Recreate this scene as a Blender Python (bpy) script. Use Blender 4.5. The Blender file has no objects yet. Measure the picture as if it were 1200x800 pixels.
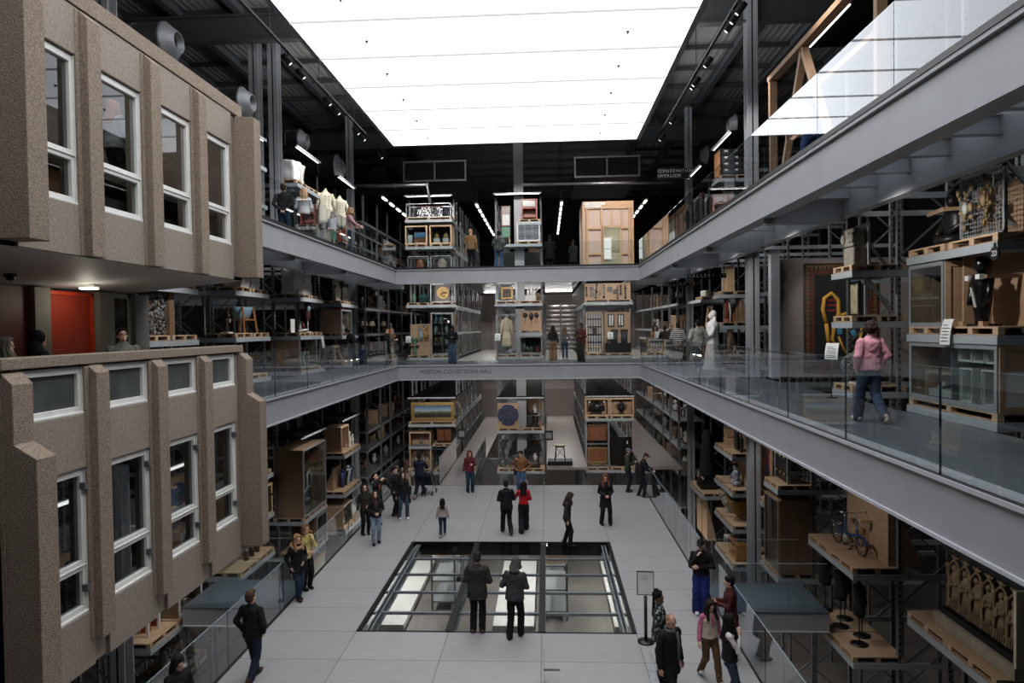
import bpy, bmesh, math, random
from mathutils import Vector, Matrix, noise
random.seed(7)
SC = bpy.context.scene
COL = SC.collection
PI = math.pi
# ------------------------------------------------------------------ camera numbers (1200 x 800 frame)
F, YAW, PITCH, ROLL, CZ = 780.154, .0520, .0207, -.0143, 6.8
_fw = Vector((-math.sin(YAW)*math.cos(PITCH), math.cos(YAW)*math.cos(PITCH), -math.sin(PITCH)))
_r0 = Vector((math.cos(YAW), math.sin(YAW), 0)); _u0 = _r0.cross(_fw)
_r = math.cos(ROLL)*_r0 + math.sin(ROLL)*_u0
_u = -math.sin(ROLL)*_r0 + math.cos(ROLL)*_u0
CAMP = Vector((0, 0, CZ))
def ray(px, py): return _fw + _r*((px-600)/F) - _u*((py-400)/F)
def on_x(px, py, X): d = ray(px, py); return CAMP + d*(X/d.x)
def on_y(px, py, Y): d = ray(px, py); return CAMP + d*(Y/d.y)
def on_z(px, py, Z): d = ray(px, py); return CAMP + d*((Z-CZ)/d.z)
cam_d = bpy.data.cameras.new('camera'); cam = bpy.data.objects.new('camera', cam_d); COL.objects.link(cam)
cam_d.sensor_width = 36; cam_d.lens = F/1200*36; cam_d.clip_end = 300; cam_d.clip_start = .05
cam.matrix_world = Matrix(((_r.x, _u.x, -_fw.x, 0), (_r.y, _u.y, -_fw.y, 0), (_r.z, _u.z, -_fw.z, CZ), (0, 0, 0, 1)))
SC.camera = cam
SC.view_settings.view_transform = 'Standard'; SC.view_settings.look = 'None'
SC.view_settings.gamma = 1; SC.view_settings.use_curve_mapping = False; SC.view_settings.exposure = 0
try:
    SC.cycles.use_denoising = True
    SC.cycles.max_bounces = 8; SC.cycles.transparent_max_bounces = 24; SC.cycles.glossy_bounces = 4
    SC.cycles.transmission_bounces = 8; SC.cycles.caustics_reflective = False; SC.cycles.caustics_refractive = False
    SC.cycles.sample_clamp_indirect = 4
except Exception: pass
# ------------------------------------------------------------------ materials
def lin(c): return tuple(((v/255)/12.92 if v/255 <= .04045 else ((v/255+.055)/1.055)**2.4) for v in c)
MATS = {}
def mat(name, rgb, rough=.6, metal=0, var=.12, scale=6, bump=0, bscale=40, stretch=None, spec=.5, sheen=0):
    """principled material with noise-driven colour variation and optional bump; rgb is sRGB 0-255"""
    if name in MATS: return MATS[name]
    m = bpy.data.materials.new(name); m.use_nodes = True; nt = m.node_tree; N = nt.nodes; L = nt.links
    b = N['Principled BSDF']; c = lin(rgb)
    b.inputs['Roughness'].default_value = rough; b.inputs['Metallic'].default_value = metal
    b.inputs['Specular IOR Level'].default_value = spec
    tc = N.new('ShaderNodeTexCoord'); mp = N.new('ShaderNodeMapping'); L.new(tc.outputs['Object'], mp.inputs[0])
    if stretch: mp.inputs['Scale'].default_value = stretch
    no = N.new('ShaderNodeTexNoise'); no.inputs['Scale'].default_value = scale; no.inputs['Detail'].default_value = 5
    L.new(mp.outputs[0], no.inputs['Vector'])
    rp = N.new('ShaderNodeValToRGB'); L.new(no.outputs['Fac'], rp.inputs[0])
    rp.color_ramp.elements[0].position = .3; rp.color_ramp.elements[1].position = .7
    rp.color_ramp.elements[0].color = (*[v*(1-var) for v in c], 1)
    rp.color_ramp.elements[1].color = (*[min(1, v*(1+var)) for v in c], 1)
    L.new(rp.outputs[0], b.inputs['Base Color'])
    if bump:
        n2 = N.new('ShaderNodeTexNoise'); n2.inputs['Scale'].default_value = bscale; n2.inputs['Detail'].default_value = 4
        L.new(mp.outputs[0], n2.inputs['Vector'])
        bp = N.new('ShaderNodeBump'); bp.inputs['Strength'].default_value = bump; bp.inputs['Distance'].default_value = .02
        L.new(n2.outputs['Fac'], bp.inputs['Height']); L.new(bp.outputs[0], b.inputs['Normal'])
    MATS[name] = m; return m
def glow(name, rgb, strength):
    if name in MATS: return MATS[name]
    m = bpy.data.materials.new(name); m.use_nodes = True; nt = m.node_tree
    for n in list(nt.nodes): nt.nodes.remove(n)
    e = nt.nodes.new('ShaderNodeEmission'); o = nt.nodes.new('ShaderNodeOutputMaterial')
    e.inputs[0].default_value = (*lin(rgb), 1); e.inputs[1].default_value = strength
    nt.links.new(e.outputs[0], o.inputs[0]); MATS[name] = m; return m
def glass(name, tint=(235, 242, 244), gain=1.0):
    """thin clear sheet: what is behind shows through, the surface mirrors by the angle"""
    if name in MATS: return MATS[name]
    m = bpy.data.materials.new(name); m.use_nodes = True; nt = m.node_tree; N = nt.nodes; L = nt.links
    for n in list(N): N.remove(n)
    o = N.new('ShaderNodeOutputMaterial'); mx = N.new('ShaderNodeMixShader'); t = N.new('ShaderNodeBsdfTransparent'); g = N.new('ShaderNodeBsdfGlossy')
    t.inputs[0].default_value = (*lin(tint), 1); g.inputs['Roughness'].default_value = .015; g.inputs[0].default_value = (.95, .97, 1, 1)
    fr = N.new('ShaderNodeFresnel'); fr.inputs[0].default_value = 1.5
    ml = N.new('ShaderNodeMath'); ml.operation = 'MULTIPLY'; ml.inputs[1].default_value = gain; ml.use_clamp = True
    L.new(fr.outputs[0], ml.inputs[0]); ge = N.new('ShaderNodeNewGeometry'); sb = N.new('ShaderNodeMath'); sb.operation = 'SUBTRACT'; sb.inputs[0].default_value = 1
    L.new(ge.outputs['Backfacing'], sb.inputs[1]); m2 = N.new('ShaderNodeMath'); m2.operation = 'MULTIPLY'; L.new(ml.outputs[0], m2.inputs[0]); L.new(sb.outputs[0], m2.inputs[1]); L.new(m2.outputs[0], mx.inputs[0]); L.new(t.outputs[0], mx.inputs[1]); L.new(g.outputs[0], mx.inputs[2])
    L.new(mx.outputs[0], o.inputs[0]); MATS[name] = m; return m
# ------------------------------------------------------------------ mesh builder
class MB:
    def __init__(s): s.v = []; s.f = []; s.m = []; s.cur = 0; s.sm = []
    def add(s, vs, fs, smooth=False):
        k = len(s.v); s.v += [tuple(v) for v in vs]
        for f in fs: s.f.append([i+k for i in f]); s.m.append(s.cur); s.sm.append(smooth)
        return s
    def box(s, x0, x1, y0, y1, z0, z1):
        if x0 > x1: x0, x1 = x1, x0
        if y0 > y1: y0, y1 = y1, y0
        if z0 > z1: z0, z1 = z1, z0
        return s.add([(x0,y0,z0),(x1,y0,z0),(x1,y1,z0),(x0,y1,z0),(x0,y0,z1),(x1,y0,z1),(x1,y1,z1),(x0,y1,z1)],
              [(0,3,2,1),(4,5,6,7),(0,1,5,4),(1,2,6,5),(2,3,7,6),(3,0,4,7)])
    def cbox(s, c, sx, sy, sz): return s.box(c[0]-sx/2, c[0]+sx/2, c[1]-sy/2, c[1]+sy/2, c[2], c[2]+sz)
    def bar(s, p, q, w, h=None, up=(0,0,1)):
        """square bar from p to q"""
        h = h or w; p = Vector(p); q = Vector(q); d = (q-p).normalized(); up = Vector(up)
        if abs(d.dot(up)) > .97: up = Vector((0, 1, 0))
        a = d.cross(up).normalized(); b = a.cross(d).normalized(); vs = []
        for c in (p, q):
            for i, j in ((-1,-1),(1,-1),(1,1),(-1,1)): vs.append(c + a*(i*w/2) + b*(j*h/2))
        return s.add(vs, [(0,1,2,3),(7,6,5,4),(0,4,5,1),(1,5,6,2),(2,6,7,3),(3,7,4,0)])
    def tube(s, pts, r, n=8, closed=False, r2=None):
        pts = [Vector(p) for p in pts]; vs = []; fs = []; m = len(pts); prev = None
        for i, p in enumerate(pts):
            a = pts[i-1] if (i or closed) else pts[0]; b = pts[(i+1) % m] if (i < m-1 or closed) else pts[-1]
            d = (b-a).normalized()
            if prev is None:
                up = Vector((0,0,1)) if abs(d.z) < .9 else Vector((0,1,0)); e = d.cross(up).normalized()
            else: e = (prev - d*prev.dot(d)).normalized()
            prev = e; g = d.cross(e); rr = r[i] if isinstance(r, (list, tuple)) else r
            for k in range(n): t = 2*PI*k/n; vs.append(p + e*(rr*math.cos(t)) + g*(rr*math.sin(t)))
        for i in range(m if closed else m-1):
            j = (i+1) % m
            for k in range(n): l = (k+1) % n; fs.append((i*n+k, i*n+l, j*n+l, j*n+k))
        if not closed: fs.append(tuple(range(n))[::-1]); fs.append(tuple((m-1)*n+k for k in range(n)))
        return s.add(vs, fs, True)
    def lathe(s, prof, n=20, c=(0,0,0), sx=1, sy=1):
        vs = []; fs = []; m = len(prof)
        for r, z in prof:
            for k in range(n): t = 2*PI*k/n; vs.append((c[0]+r*sx*math.cos(t), c[1]+r*sy*math.sin(t), c[2]+z))
        for i in range(m-1):
            for k in range(n): l = (k+1) % n; fs.append((i*n+k, i*n+l, (i+1)*n+l, (i+1)*n+k))
        fs.append(tuple(range(n))[::-1]); fs.append(tuple((m-1)*n+k for k in range(n)))
        return s.add(vs, fs, True)
    def disc_y(s, c, r, th, n=28, r_in=0):
        """round plate whose axis is y"""
        prof = [(r_in, 0), (r, 0), (r, th), (r_in, th)]; vs = []; fs = []
        for q, y in prof:
            for k in range(n): t = 2*PI*k/n; vs.append((c[0]+q*math.cos(t), c[1]+y, c[2]+q*math.sin(t)))
        for i in range(4):
            for k in range(n): l = (k+1) % n; j = (i+1) % 4; fs.append((i*n+k, j*n+k, j*n+l, i*n+l))
        return s.add(vs, fs)
    def ball(s, c, rx, ry=None, rz=None, n=12, m=8):
        ry = ry or rx; rz = rz or rx; vs = []; fs = []
        for i in range(1, m):
            a = PI*i/m
            for k in range(n): t = 2*PI*k/n; vs.append((c[0]+rx*math.sin(a)*math.cos(t), c[1]+ry*math.sin(a)*math.sin(t), c[2]+rz*math.cos(a)))
        vs += [(c[0], c[1], c[2]+rz), (c[0], c[1], c[2]-rz)]; T = len(vs)-2
        for i in range(m-2):
            for k in range(n): l = (k+1) % n; fs.append((i*n+k, (i+1)*n+k, (i+1)*n+l, i*n+l))
        for k in range(n): l = (k+1) % n; fs.append((T, k, l)); fs.append((T+1, (m-2)*n+l, (m-2)*n+k))
        return s.add(vs, fs, True)
    def prism(s, poly, axis, a, b):
        """poly: 2-d outline (counter-clockwise) extruded along axis 'x','y' or 'z' from a to b"""
        n = len(poly)
        def P(p, t): return (t, p[0], p[1]) if axis == 'x' else (p[0], t, p[1]) if axis == 'y' else (p[0], p[1], t)
        vs = [P(p, a) for p in poly] + [P(p, b) for p in poly]
        fs = [tuple(range(n))[::-1], tuple(range(n, 2*n))] + [(i, (i+1) % n, n+(i+1) % n, n+i) for i in range(n)]
        return s.add(vs, fs)
    def rot(s, k, M):
        """transform every vertex from index k on by matrix M"""
        for i in range(k, len(s.v)): s.v[i] = tuple(M @ Vector(s.v[i]))
        return s
    def noise(s, k, amp, sc, seed=0):
        for i in range(k, len(s.v)):
            v = Vector(s.v[i]); s.v[i] = tuple(v + noise.noise_vector(v*sc + Vector((seed, seed*1.7, 0)))*amp)
        return s
    def build(s, name, m, parent=None, bevel=0, fix=True):
        me = bpy.data.meshes.new(name); me.from_pydata(s.v, [], s.f)
        for mm in (m if isinstance(m, (list, tuple)) else [m]): me.materials.append(mm)
        me.polygons.foreach_set('material_index', s.m); me.polygons.foreach_set('use_smooth', s.sm)
        if fix:
            bm = bmesh.new(); bm.from_mesh(me); bmesh.ops.recalc_face_normals(bm, faces=bm.faces); bm.to_mesh(me); bm.free()
        o = bpy.data.objects.new(name, me); COL.objects.link(o)
        if parent: o.parent = parent
        if bevel:
            b = o.modifiers.new('bevel', 'BEVEL'); b.width = bevel; b.segments = 2; b.limit_method = 'ANGLE'
        return o
def tag(o, label, cat, group=None, kind=None):
    o['label'] = label; o['category'] = cat
    if group: o['group'] = group
    if kind: o['kind'] = kind
    return o
def thing(name, label, cat, loc=(0,0,0), rz=0, group=None):
    o = bpy.data.objects.new(name, None); COL.objects.link(o); o.location = loc; o.rotation_euler = (0, 0, rz); o.empty_display_size = .1
    return tag(o, label, cat, group)
def struct(name, mb, m, bevel=0):
    o = mb.build(name, m, None, bevel); o['kind'] = 'structure'; return o
def clone(root, loc, rz, label=None, group=None):
    r = root.copy(); COL.objects.link(r); r.location = loc; r.rotation_euler = (0, 0, rz)
    if label: r['label'] = label
    if group: r['group'] = group
    for ch in list(root.children):
        c = ch.copy(); COL.objects.link(c); c.parent = r
        for g in ch.children:
            d = g.copy(); COL.objects.link(d); d.parent = c
    return r
FONT5 = {  # 5x7 dot letters for the lit signs
 'A':'01110 10001 10001 11111 10001 10001 10001','C':'01111 10000 10000 10000 10000 10000 01111','D':'11110 10001 10001 10001 10001 10001 11110',
 'E':'11111 10000 10000 11110 10000 10000 11111'}
TXT = {}
def text_obj(name, s, size, m, parent=None, loc=(0,0,0), rot=(PI/2,0,0), depth=.004, align='CENTER'):
    key = (s, size, depth, m.name)
    if key not in TXT:
        cu = bpy.data.curves.new(name, 'FONT'); cu.body = s; cu.size = size; cu.extrude = depth; cu.align_x = align; cu.align_y = 'CENTER'
        o = bpy.data.objects.new(name, cu); me = o.to_mesh().copy() if False else None
        COL.objects.link(o); dg = bpy.context.evaluated_depsgraph_get(); me = bpy.data.meshes.new_from_object(o.evaluated_get(dg))
        bpy.data.objects.remove(o); me.materials.clear(); me.materials.append(m); TXT[key] = me
    o = bpy.data.objects.new(name, TXT[key]); COL.objects.link(o); o.location = loc; o.rotation_euler = rot
    if parent: o.parent = parent
    return o
# ================================================================== materials of the setting
m_conc = mat('rough concrete', (138,121,105), .9, var=.34, scale=34, bump=.9, bscale=55)
m_conc_s = mat('smooth concrete panel', (142,129,116), .85, var=.2, scale=22, bump=.3, bscale=30)
m_frame = mat('off white painted frame', (222,220,214), .45, var=.05)
m_steel = mat('grey painted steel', (152,152,155), .48, var=.05, scale=2, bump=.05, bscale=90)
m_lip = mat('pale steel trim', (176,177,182), .35, var=.04)
m_dsteel = mat('dark steel', (62,63,65), .5, var=.1)
m_black = mat('black metal', (16,16,17), .45, var=.1)
m_roof = mat('dark roof sheeting', (124,121,118), .7, var=.12, scale=1.2, stretch=(1,6,1))
m_dark = mat('charcoal wall', (34,33,34), .85, var=.15, scale=2)
m_galv = mat('galvanised steel', (150,151,152), .38, metal=.75, var=.14, scale=14)
m_glass = glass('clear balustrade glass', (248,251,251), 1.75)
m_gedge = mat('green glass edge', (44,62,72), .2, var=.02)
m_gtop = mat('polished glass edge', (150,164,170), .15, var=.02)
m_pane = glass('window glass', (205,209,211), .85)
m_walk = mat('dark walkway plate', (92,97,101), .32, var=.12, scale=5, bump=.25, bscale=18, stretch=(2.5,18,1))
m_bridge = mat('blue grey walkway plate', (84,94,101), .35, var=.14, scale=6, bump=.2, bscale=16, stretch=(14,2,1))
m_corr = mat('corridor floor', (150,142,138), .35, var=.08, scale=2)
m_wallp = mat('pale plaster wall', (172,163,160), .8, var=.05, scale=1)
m_led = glow('led strip', (255,250,244), 5)
m_led_s = glow('soft led strip', (255,250,246), 2.2)
m_sky = glow('luminous ceiling membrane', (246,250,255), 3.5)
m_text = mat('dark lettering', (34,34,38), .5, var=.02)
# floor tiles
m_tile = mat('pale grey floor tiles', (158,155,154), .5, var=.06, scale=2.2, stretch=(1,7,1), bump=.06, bscale=30)
nt = m_tile.node_tree; N = nt.nodes; L = nt.links; b = N['Principled BSDF']
tc = N.new('ShaderNodeTexCoord'); mp = N.new('ShaderNodeMapping'); mp.inputs['Location'].default_value = (4.374, -14.68+1.264*20, 0)
L.new(tc.outputs['Object'], mp.inputs[0]); bk = N.new('ShaderNodeTexBrick'); bk.offset = 0; bk.squash = 1
bk.inputs['Scale'].default_value = 1; bk.inputs['Brick Width'].default_value = 2.0904; bk.inputs['Row Height'].default_value = 1.264
bk.inputs['Mortar Size'].default_value = .009; bk.inputs['Mortar Smooth'].default_value = 0
bk.inputs['Color1'].default_value = (1,1,1,1); bk.inputs['Color2'].default_value = (.9,.9,.9,1); bk.inputs['Mortar'].default_value = (.38,.38,.38,1)
L.new(mp.outputs[0], bk.inputs['Vector']); mu = N.new('ShaderNodeMix'); mu.data_type = 'RGBA'; mu.blend_type = 'MULTIPLY'; mu.inputs[0].default_value = 1
src = b.inputs['Base Color'].links[0].from_socket; L.new(src, mu.inputs[6]); L.new(bk.outputs['Color'], mu.inputs[7]); L.new(mu.outputs[2], b.inputs['Base Color'])

# ================================================================== hall dimensions
XL, XR = -6.63, 4.08              # edges of the upper galleries
FL, FR = -6.48, 3.96              # edges of the hall platform
YB = 29.25                        # back edge beam
Z2, Z3 = 5.15, 9.45               # gallery floors
RL, RR = -9.2, 6.62               # faces of the side racks
YR = 34.3                         # faces of the back racks
OX0, OX1, OY0, OY1 = -4.374, 1.897, 14.68, 21.0
# ---- shell
struct('wall_left', MB().box(-19,-18.8,-6,58,-5.4,18), m_dark)
struct('wall_right', MB().box(18,18.2,-6,58,-5.4,18), m_dark)
struct('wall_far', MB().box(-19,18.2,56,56.2,-5.4,18), m_dark)
struct('wall_near', MB().box(-19,18.2,-6.2,-6,-5.4,18), m_dark)
struct('floor', MB().box(-19,18.2,-6.2,58,-5.6,-5.4), mat('lower store floor', (112,106,101), .45, var=.08, scale=1))
# pale end walls seen down the corridors
mb = MB(); mb.box(-9.0,8.5,51,51.2,-5.4,9.3)
struct('wall_back', mb, m_wallp)
mb = MB(); mb.box(-9,8.5,50.9,50.99,-.2,2.1); struct('trim_14', mb, mat('wall panel plates', (150,141,136), .3, var=.05, metal=.3))
mb = MB()
mb.box(-4.2,-4.12,50.9,51,5.15,7.9); mb.box(-2.9,-2.82,50.9,51,5.15,7.9); mb.box(-4.2,-2.82,50.9,51,7.9,8.0); mb.box(-4.12,-2.9,50.93,51,5.15,7.9)
struct('door_1', mb, mat('pale door', (166,158,155), .6, var=.03))
# roof
mb = MB(); mb.box(-19,18.2,-6,58,17.6,17.8)
for i in range(150):
    x = -18.9+i*.247; 
    mb.box(x, x+.1, -6, 57, 17.575, 17.6)
struct('ceiling', mb, m_roof)
mb = MB()
for x in (-16.2,-14.1,-12,-9.9,-7.8,5.2,7.3,9.4,11.5,13.6):
    mb.box(x-.12,x+.12,-5,56,17.16,17.2); mb.box(x-.03,x+.03,-5,56,17.2,17.5); mb.box(x-.12,x+.12,-5,56,17.5,17.54)
struct('trim_1', mb, m_dsteel)
mb = MB()
for y in (9.0, 21.6, 34.9, 47):
    for a, c in ((-18.8, -6.9), (4.3, 18)):
        mb.box(a,c,y-.15,y+.15,16.3,16.36); mb.box(a,c,y-.03,y+.03,16.36,17.1); mb.box(a,c,y-.15,y+.15,17.1,17.16)
struct('trim_2', mb, m_dsteel)
mb = MB()
for y in [3+2.1*k for k in range(25)]:
    mb.box(-18.8,-6.8,y-.05,y+.05,17.36,17.53); mb.box(4.2,18,y-.05,y+.05,17.36,17.53)
    if y > 30: mb.box(-6.8,4.2,y-.05,y+.05,17.36,17.53)
struct('trim_3', mb, m_dsteel)
# ---- luminous skylight
sk = thing('skylight', 'huge white luminous skylight over the middle of the hall', 'skylight', (-1.3, 16, 14.8))
def rel(mb, o): return mb.rot(0, Matrix.Translation(-Vector(o)))
o = (-1.3,16,14.8)
mb = MB()
ys = [.6+2.36*k for k in range(13)]; ys = [28.92-2.36*k for k in range(13)][::-1]
for a, c in zip(ys, ys[1:]): mb.box(-6.55,3.95,a+.012,c-.012,14.8,14.83)
rel(mb,o).build('membrane', m_sky, sk)
mb = MB()
for y in ys[1:-1]: mb.box(-6.55,3.95,y-.02,y+.02,14.75,14.85)
rel(mb,o).build('seam', glow('membrane seam',(250,252,255),.72), sk)
mb = MB()
for x0, x1 in ((-6.68,-6.55),(3.95,4.12)): mb.box(x0,x1,ys[0],29.0,14.79,15.15)
mb.box(-6.68,4.12,28.92,29.0,14.79,15.15); mb.box(-6.68,4.12,ys[0]-.1,ys[0],14.79,15.15); mb.box(-6.6,4.0,ys[0],28.95,15.15,15.2)
rel(mb,o).build('edge_frame', mat('skylight edge frame',(120,121,124),.5), sk)
for y in [27.8-2.36*k for k in range(6)]:
    for x in (-4.86, 2.31):
        mb = MB(); mb.lathe([(.02,.0),(.045,.0),(.05,-.03),(.02,-.05),(.025,-.08),(.005,-.09)], 10, (x,y,14.79)); rel(mb,o).build('sprinkler', m_dsteel, sk)
# hangers from the roof
mb = MB()
for x in (-6.2,-1.3,3.6):
    for y in (6,12,18,24,28.6): mb.box(x-.05,x+.05,y-.05,y+.05,15.2,17.6)
struct('trim_4', mb, m_dsteel)
# ---- platform with its opening
mb = MB()
for x0,x1,y0,y1 in ((FL,OX0,5,28.6),(OX1,FR,5,28.6),(OX0,OX1,5,OY0),(OX0,OX1,OY1,28.6)): mb.box(x0,x1,y0,y1,-.03,0)
struct('floor_hall', mb, m_tile)
mb = MB(); z0, z1 = -.5, -.03
for x0,x1,y0,y1 in ((FL,OX0-.2,5,28.55),(OX1+.2,FR,5,28.55),(OX0,OX1,5,OY0-.2),(OX0,OX1,OY1+.2,28.55)): mb.box(x0,x1,y0,y1,z0,z1)
struct('trim_5', mb, m_dsteel)
mb = MB()
for x0,x1 in ((FL-.06,FL),(FR,FR+.06)): mb.box(x0,x1,5,28.6,-.35,.02)
mb.box(FL-.06,-4.76,28.6,28.66,-.3,.015); mb.box(-3.2,FR+.06,28.6,28.66,-.3,.015)
struct('trim_6', mb, m_black)
# glass floor: three long panels in black frames, steel beams below
gf = thing('glass_floor', 'black-framed walk-on glass floor opening with three long panels', 'glass floor', (OX0,OY0,0))
o = (OX0,OY0,0); w = (OX1-OX0)/3
mb = MB()
for x in (OX0+.03, OX0+w, OX0+2*w, OX1-.03): mb.box(x-(.08 if OX0+.1<x<OX1-.1 else .045),x+(.08 if OX0+.1<x<OX1-.1 else .045),OY0,OY1,-.06,.006)
mb.box(OX0,OX1,OY0,OY0+.06,-.06,.006); mb.box(OX0,OX1,OY1-.06,OY1,-.06,.006)
rel(mb,o).build('frame', m_black, gf)
for k in range(3):
    mb = MB(); mb.box(OX0+w*k+.075,OX0+w*(k+1)-.075,OY0+.06,OY1-.06,-.03,-.006); rel(mb,o).build('glass_panel', glass('walk-on glass',(240,243,243),.5), gf)
for x in (OX0+.2, OX0+w, OX0+2*w, OX1-.2): mb = MB(); mb.box(x-.07,x+.07,OY0,OY1,-.12,-.09); mb.box(x-.02,x+.02,OY0,OY1,-.34,-.09); mb.box(x-.07,x+.07,OY0,OY1,-.36,-.34); rel(mb,o).build('beam', m_steel, gf)
pass
for k in range(1,5):
    y = OY0+k*(OY1-OY0)/5; mb = MB(); mb.box(OX0,OX1,y-.035,y+.035,-.15,-.09); rel(mb,o).build('cross_beam', m_steel, gf)
# ---- edge beams of the galleries
def fascia(n, axis, c, a, b, zt, zb, out, dark_top):
    """channel beam along 'x' or 'y' at coordinate c, from a to b; out = which side faces the hall"""
    mb = MB()
    def bx(d0, d1, z0, z1):
        p, q = c+out*d0, c+out*d1
        if axis == 'y': mb.box(p,q,a,b,z0,z1)
        else: mb.box(a,b,p,q,z0,z1)
    mb.cur = 0; bx(-.03,0,zb,zt); bx(-.3,.0,zb-.012,zb)
    mb.cur = 1; bx(-.05,.035,zb-.03,zb+.01); bx(-.28,.05,zt-.015,zt+.035)
    mb.cur = 2
    if dark_top: bx(-.2,.06,zt+.035,zt+.11)
    struct('trim_%d' % n, mb, [m_steel, m_lip if not dark_top else m_steel, m_black])
for n, z, h, dk in ((20, 9.4, .585, True), (30, 5.165, .61, False)):
    fascia(n, 'y', XR, -2, YB, z, z-h, -1, dk)
    fascia(n+1, 'y', XL, 14.3, YB, z, z-h, 1, dk)
    fascia(n+2, 'x', YB, XL, XR, z, z-h, -1, dk)
# hall name on the middle beam
t = text_obj('lettering', 'WESTON COLLECTIONS HALL', .245, m_text, None, loc=(0,0,0))
a = on_y(492,436.5,YB-.002); c = on_y(577,434.5,YB-.002); wd = t.dimensions.x
t.scale = ((c.x-a.x)/wd,1,1); t.location = ((a.x+c.x)/2, YB-.004, (a.z+c.z)/2)
tag(t, 'dark capital lettering naming the hall on the grey beam', 'lettering')
# ---- gallery floors
def slab(n, x0, x1, y0, y1, z, m, t=.12): struct(n, MB().box(x0,x1,y0,y1,z-t,z), m)
slab('floor_right_middle', XR+.06, RR-.02, -2, 33.9, Z2, m_walk)
slab('floor_left_middle', RL+.02, XL-.06, 14.4, 33.9, Z2, m_walk)
slab('floor_back_middle', XL-.05, XR+.05, YB+.08, 33.9, Z2, m_walk)
slab('floor_right_rear', RR, 16, 17.6, 19.1, Z2, m_walk)
m_grate = mat('pale grating', (150,158,165), .35, var=.1, scale=4)
nt = m_grate.node_tree; tr = nt.nodes.new('ShaderNodeBsdfTranslucent'); tr.inputs[0].default_value = (.82,.88,.93,1); mxg = nt.nodes.new('ShaderNodeMixShader'); mxg.inputs[0].default_value = .85
nt.links.new(nt.nodes['Principled BSDF'].outputs[0], mxg.inputs[1]); nt.links.new(tr.outputs[0], mxg.inputs[2]); nt.links.new(mxg.outputs[0], nt.nodes['Material Output'].inputs[0])
def grating(name, x0, x1, y0, y1, z):
    mb = MB(); vs = []; y = y0; pr = []
    while y < y1-.12: pr += [(y,z-.02),(y+.035,z-.02),(y+.06,z-.055),(y+.095,z-.055)]; y += .12
    for q, zz in pr: vs += [(x0,q,zz),(x1,q,zz)]
    mb.add(vs,[(2*i,2*i+1,2*i+3,2*i+2) for i in range(len(pr)-1)]); struct(name, mb, m_grate)
grating('floor_right_upper', XR+.06, 5.64, -2, 33.9, Z3)
grating('floor_left_upper', -8.19, XL-.06, 14.4, 33.9, Z3)
grating('floor_back_upper', XL-.05, XR+.05, YB+.08, 33.9, Z3)
slab('floor_right_strip', 5.66, RR-.02, -2, 33.9, Z3, m_walk, .05); slab('floor_left_strip', RL+.02, -8.21, 14.4, 33.9, Z3, m_walk, .05)
for z, nm in ((Z2,'middle'),(Z3,'upper')):
    for i,(x0,x1) in enumerate(((-4.72,-2.6),(-.06,1.86),(4.6,6.5),(-9.1,-7.4))): slab('floor_corridor_%s_%s' % (nm,('a','b','c','d')[i]), x0, x1, 33.9, 51, z, m_corr if z == Z2 else m_walk)
slab('floor_corridor_hall_a', -4.72, -3.24, 28.66, 51, 0, m_corr)
slab('floor_corridor_hall_b', -.08, 1.9, 32.2, 51, 0, m_corr)
slab('floor_corridor_hall_c', 4.55, 6.4, 32.2, 51, 0, m_corr)
# under the galleries: inner beams and cross beams
k = 40
for z in (9.4, 5.165):
    for x, y0, y1 in ((5.65,-2,33.9), (-8.2,14.4,33.9)):
        mb = MB(); mb.box(x-.02,x+.02,y0,y1,z-.59,z-.03); mb.box(x-.1,x+.1,y0,y1,z-.61,z-.59)
        struct('trim_%d' % k, mb, m_steel); k += 1
    mb = MB()
    y = -1.6
    while y < 33:
        for x0, x1, ya in ((XR+.06,5.63,-2),(-8.18,XL-.05,14.4)):
            if y > ya: mb.box(x0,x1,y-.07,y+.07,z-.3,z-.28); mb.box(x0,x1,y-.015,y+.015,z-.28,z-.07); mb.box(x0,x1,y-.07,y+.07,z-.07,z-.06)
        y += 1.02
    struct('trim_%d' % k, mb, m_steel); k += 1
    mb = MB()
    for y in (12.9, 17.55, 22.1, 26.7, 31):
        for x0, x1, ya in ((XR+.06,5.63,-2),(-8.18,XL-.05,14.4)):
            if y > ya: mb.box(x0,x1,y-.02,y+.02,z-.7,z-.06); mb.box(x0,x1,y-.1,y+.1,z-.72,z-.7)
    for x in (-4.8,-2.5,-.1,1.9): mb.box(x-.02,x+.02,YB+.05,33.9,z-.5,z-.06)
    struct('trim_%d' % k, mb, m_steel); k += 1
# ---- columns
def column(n, x, y, z0, z1, w=.34):
    mb = MB(); mb.box(x-w/2,x+w/2,y-w/2,y-w/2+.03,z0,z1); mb.box(x-w/2,x+w/2,y+w/2-.03,y+w/2,z0,z1); mb.box(x-.02,x+.02,y-w/2,y+w/2,z0,z1)
    struct('trim_%d' % n, mb, m_steel)
column(60, 6.5, 21.4, -5.4, 17.2); column(61, -9.45, 23.15, 9.45, 17.2); column(62, -9.5, 32.3, -5.4, 17.2, .3)
column(64, 6.9, 32.5, -5.4, 17.2, .3); column(65, -9.6, 14.3, -5.4, 17.2); column(67, -9.95, 22.75, 9.45, 17.2); struct('floor_left_column_foot', MB().box(-10.3,-9.2,22.4,23.5,9.33,9.45), m_walk)
mb = MB(); mb.box(-1.62,-1.12,35.0,35.3,-5.4,17.2); struct('trim_66', mb, m_steel)
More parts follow.
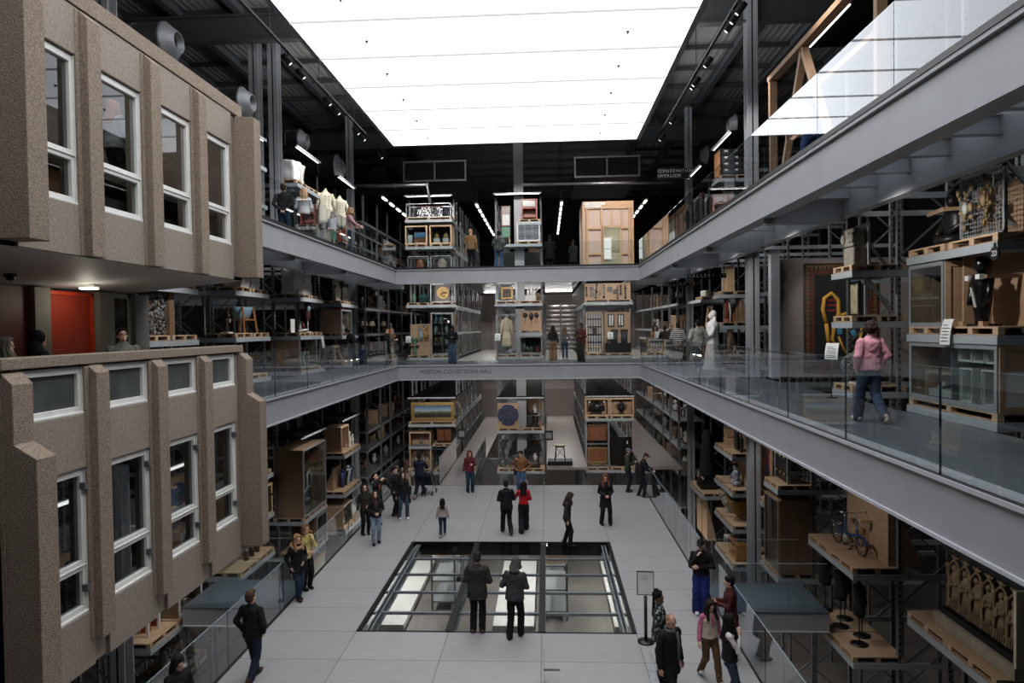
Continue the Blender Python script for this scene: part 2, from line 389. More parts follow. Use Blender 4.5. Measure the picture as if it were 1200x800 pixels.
# ---- glass balustrades
def balustrade(label, axis, c, a, b, z0, z1, step, off, name='glass_balustrade', th=.02):
    t = thing(name, label, 'balustrade', (c,a,z0) if axis == 'y' else (a,c,z0)); o = t.location.copy()
    cuts = [a]; p = a + off
    while p < b-.2:
        if p > a+.2: cuts.append(p)
        p += step
    cuts.append(b)
    for p, q in zip(cuts, cuts[1:]):
        mb = MB()
        if axis == 'y': mb.box(c-th/2,c+th/2,p+.006,q-.006,z0,z1)
        else: mb.box(p+.006,q-.006,c-th/2,c+th/2,z0,z1)
        e = (2,4) if axis == 'y' else (3,5)
        mb.m[e[0]] = 1; mb.m[e[1]] = 1; mb.m[1] = 2
        rel(mb,o).build('glass_pane', [m_glass, m_gedge, m_gtop], t)
    mb = MB()
    if axis == 'y': mb.box(c-.03,c+.03,a,b,z0-.03,z0+.008)
    else: mb.box(a,b,c-.03,c+.03,z0-.03,z0+.008)
    rel(mb,o).build('base_channel', m_black, t)
    return t
balustrade('glass balustrade along the right edge of the topmost gallery','y',XR,1.2,YB,Z3+.05,10.52,2.19,.25)
balustrade('glass balustrade along the left edge of the topmost gallery','y',XL,14.4,YB,Z3+.05,10.52,2.19,.5)
balustrade('glass balustrade across the back edge of the topmost gallery','x',YB,XL+.05,XR-.05,Z3+.05,10.52,2.14,2.14)
balustrade('glass balustrade along the right edge of the middle gallery','y',XR,-.2,YB,Z2+.05,6.33,2.19,.76)
balustrade('glass balustrade along the left edge of the middle gallery','y',XL,14.4,YB,Z2+.05,6.33,2.19,1.5)
balustrade('glass balustrade across the back edge of the middle gallery','x',YB,XL+.05,XR-.05,Z2+.05,6.33,2.14,2.14)
balustrade('left glass balustrade of the hall floor, behind the blue grey side bridge','y',FL-.03,17.8,28.6,.01,1.16,2.2,1.2)
balustrade('left glass balustrade of the hall floor, in front of the blue grey side bridge','y',FL-.03,8,15.85,.01,1.16,2.6,2.4)
balustrade('right glass balustrade of the hall floor, behind the right side bridge','y',FR+.03,17.75,28.6,.01,1.16,2.2,1.2)
balustrade('right glass balustrade of the hall floor, in front of the right side bridge','y',FR+.03,7,15.82,.01,1.16,2.3,.9)
balustrade('far glass balustrade of the hall floor left of the corridor entrance','x',28.63,FL+.05,-4.82,.01,1.16,2.2,1.7)
balustrade('far glass balustrade of the hall floor right of the corridor entrance','x',28.63,-3.16,-.9,.01,1.16,2.4,2.4)
balustrade('glass side screen left of the hall corridor','y',-4.76,28.66,34.2,.01,1.16,2.2,2.2)
balustrade('glass side screen right of the hall corridor','y',-3.22,28.66,34.2,.01,1.16,2.2,2.2)
# side bridges at hall level
def bridge(label, x0, x1, y0, y1):
    t = thing('side_bridge', label, 'bridge', (x0,y0,0)); o = (x0,y0,0)
    rel(MB().box(x0,x1,y0,y1,-.04,-.001),o).build('deck', m_bridge, t)
    for y in (y0+.03,y1-.03): mb = MB(); mb.box(x0,x1,y-.02,y+.02,-.45,-.04); mb.box(x0,x1,y-.08,y+.08,-.47,-.45); rel(mb,o).build('beam', m_steel, t)
    for y in (y0+.02,y1-.02):
        mb = MB(); mb.box(x0+.05,x1-.05,y-.01,y+.01,0,1.15); mb.m[1] = 1; rel(mb,o).build('glass_pane', [m_glass, m_gtop], t)
bridge('blue grey side bridge off the left edge of the hall floor', RL+.1, FL-.08, 15.9, 17.72)
bridge('blue grey side bridge off the right edge of the hall floor', FR+.08, RR+1.0, 17.42+.0, 17.7) if False else bridge('blue grey side bridge off the right edge of the hall floor', FR+.08, RR-.06, 15.88, 17.7)
# ================================================================== people
PEND = []
FOLD = bpy.data.textures.new('cloth folds','CLOUDS'); FOLD.noise_scale = .09; FOLD.noise_depth = 2
def skinmat(t): return mat('skin tone %d' % t, ((214,170,146),(190,142,116),(126,84,62),(84,56,44))[t], .5, var=.06, scale=20)
def cmat(c, nm='cloth'):
    return mat('%s %d %d %d' % ((nm,)+tuple(c)), c, .88, var=.12, scale=7, bump=.35, bscale=11, spec=.25)
def stripemat(nm, a, b, f):
    if nm in MATS: return MATS[nm]
    m = mat(nm, a, .85); nt = m.node_tree; N = nt.nodes; L = nt.links; wv = N.new('ShaderNodeTexWave'); wv.bands_direction = 'Z'; wv.inputs['Scale'].default_value = f; wv.inputs['Distortion'].default_value = .6
    tc = N.new('ShaderNodeTexCoord'); L.new(tc.outputs['Object'], wv.inputs[0]); rp = N.new('ShaderNodeValToRGB'); rp.color_ramp.interpolation = 'CONSTANT'
    rp.color_ramp.elements[0].color = (*lin(a),1); rp.color_ramp.elements[1].color = (*lin(b),1); rp.color_ramp.elements[1].position = .5
    L.new(wv.outputs['Fac'], rp.inputs[0]); L.new(rp.outputs[0], N['Principled BSDF'].inputs['Base Color']); return m
def pattern(nm, cols, sc):
    if nm in MATS: return MATS[nm]
    m = mat(nm, cols[0], .85); nt = m.node_tree; N = nt.nodes; L = nt.links; vo = N.new('ShaderNodeTexVoronoi'); vo.inputs['Scale'].default_value = sc
    tc = N.new('ShaderNodeTexCoord'); L.new(tc.outputs['Object'], vo.inputs['Vector']); sx = N.new('ShaderNodeSeparateColor'); L.new(vo.outputs['Color'], sx.inputs[0]); rp = N.new('ShaderNodeValToRGB'); rp.color_ramp.interpolation = 'CONSTANT'
    el = rp.color_ramp.elements
    while len(el) < len(cols): el.new(.5)
    for i, c in enumerate(cols): el[i].position = i/len(cols); el[i].color = (*lin(c),1)
    L.new(sx.outputs[0], rp.inputs[0]); L.new(rp.outputs[0], N['Principled BSDF'].inputs['Base Color']); return m
def limb(mb, pts, rs, n=10): 
    pts = [Vector(p) for p in pts]; mb.tube(pts, list(rs), n)
    for p, r in zip(pts, rs): mb.ball(p, r*.99, r*.99, r*.99, n, 6)
def rings(mb, rows, n=20, f=None):
    """closed stack of ellipses (z, rx, ry, cy)"""
    vs = []; fs = []
    for z, rx, ry, cy in rows:
        for k in range(n): t = 2*PI*k/n; v = Vector((rx*math.cos(t), cy+ry*math.sin(t), z)); vs.append(f(v) if f else v)
    for i in range(len(rows)-1):
        for k in range(n): l = (k+1)%n; fs.append((i*n+k,i*n+l,(i+1)*n+l,(i+1)*n+k))
    fs.append(tuple(range(n))[::-1]); fs.append(tuple((len(rows)-1)*n+k for k in range(n)))
    mb.add(vs, fs, True)
def solid(mb, name, m, parent, vox, it=2):
    o = mb.build(name, m, parent); r = o.modifiers.new('r','REMESH'); r.mode = 'VOXEL'; r.voxel_size = vox; r.use_smooth_shade = True
    s = o.modifiers.new('s','SMOOTH'); s.iterations = it; s.factor = .5
    if name in ('top','trousers','sleeves','vest'): d = o.modifiers.new('d','DISPLACE'); d.texture = FOLD; d.texture_coords = 'GLOBAL'; d.strength = .034; d.mid_level = .5
    PEND.append(o); return o
def flush():
    bpy.context.view_layer.update(); dg = bpy.context.evaluated_depsgraph_get()
    for o in PEND:
        me = bpy.data.meshes.new_from_object(o.evaluated_get(dg)); old = o.data; mts = list(old.materials); o.modifiers.clear(); o.data = me; bpy.data.meshes.remove(old)
        me.materials.clear()
        for q in mts: me.materials.append(q)
        me.polygons.foreach_set('material_index',[0]*len(me.polygons)); me.polygons.foreach_set('use_smooth',[True]*len(me.polygons))
    PEND.clear()
ARM = {'down':((.245,.03,1.12),(.265,-.03,.88)),'pocket':((.30,.07,1.14),(.215,-.04,.93)),'hip':((.40,.08,1.17),(.2,-.07,1.02)),'front':((.265,.0,1.13),(.06,-.21,1.04)),
 'back':((.28,.11,1.13),(.06,.17,.93)),'phone':((.23,-.06,1.14),(.07,-.28,1.2)),'chin':((.22,-.13,1.14),(.07,-.15,1.39)),'up':((.28,-.17,1.32),(.1,-.27,1.5)),'reach':((.3,-.1,1.18),(.45,-.22,1.05)),
 'rail':((.25,-.2,1.16),(.14,-.4,1.1)),'fold':((.28,-.04,1.14),(-.04,-.19,1.14)),'bend':((.28,.05,1.14),(.26,-.2,1.1))}
LEG = {'stand':((-.1,.0,0),(.1,.0,0)),'walk':((-.09,-.24,0),(.09,.26,.05)),'walk2':((-.09,.24,.05),(.09,-.22,0)),'apart':((-.15,.02,0),(.15,-.03,0)),'step':((-.1,-.1,0),(.1,.12,.0)),'cross':((-.02,-.05,0),(.06,.06,0))}
def person(label, loc, face, H=1.7, top=(30,30,32), bottom=(34,38,48), shoes=(20,20,22), skin=0, hair='short', haircol=(38,28,22), arms=('down','down'), legs='stand',
           lean=0, head=(0,0), hem=.88, wide=0, bulk=1.0, fem=False, fine=False, topm=None, sleevem=None, vest=None, extra=()):
    s = H/1.72; t = thing('person', label, 'person', loc, math.radians(face), None); t.scale = (s,s,s)
    vb, vc = (.0085,.011) if fine else (.0115,.0145)
    sk = skinmat(skin); pv = Vector((0,0,.95)); La = math.radians(lean)
    def T(v):
        v = Vector(v); k = min(1,max(0,(v.z-.8)/.2)); M = Matrix.Rotation(La*k,3,'X'); return pv + M @ (v-pv)   # forward is -y
    hp, hy = math.radians(head[0]), math.radians(head[1]); nk = Vector((0,.01,1.49)); HM = Matrix.Rotation(hy,3,'Z') @ Matrix.Rotation(-hp,3,'X')
    def Hd(v): return T(nk + HM @ (Vector(v)-nk))
    sw = (.165 if fem else .185)*1.0
    sh = [T((q*sw,.01,1.39)) for q in (-1,1)]
    el = []; wr = []
    for i, q in enumerate((-1,1)):
        a = ARM[arms[i]]; el.append(T((q*a[0][0]*(sw/.185 if abs(a[0][0]) > .2 else 1),a[0][1],a[0][2]))); wr.append(T((q*a[1][0],a[1][1],a[1][2])))
    hipj = [Vector((q*.09,0,.92)) for q in (-1,1)]; ank = []; kn = []
    for i, q in enumerate((-1,1)):
        x,y,l = LEG[legs][i]; a = Vector((x,y,.085+l)); h = hipj[i]; d = a-h; L_ = min(d.length,.858); a = h + d.normalized()*L_ if d.length > .858 else a
        m = (h+a)/2; b = math.sqrt(max(0,.43**2-(L_/2)**2)); fw = Vector((0,-1,0)); dn = d.normalized(); fw = (fw-dn*fw.dot(dn)).normalized(); kn.append(m+fw*b); ank.append(a)
    # ---- body: one continuous surface
    mb = MB(); cw = .155 if fem else .17
    rings(mb,[(.84,.12,.09,0),(.93,.15,.105,.005),(1.05,.13,.09,0),(1.15,.125,.088,0),(1.28,cw,.105,0),(1.38,cw*.98,.095,.01),(1.44,.1,.065,.01),(1.47,.055,.055,.01)],18,T)
    limb(mb,[T((0,.015,1.42)),Hd((0,.005,1.55))],[.056,.052])
    for c,r in (((0,0,1.625),(.073,.092,.1)),((0,-.022,1.555),(.056,.066,.07)),((0,.02,1.63),(.074,.08,.092))):
        k = len(mb.v); mb.ball((0,0,0),*r,14,10)
        for i in range(k,len(mb.v)): mb.v[i] = tuple(Hd(Vector(mb.v[i])+Vector(c)))
    for c,r in (((0,-.094,1.592),.014),((0,-.087,1.612),.011),((0,-.078,1.52),.02),((-.074,.005,1.6),.02),((.074,.005,1.6),.02),((-.03,-.082,1.632),.012),((.03,-.082,1.632),.012)): mb.ball(Hd(c),r,r,r*1.2,8,6)
    for i in (0,1):
        limb(mb,[sh[i],el[i],wr[i]],[.05,.042,.03]); limb(mb,[hipj[i],kn[i],ank[i]],[.078,.055,.04]); limb(mb,[ank[i],ank[i]+Vector((0,-.1,-.05))],[.03,.02])
        d = (wr[i]-el[i]).normalized(); q = -1 if i == 0 else 1; nrm = Vector((-q,0,0)); nrm = (nrm-d*nrm.dot(d)).normalized(); ac = d.cross(nrm)
        if ac.y > 0 or (abs(ac.y) < .2 and ac.z < 0): ac = -ac
        w0 = wr[i]
        for j in range(4): limb(mb,[w0,w0+d*.085+ac*(.03-.02*j)],[.022,.014],8)
        for j,ln in enumerate((.9,1.0,.94,.75)):
            b0 = w0+d*.088+ac*(.031-.0205*j); b1 = b0+(d*.9+nrm*.28)*.036*ln; b2 = b1+(d*.55+nrm*.8)*.034*ln; limb(mb,[b0,b1,b2],[.0098,.0092,.008],7)
        b0 = w0+d*.028+ac*.026; b1 = b0+(d*.7+ac*.75+nrm*.15)*.036; b2 = b1+(d*.9+nrm*.4)*.03; limb(mb,[b0,b1,b2],[.0135,.011,.009],7)
    solid(mb,'body',sk,t,vb,1)
    for q in (-1,1):
        mb = MB(); k = 0; mb.ball((0,0,0),.011,.006,.006,8,6)
        for i in range(len(mb.v)): mb.v[i] = tuple(Hd(Vector(mb.v[i])+Vector((q*.03,-.0865,1.612))))
        mb.build('eye', mat('dark eye',(24,18,16),.2,var=.02), t)
    mb = MB(); mb.ball((0,0,0),.022,.006,.006,8,6)
    for i in range(len(mb.v)): mb.v[i] = tuple(Hd(Vector(mb.v[i])+Vector((0,-.0865,1.556))))
    mb.build('mouth', mat('lips %d' % skin, ((170,100,92),(150,88,80),(100,56,50),(70,40,38))[skin],.5,var=.03), t)
    # ---- clothes
    B = bulk*1.0; e = .014*B
    mb = MB(); rw = [(hem,(.165 if fem else .17)*B+max(0,.9-hem)*.13,.125*B+max(0,.9-hem)*.1,.005)]
    if hem < .8: rw.append((.8,.172*B,.13*B,.005))
    rw += [(.95,.168*B,.124*B,.005),(1.08,(.142 if fem else .16)*B,.112*B,0),(1.18,(.142 if fem else .165)*B,.11*B,0),(1.3,cw+.022*B,.12*B,0),(1.385,cw*.98+.02,.108*B,.01),(1.43,cw*.8,.09,.01),(1.465,.09,.075,.01),(1.5,.066,.066,.012)]
    rings(mb,rw,20,T)
    tm = topm or cmat(top)
    mb2 = MB() if sleevem else mb
    for i in (0,1):
        we = wr[i]-(wr[i]-el[i])*.08
        limb(mb2,[sh[i]+Vector((0,0,-.008)),el[i],we],[.06*B,.054*B,.044*B])
    solid(mb,'top',tm,t,vc,2)
    if sleevem: solid(mb2,'sleeves',sleevem,t,vc,2)
    if vest:
        mb = MB(); rings(mb,[(hem+.02,.19*B,.145*B,.005),(1.0,.182*B,.14*B,.005),(1.2,.178*B,.13*B,0),(1.32,cw+.034,.132,0),(1.4,cw*.85,.115,.01),(1.46,.1,.085,.012)],20,T); solid(mb,'vest',cmat(vest),t,vc,2)
    mb = MB(); rings(mb,[(.8,.14,.1,.005),(.88,.166,.118,.005),(.98,.156,.112,.003),(1.03,.145,.104,0)],18,T); wd = wide
    for i in (0,1): limb(mb,[hipj[i]+Vector((0,0,-.02)),kn[i],ank[i]+Vector((0,.005,-.03 if wd > .5 else -.02))],[.098+.01*wd,.072+.03*wd,.057+.055*wd],12)
    solid(mb,'trousers',cmat(bottom,'trouser cloth'),t,vc,2)
    for i in (0,1):
        a = ank[i]; mb = MB(); q = -1 if i == 0 else 1; up = a.z-.085; k = len(mb.v)
        mb.ball((0,.03,.05),.05,.065,.06,12,8); mb.ball((0,-.075,.036),.053,.12,.046,12,8); mb.ball((0,.005,.09),.052,.058,.06,10,6)
        for j in range(k,len(mb.v)): v = mb.v[j]; mb.v[j] = (v[0],v[1],max(v[2],.0))
        M = Matrix.Translation((a.x,a.y,up)) @ Matrix.Rotation(q*-.14 if legs in ('stand','apart') else 0,4,'Z') @ Matrix.Rotation(-.35 if up > .02 else 0,4,'X'); mb.rot(k,M); solid(mb,'shoe',cmat(shoes,'shoe'),t,.009,1)
    # ---- hair
    if hair:
        hm = mat('hair %d %d %d' % tuple(haircol), haircol, .7, var=.35, scale=40, stretch=(1,1,.2), bump=.6, bscale=60, spec=.2); mb = MB()
        def hb(c,r,n=14):
            k = len(mb.v); mb.ball((0,0,0),*r,n,10)
            for i in range(k,len(mb.v)): mb.v[i] = tuple(Hd(Vector(mb.v[i])+Vector(c)))
        nm = 'hair'
        if hair in ('short','long','bob','bun','pony','curly'):
            hb((0,.024,1.662),(.091,.1,.092)); hb((0,.05,1.61),(.086,.074,.1))
        if hair == 'short': hb((0,-.04,1.712),(.066,.056,.034))
        if hair in ('long','bob'):
            low = 1.3 if hair == 'long' else 1.47
            hb((0,-.035,1.712),(.07,.06,.036))
            for c in ((0,.07),(-.055,.05),(.055,.05),(-.08,.0),(.08,.0),(-.078,-.04),(.078,-.04)): limb(mb,[Hd((c[0]*.9,c[1],1.675)),Hd((c[0]*1.12,c[1]+.012,1.55)),(T((c[0]*1.35,c[1]*1.6+.03 if c[1] > 0 else c[1]*2.6-.02,low+(.0 if c[1] > 0 else .05))))],[.036,.042,.034])
        if hair == 'bun': hb((0,.1,1.67),(.05,.045,.045))
        if hair == 'pony': limb(mb,[Hd((0,.09,1.66)),Hd((0,.13,1.56)),Hd((0,.12,1.42))],[.03,.034,.016])
        if hair == 'curly':
            random.seed(int(H*1000)); 
            for i in range(22): a = random.uniform(0,PI*2); b = random.uniform(-.3,1); hb((.08*math.cos(a)*math.cos(b),.035+.075*math.sin(a)*math.cos(b) if math.sin(a) > -.3 else .0,1.63+.08*math.sin(b)),(.04,.04,.04),8)
        if hair == 'braids':
            hb((0,.024,1.66),(.091,.1,.092)); hb((0,-.035,1.712),(.066,.05,.03))
            for x in (-.07,-.04,0,.04,.07): limb(mb,[Hd((x,.08,1.64)),Hd((x*1.1,.1,1.5)),T((x*1.2,.12,1.28))],[.028,.026,.018],8)
            hb((0,.03,1.75),(.05,.06,.035))
        if hair == 'cap': nm = 'cap'; hb((0,.01,1.675),(.092,.106,.07)); hb((0,-.11,1.66),(.068,.08,.018))
        if hair == 'hood': nm = 'hood'; hb((0,.028,1.64),(.106,.115,.125)); limb(mb,[Hd((0,.06,1.56)),T((0,.06,1.42))],[.1,.11])
        if hair == 'shaved': hb((0,.02,1.64),(.0765,.087,.085)); 
        solid(mb,nm,hm,t,.009 if fine else .012,1)
        if hair == 'cap':
            mb = MB(); 
            k = 0; mb.ball((0,0,0),.084,.08,.075,12,8)
            for i in range(len(mb.v)): mb.v[i] = tuple(Hd(Vector(mb.v[i])+Vector((0,.03,1.595))))
            mb.build('hair', mat('hair 38 28 22',(38,28,22),.55), t)
    for x in extra:
        mb = MB()
        if x[0] == 'collar':
            n = 14; mb.tube([T((.14*math.cos(2*PI*i/n),.03+.125*math.sin(2*PI*i/n),1.43+.04*math.sin(2*PI*i/n))) for i in range(n)],.05,8,True); mb.noise(0,.012,30); mb.build('fur_collar',mat('tan fur',x[1],.95,var=.3,scale=40,bump=1,bscale=90),t)
        if x[0] == 'scarf':
            mb.tube([T((-.09,.0,1.45)),T((0,-.09,1.46)),T((.09,0,1.46)),T((0,.085,1.47)),T((-.09,.0,1.45))],.035,8); mb.tube([T((.05,-.11,1.44)),T((.06,-.15,1.2)),T((.05,-.155,.98))],.03,8); mb.build('scarf',cmat(x[1]),t)
        if x[0] == 'bag':
            q = x[2]; mb.box(-.045,.045,-.14,.14,0,.26); M = Matrix.Translation((q*.24,.04,.78)); mb.rot(0,M); mb.build('bag',cmat(x[1]),t,.02); mb = MB(); mb.tube([T((q*.24,.04,1.04)),T((q*.12,.12,1.3)),T((-q*.1,.02,1.47)),T((q*.02,-.13,1.3)),T((q*.22,-.03,1.04))],.01,6); mb.build('bag_strap',cmat(x[1]),t)
        if x[0] == 'glasses':
            mb.tube([Hd((-.075,.0,1.615)),Hd((-.055,-.095,1.615)),Hd((.055,-.095,1.615)),Hd((.075,0,1.615))],.004,5); mb.build('glasses',mat('black frames',(14,14,14),.3),t)
        if x[0] == 'inner':
            mb.ball((0,0,0),.05,.02,.16,10,8)
            for i in range(len(mb.v)): mb.v[i] = tuple(T(Vector(mb.v[i])+Vector((0,-.118,1.3))))
            mb.build('inner_shirt',cmat(x[1]),t)
    t['_wr'] = 0; del t['_wr']
    return t, [t.matrix_basis.copy()], wr, s
def held(kind, label, pr, side, rgb=(20,20,22)):
    """a thing in the hand: stays a thing of its own"""
    t, _, wr, s = pr; M = Matrix.Translation(t.location) @ Matrix.Rotation(t.rotation_euler.z,4,'Z') @ Matrix.Scale(s,4); p = M @ (Vector(wr[side]) + Vector((0,-.075,.05)))
    o = thing(kind, label, kind, p, t.rotation_euler.z)
    if kind == 'phone': MB().box(-.037,.037,-.005,.005,-.07,.08).build('case', cmat(rgb,'phone case'), o, .003); MB().box(-.032,.032,.005,.0065,-.06,.07).build('screen', mat('phone screen',(90,110,130),.15), o)
    else: MB().box(-.11,.11,-.003,.003,-.12,.18).build('sheet', mat('white sheet',(224,224,222),.6), o); MB().box(-.08,.06,-.005,-.003,0,.01).build('print', mat('label ink',(70,70,72)), o)
    return o
def G(px, py, z=0): p = on_z(px, py, z); return (p.x, p.y, z)
def HT(px, py, z, H):
    """ground point of somebody H tall standing at level z whose crown is seen at px, py"""
    p = on_z(px, py, z+H); return (p.x, p.y, z)
def HX(px, X, z): p = on_x(px, 300, X); return (X, p.y, z)
BLK = (24,24,26); NAVY = (26,32,46); JEAN = (44,62,84)
# ---- on the hall floor
person('man in a black jacket seen from behind, front left of the hall floor', G(297,797), 168, 1.76, BLK, (32,38,52), (70,50,40), 0,'short',(74,54,40),('pocket','pocket'),'walk2',0,(5,-12),.86,.2,1.12,fine=True)
person('blonde woman in a black parka with tan fur hood, leaning by the left glass', (on_z(344,703,0).x+.12,on_z(344,703,0).y,0), 48, 1.66, BLK, (40,52,70), (52,38,28), 0,'long',(150,112,76),('pocket','front'),'cross',0,(-4,8),.76,0,1.18,True,True,extra=(('collar',(176,140,100)),))
person('woman in a yellow top with glasses beside the fur-hooded woman', (on_z(356,690,0).x+.08,on_z(356,690,0).y,0), 55, 1.7, (204,184,118), BLK, (24,24,24), 0,'bob',(120,84,60),('front','chin'),'stand',0,(4,10),.84,.1,1.0,True,True,extra=(('glasses',),))
person('dark-haired woman in a black jacket and pale jeans looking up, left edge of the hall', G(441,637), 22, 1.68, (36,36,38), (128,142,158), BLK, 0,'long',(44,32,26),('front','front'),'step',0,(24,-6),.88,.1,1.1,True,fine=True,extra=(('inner',(92,62,40)),('glasses',)))
person('person in an olive jacket half hidden behind the woman in pale jeans', G(428.5,626), 28, 1.66, (50,48,38), BLK, BLK, 0,'bob',(46,34,28),('down','front'),'stand',0,(18,0),.84,0,1.05,True)
person('man in black looking up with raised hands, left edge of the hall', G(443,613), 62, 1.76, (26,25,26), BLK, BLK, 0,'short',(34,26,22),('up','up'),'step',-3,(28,0),.88,.1,1.05,extra=(('inner',(178,84,44)),))
person('man in black beside the left glass, head turned to the right', G(463.5,604), 70, 1.76, (26,26,27), (28,28,30), (92,56,36), 0,'short',(34,26,22),('pocket','down'),'stand',0,(6,0),.84,.1,1.05)
person('long-haired woman in a black coat, jeans and white shoes near the left glass', G(472.5,608), 32, 1.68, (27,27,29), (54,68,86), (222,222,220), 0,'long',(40,30,26),('down','down'),'apart',0,(12,20),.74,.1,1.1,True,fine=False)
person('person in a beige coat seen from behind at the far left corner of the hall', G(477,589), 175, 1.64, (152,132,118), BLK, BLK, 0,'long',(78,54,42),('front','front'),'stand',0,(0,0),.7,.1,1.12,True)
pm = person('man in a navy hooded top pushing a pushchair away from the camera', G(492,583), 172, 1.78, NAVY, (28,32,42), (150,140,134), 0,'short',(26,22,20),('rail','rail'),'walk',3,(-6,0),.84,.25,1.15)
person('long-haired woman in a maroon top and jeans facing the camera at the far edge', G(551,576.5), 14, 1.72, (100,38,44), (40,54,76), BLK, 0,'long',(92,52,40),('down','phone'),'stand',0,(0,0),.86,.3,1.08,True)
person('small girl with long dark hair walking away across the hall floor', G(519,628.5), 188, 1.24, (176,160,150), (44,54,72), (150,146,140), 1,'long',(26,20,18),('down','down'),'walk',0,(0,0),.9,.1,1.05,True)
person('man in black walking away beside the woman in red', G(594,625), 196, 1.74, BLK, (22,22,24), (60,52,46), 0,'short',(26,22,20),('front','front'),'walk2',5,(-16,-20),.8,.35,1.22)
person('woman in a red jacket and wide black trousers walking away', G(614,622.5), 184, 1.66, (178,30,36), (26,27,32), (26,24,24), 0,'long',(24,18,18),('front','reach'),'walk',0,(-10,-10),.98,.85,1.05,True)
person('man in a brown sweater with hands on hips near the far edge of the hall', G(611,579), -12, 1.76, (126,82,52), (62,86,118), (28,28,30), 0,'short',(22,18,18),('hip','hip'),'stand',0,(-6,-25),.92,.2,1.05,extra=(('bag',(30,30,30),-1),('glasses',)))
person('woman in dark grey looking down at the glass floor, standing sideways', G(665,639.5), 82, 1.68, (52,50,52), (30,29,31), (46,38,34), 0,'long',(58,42,34),('down','down'),'step',4,(-26,0),.86,.25,1.0,True)
person('red-haired woman in a long black coat and glasses facing the camera', G(710,614.5), 8, 1.72, (26,26,27), (24,24,26), BLK, 0,'long',(112,66,48),('front','front'),'apart',0,(-4,-12),.62,.3,1.15,True,extra=(('glasses',),))
pc = person('man in a grey cap and olive top with a phone near the right far edge', G(736,576), 78, 1.78, (60,62,54), (32,34,40), (70,62,56), 0,'cap',(104,106,112),('phone','front'),'stand',0,(-14,0),.86,.2,1.05)
held('phone','dark phone held by the man in the grey cap',pc,0)
person('man in black with a dark red cap leaning over the right glass', G(752,582), 78, 1.76, (26,27,30), (30,33,40), (110,100,94), 0,'cap',(70,34,36),('rail','rail'),'step',12,(-14,0),.82,.2,1.14)
person('man in a dark jacket on the near edge of the glass floor, seen from behind', G(560,740.5), 176, 1.78, (48,47,46), (24,24,25), (96,70,50), 0,'short',(40,36,34),('front','front'),'stand',2,(-22,0),.76,.3,1.28,fine=True)
person('grey-haired person in a charcoal top on the near edge of the glass floor', G(604,746), 168, 1.72, (60,58,60), (22,22,23), (32,28,26), 0,'bob',(72,70,70),('front','bend'),'step',3,(-24,-8),.84,.3,1.22,fine=True)
person('person in a black top and wide royal blue trousers, hand at chin, right side', G(822,718.5), -18, 1.74, BLK, (30,42,98), (214,214,214), 0,'cap',(18,18,18),('chin','fold'),'stand',0,(-8,-8),.92,1.0,1.12,fine=True)
person('woman with dark braids in a black and white patterned top beside the notice stand', HT(772,693,0,1.7), 78, 1.7, BLK, (28,28,30), BLK, 2,'braids',(20,17,17),('down','front'),'stand',0,(4,0),.8,.2,1.1,True,True,topm=pattern('monochrome leaf print',[(22,24,26),(26,30,30),(150,158,156),(24,26,28),(70,80,78)],26))
person('bald man in a black coat and scarf, bottom right of the hall floor', HT(784,719,0,1.76), 38, 1.76, (24,24,26), (26,28,32), BLK, 1,'shaved',(150,112,94),('down','down'),'walk',2,(-8,0),.72,.2,1.2,fine=True,extra=(('scarf',(92,94,90)),))
person('girl in a pink top, cream gilet and brown trousers near the right front edge', G(832,797), 18, 1.56, (190,106,140), (92,66,46), (216,216,214), 0,'long',(30,22,20),('down','down'),'walk2',0,(-16,6),.92,.15,1.0,True,True,topm=cmat((190,106,140)),vest=(196,178,160),extra=(('inner',(190,106,140)),))
pw = person('dark-haired woman in a long maroon coat holding a phone, right edge', HT(856,675.5,0,1.68), -95, 1.68, (72,30,32), (50,28,30), BLK, 0,'bun',(24,18,18),('phone','phone'),'stand',2,(-8,0),.5,.2,1.12,True,True)
held('phone','dark phone held by the woman in the maroon coat',pw,1,(90,30,30))
person('woman with long black hair, black gilet and white sleeves at the bottom right', HT(855,720,0,1.66), 80, 1.66, (216,206,206), (50,66,88), BLK, 0,'long',(18,15,16),('chin','chin'),'stand',0,(2,10),.88,.15,1.0,True,True,vest=(32,28,30))
ph = person('person in a black hood holding a phone at the bottom left corner', HT(207,768,0,1.64), 60, 1.64, BLK, BLK, BLK, 1,'hood',(20,20,22),('phone','phone'),'stand',2,(-10,0),.8,.2,1.15,True)
held('phone','pale blue lit phone held by the black-hooded person',ph,0,(170,190,210))
# pushchair
M = Matrix.Rotation(math.radians(172),4,'Z'); o = Vector(G(492,583)) + M.to_3x3() @ Vector((-.18,-.62,0)); t = thing('pushchair','black folding pushchair in front of the man in navy',  'pushchair', o, math.radians(172))
for x in (-.22,.22):
    for y in (-.3,.22): mb = MB(); mb.tube([(x,y+.085*math.cos(i*PI/8),.085+.085*math.sin(i*PI/8)) for i in range(16)],.018,6,True); mb.build('wheel', m_black, t)
mb = MB()
for x in (-.22,.22): mb.tube([(x,-.3,.1),(x*.95,.1,.5),(x*.95,.4,1.0)],.013,6); mb.tube([(x,.22,.1),(x*.95,-.05,.45)],.013,6)
mb.tube([(-.21,.4,1.0),(.21,.4,1.0)],.014,6); mb.build('frame', m_galv, t); mb = MB(); mb.box(-.18,.18,-.22,.12,.4,.46); mb.bar((0,.12,.44),(0,.26,.85),.36,.05); mb.build('seat', cmat((34,36,40)), t); mb = MB(); mb.ball((0,.08,.82),.21,.24,.17); mb.build('hood', cmat((40,42,48)), t)
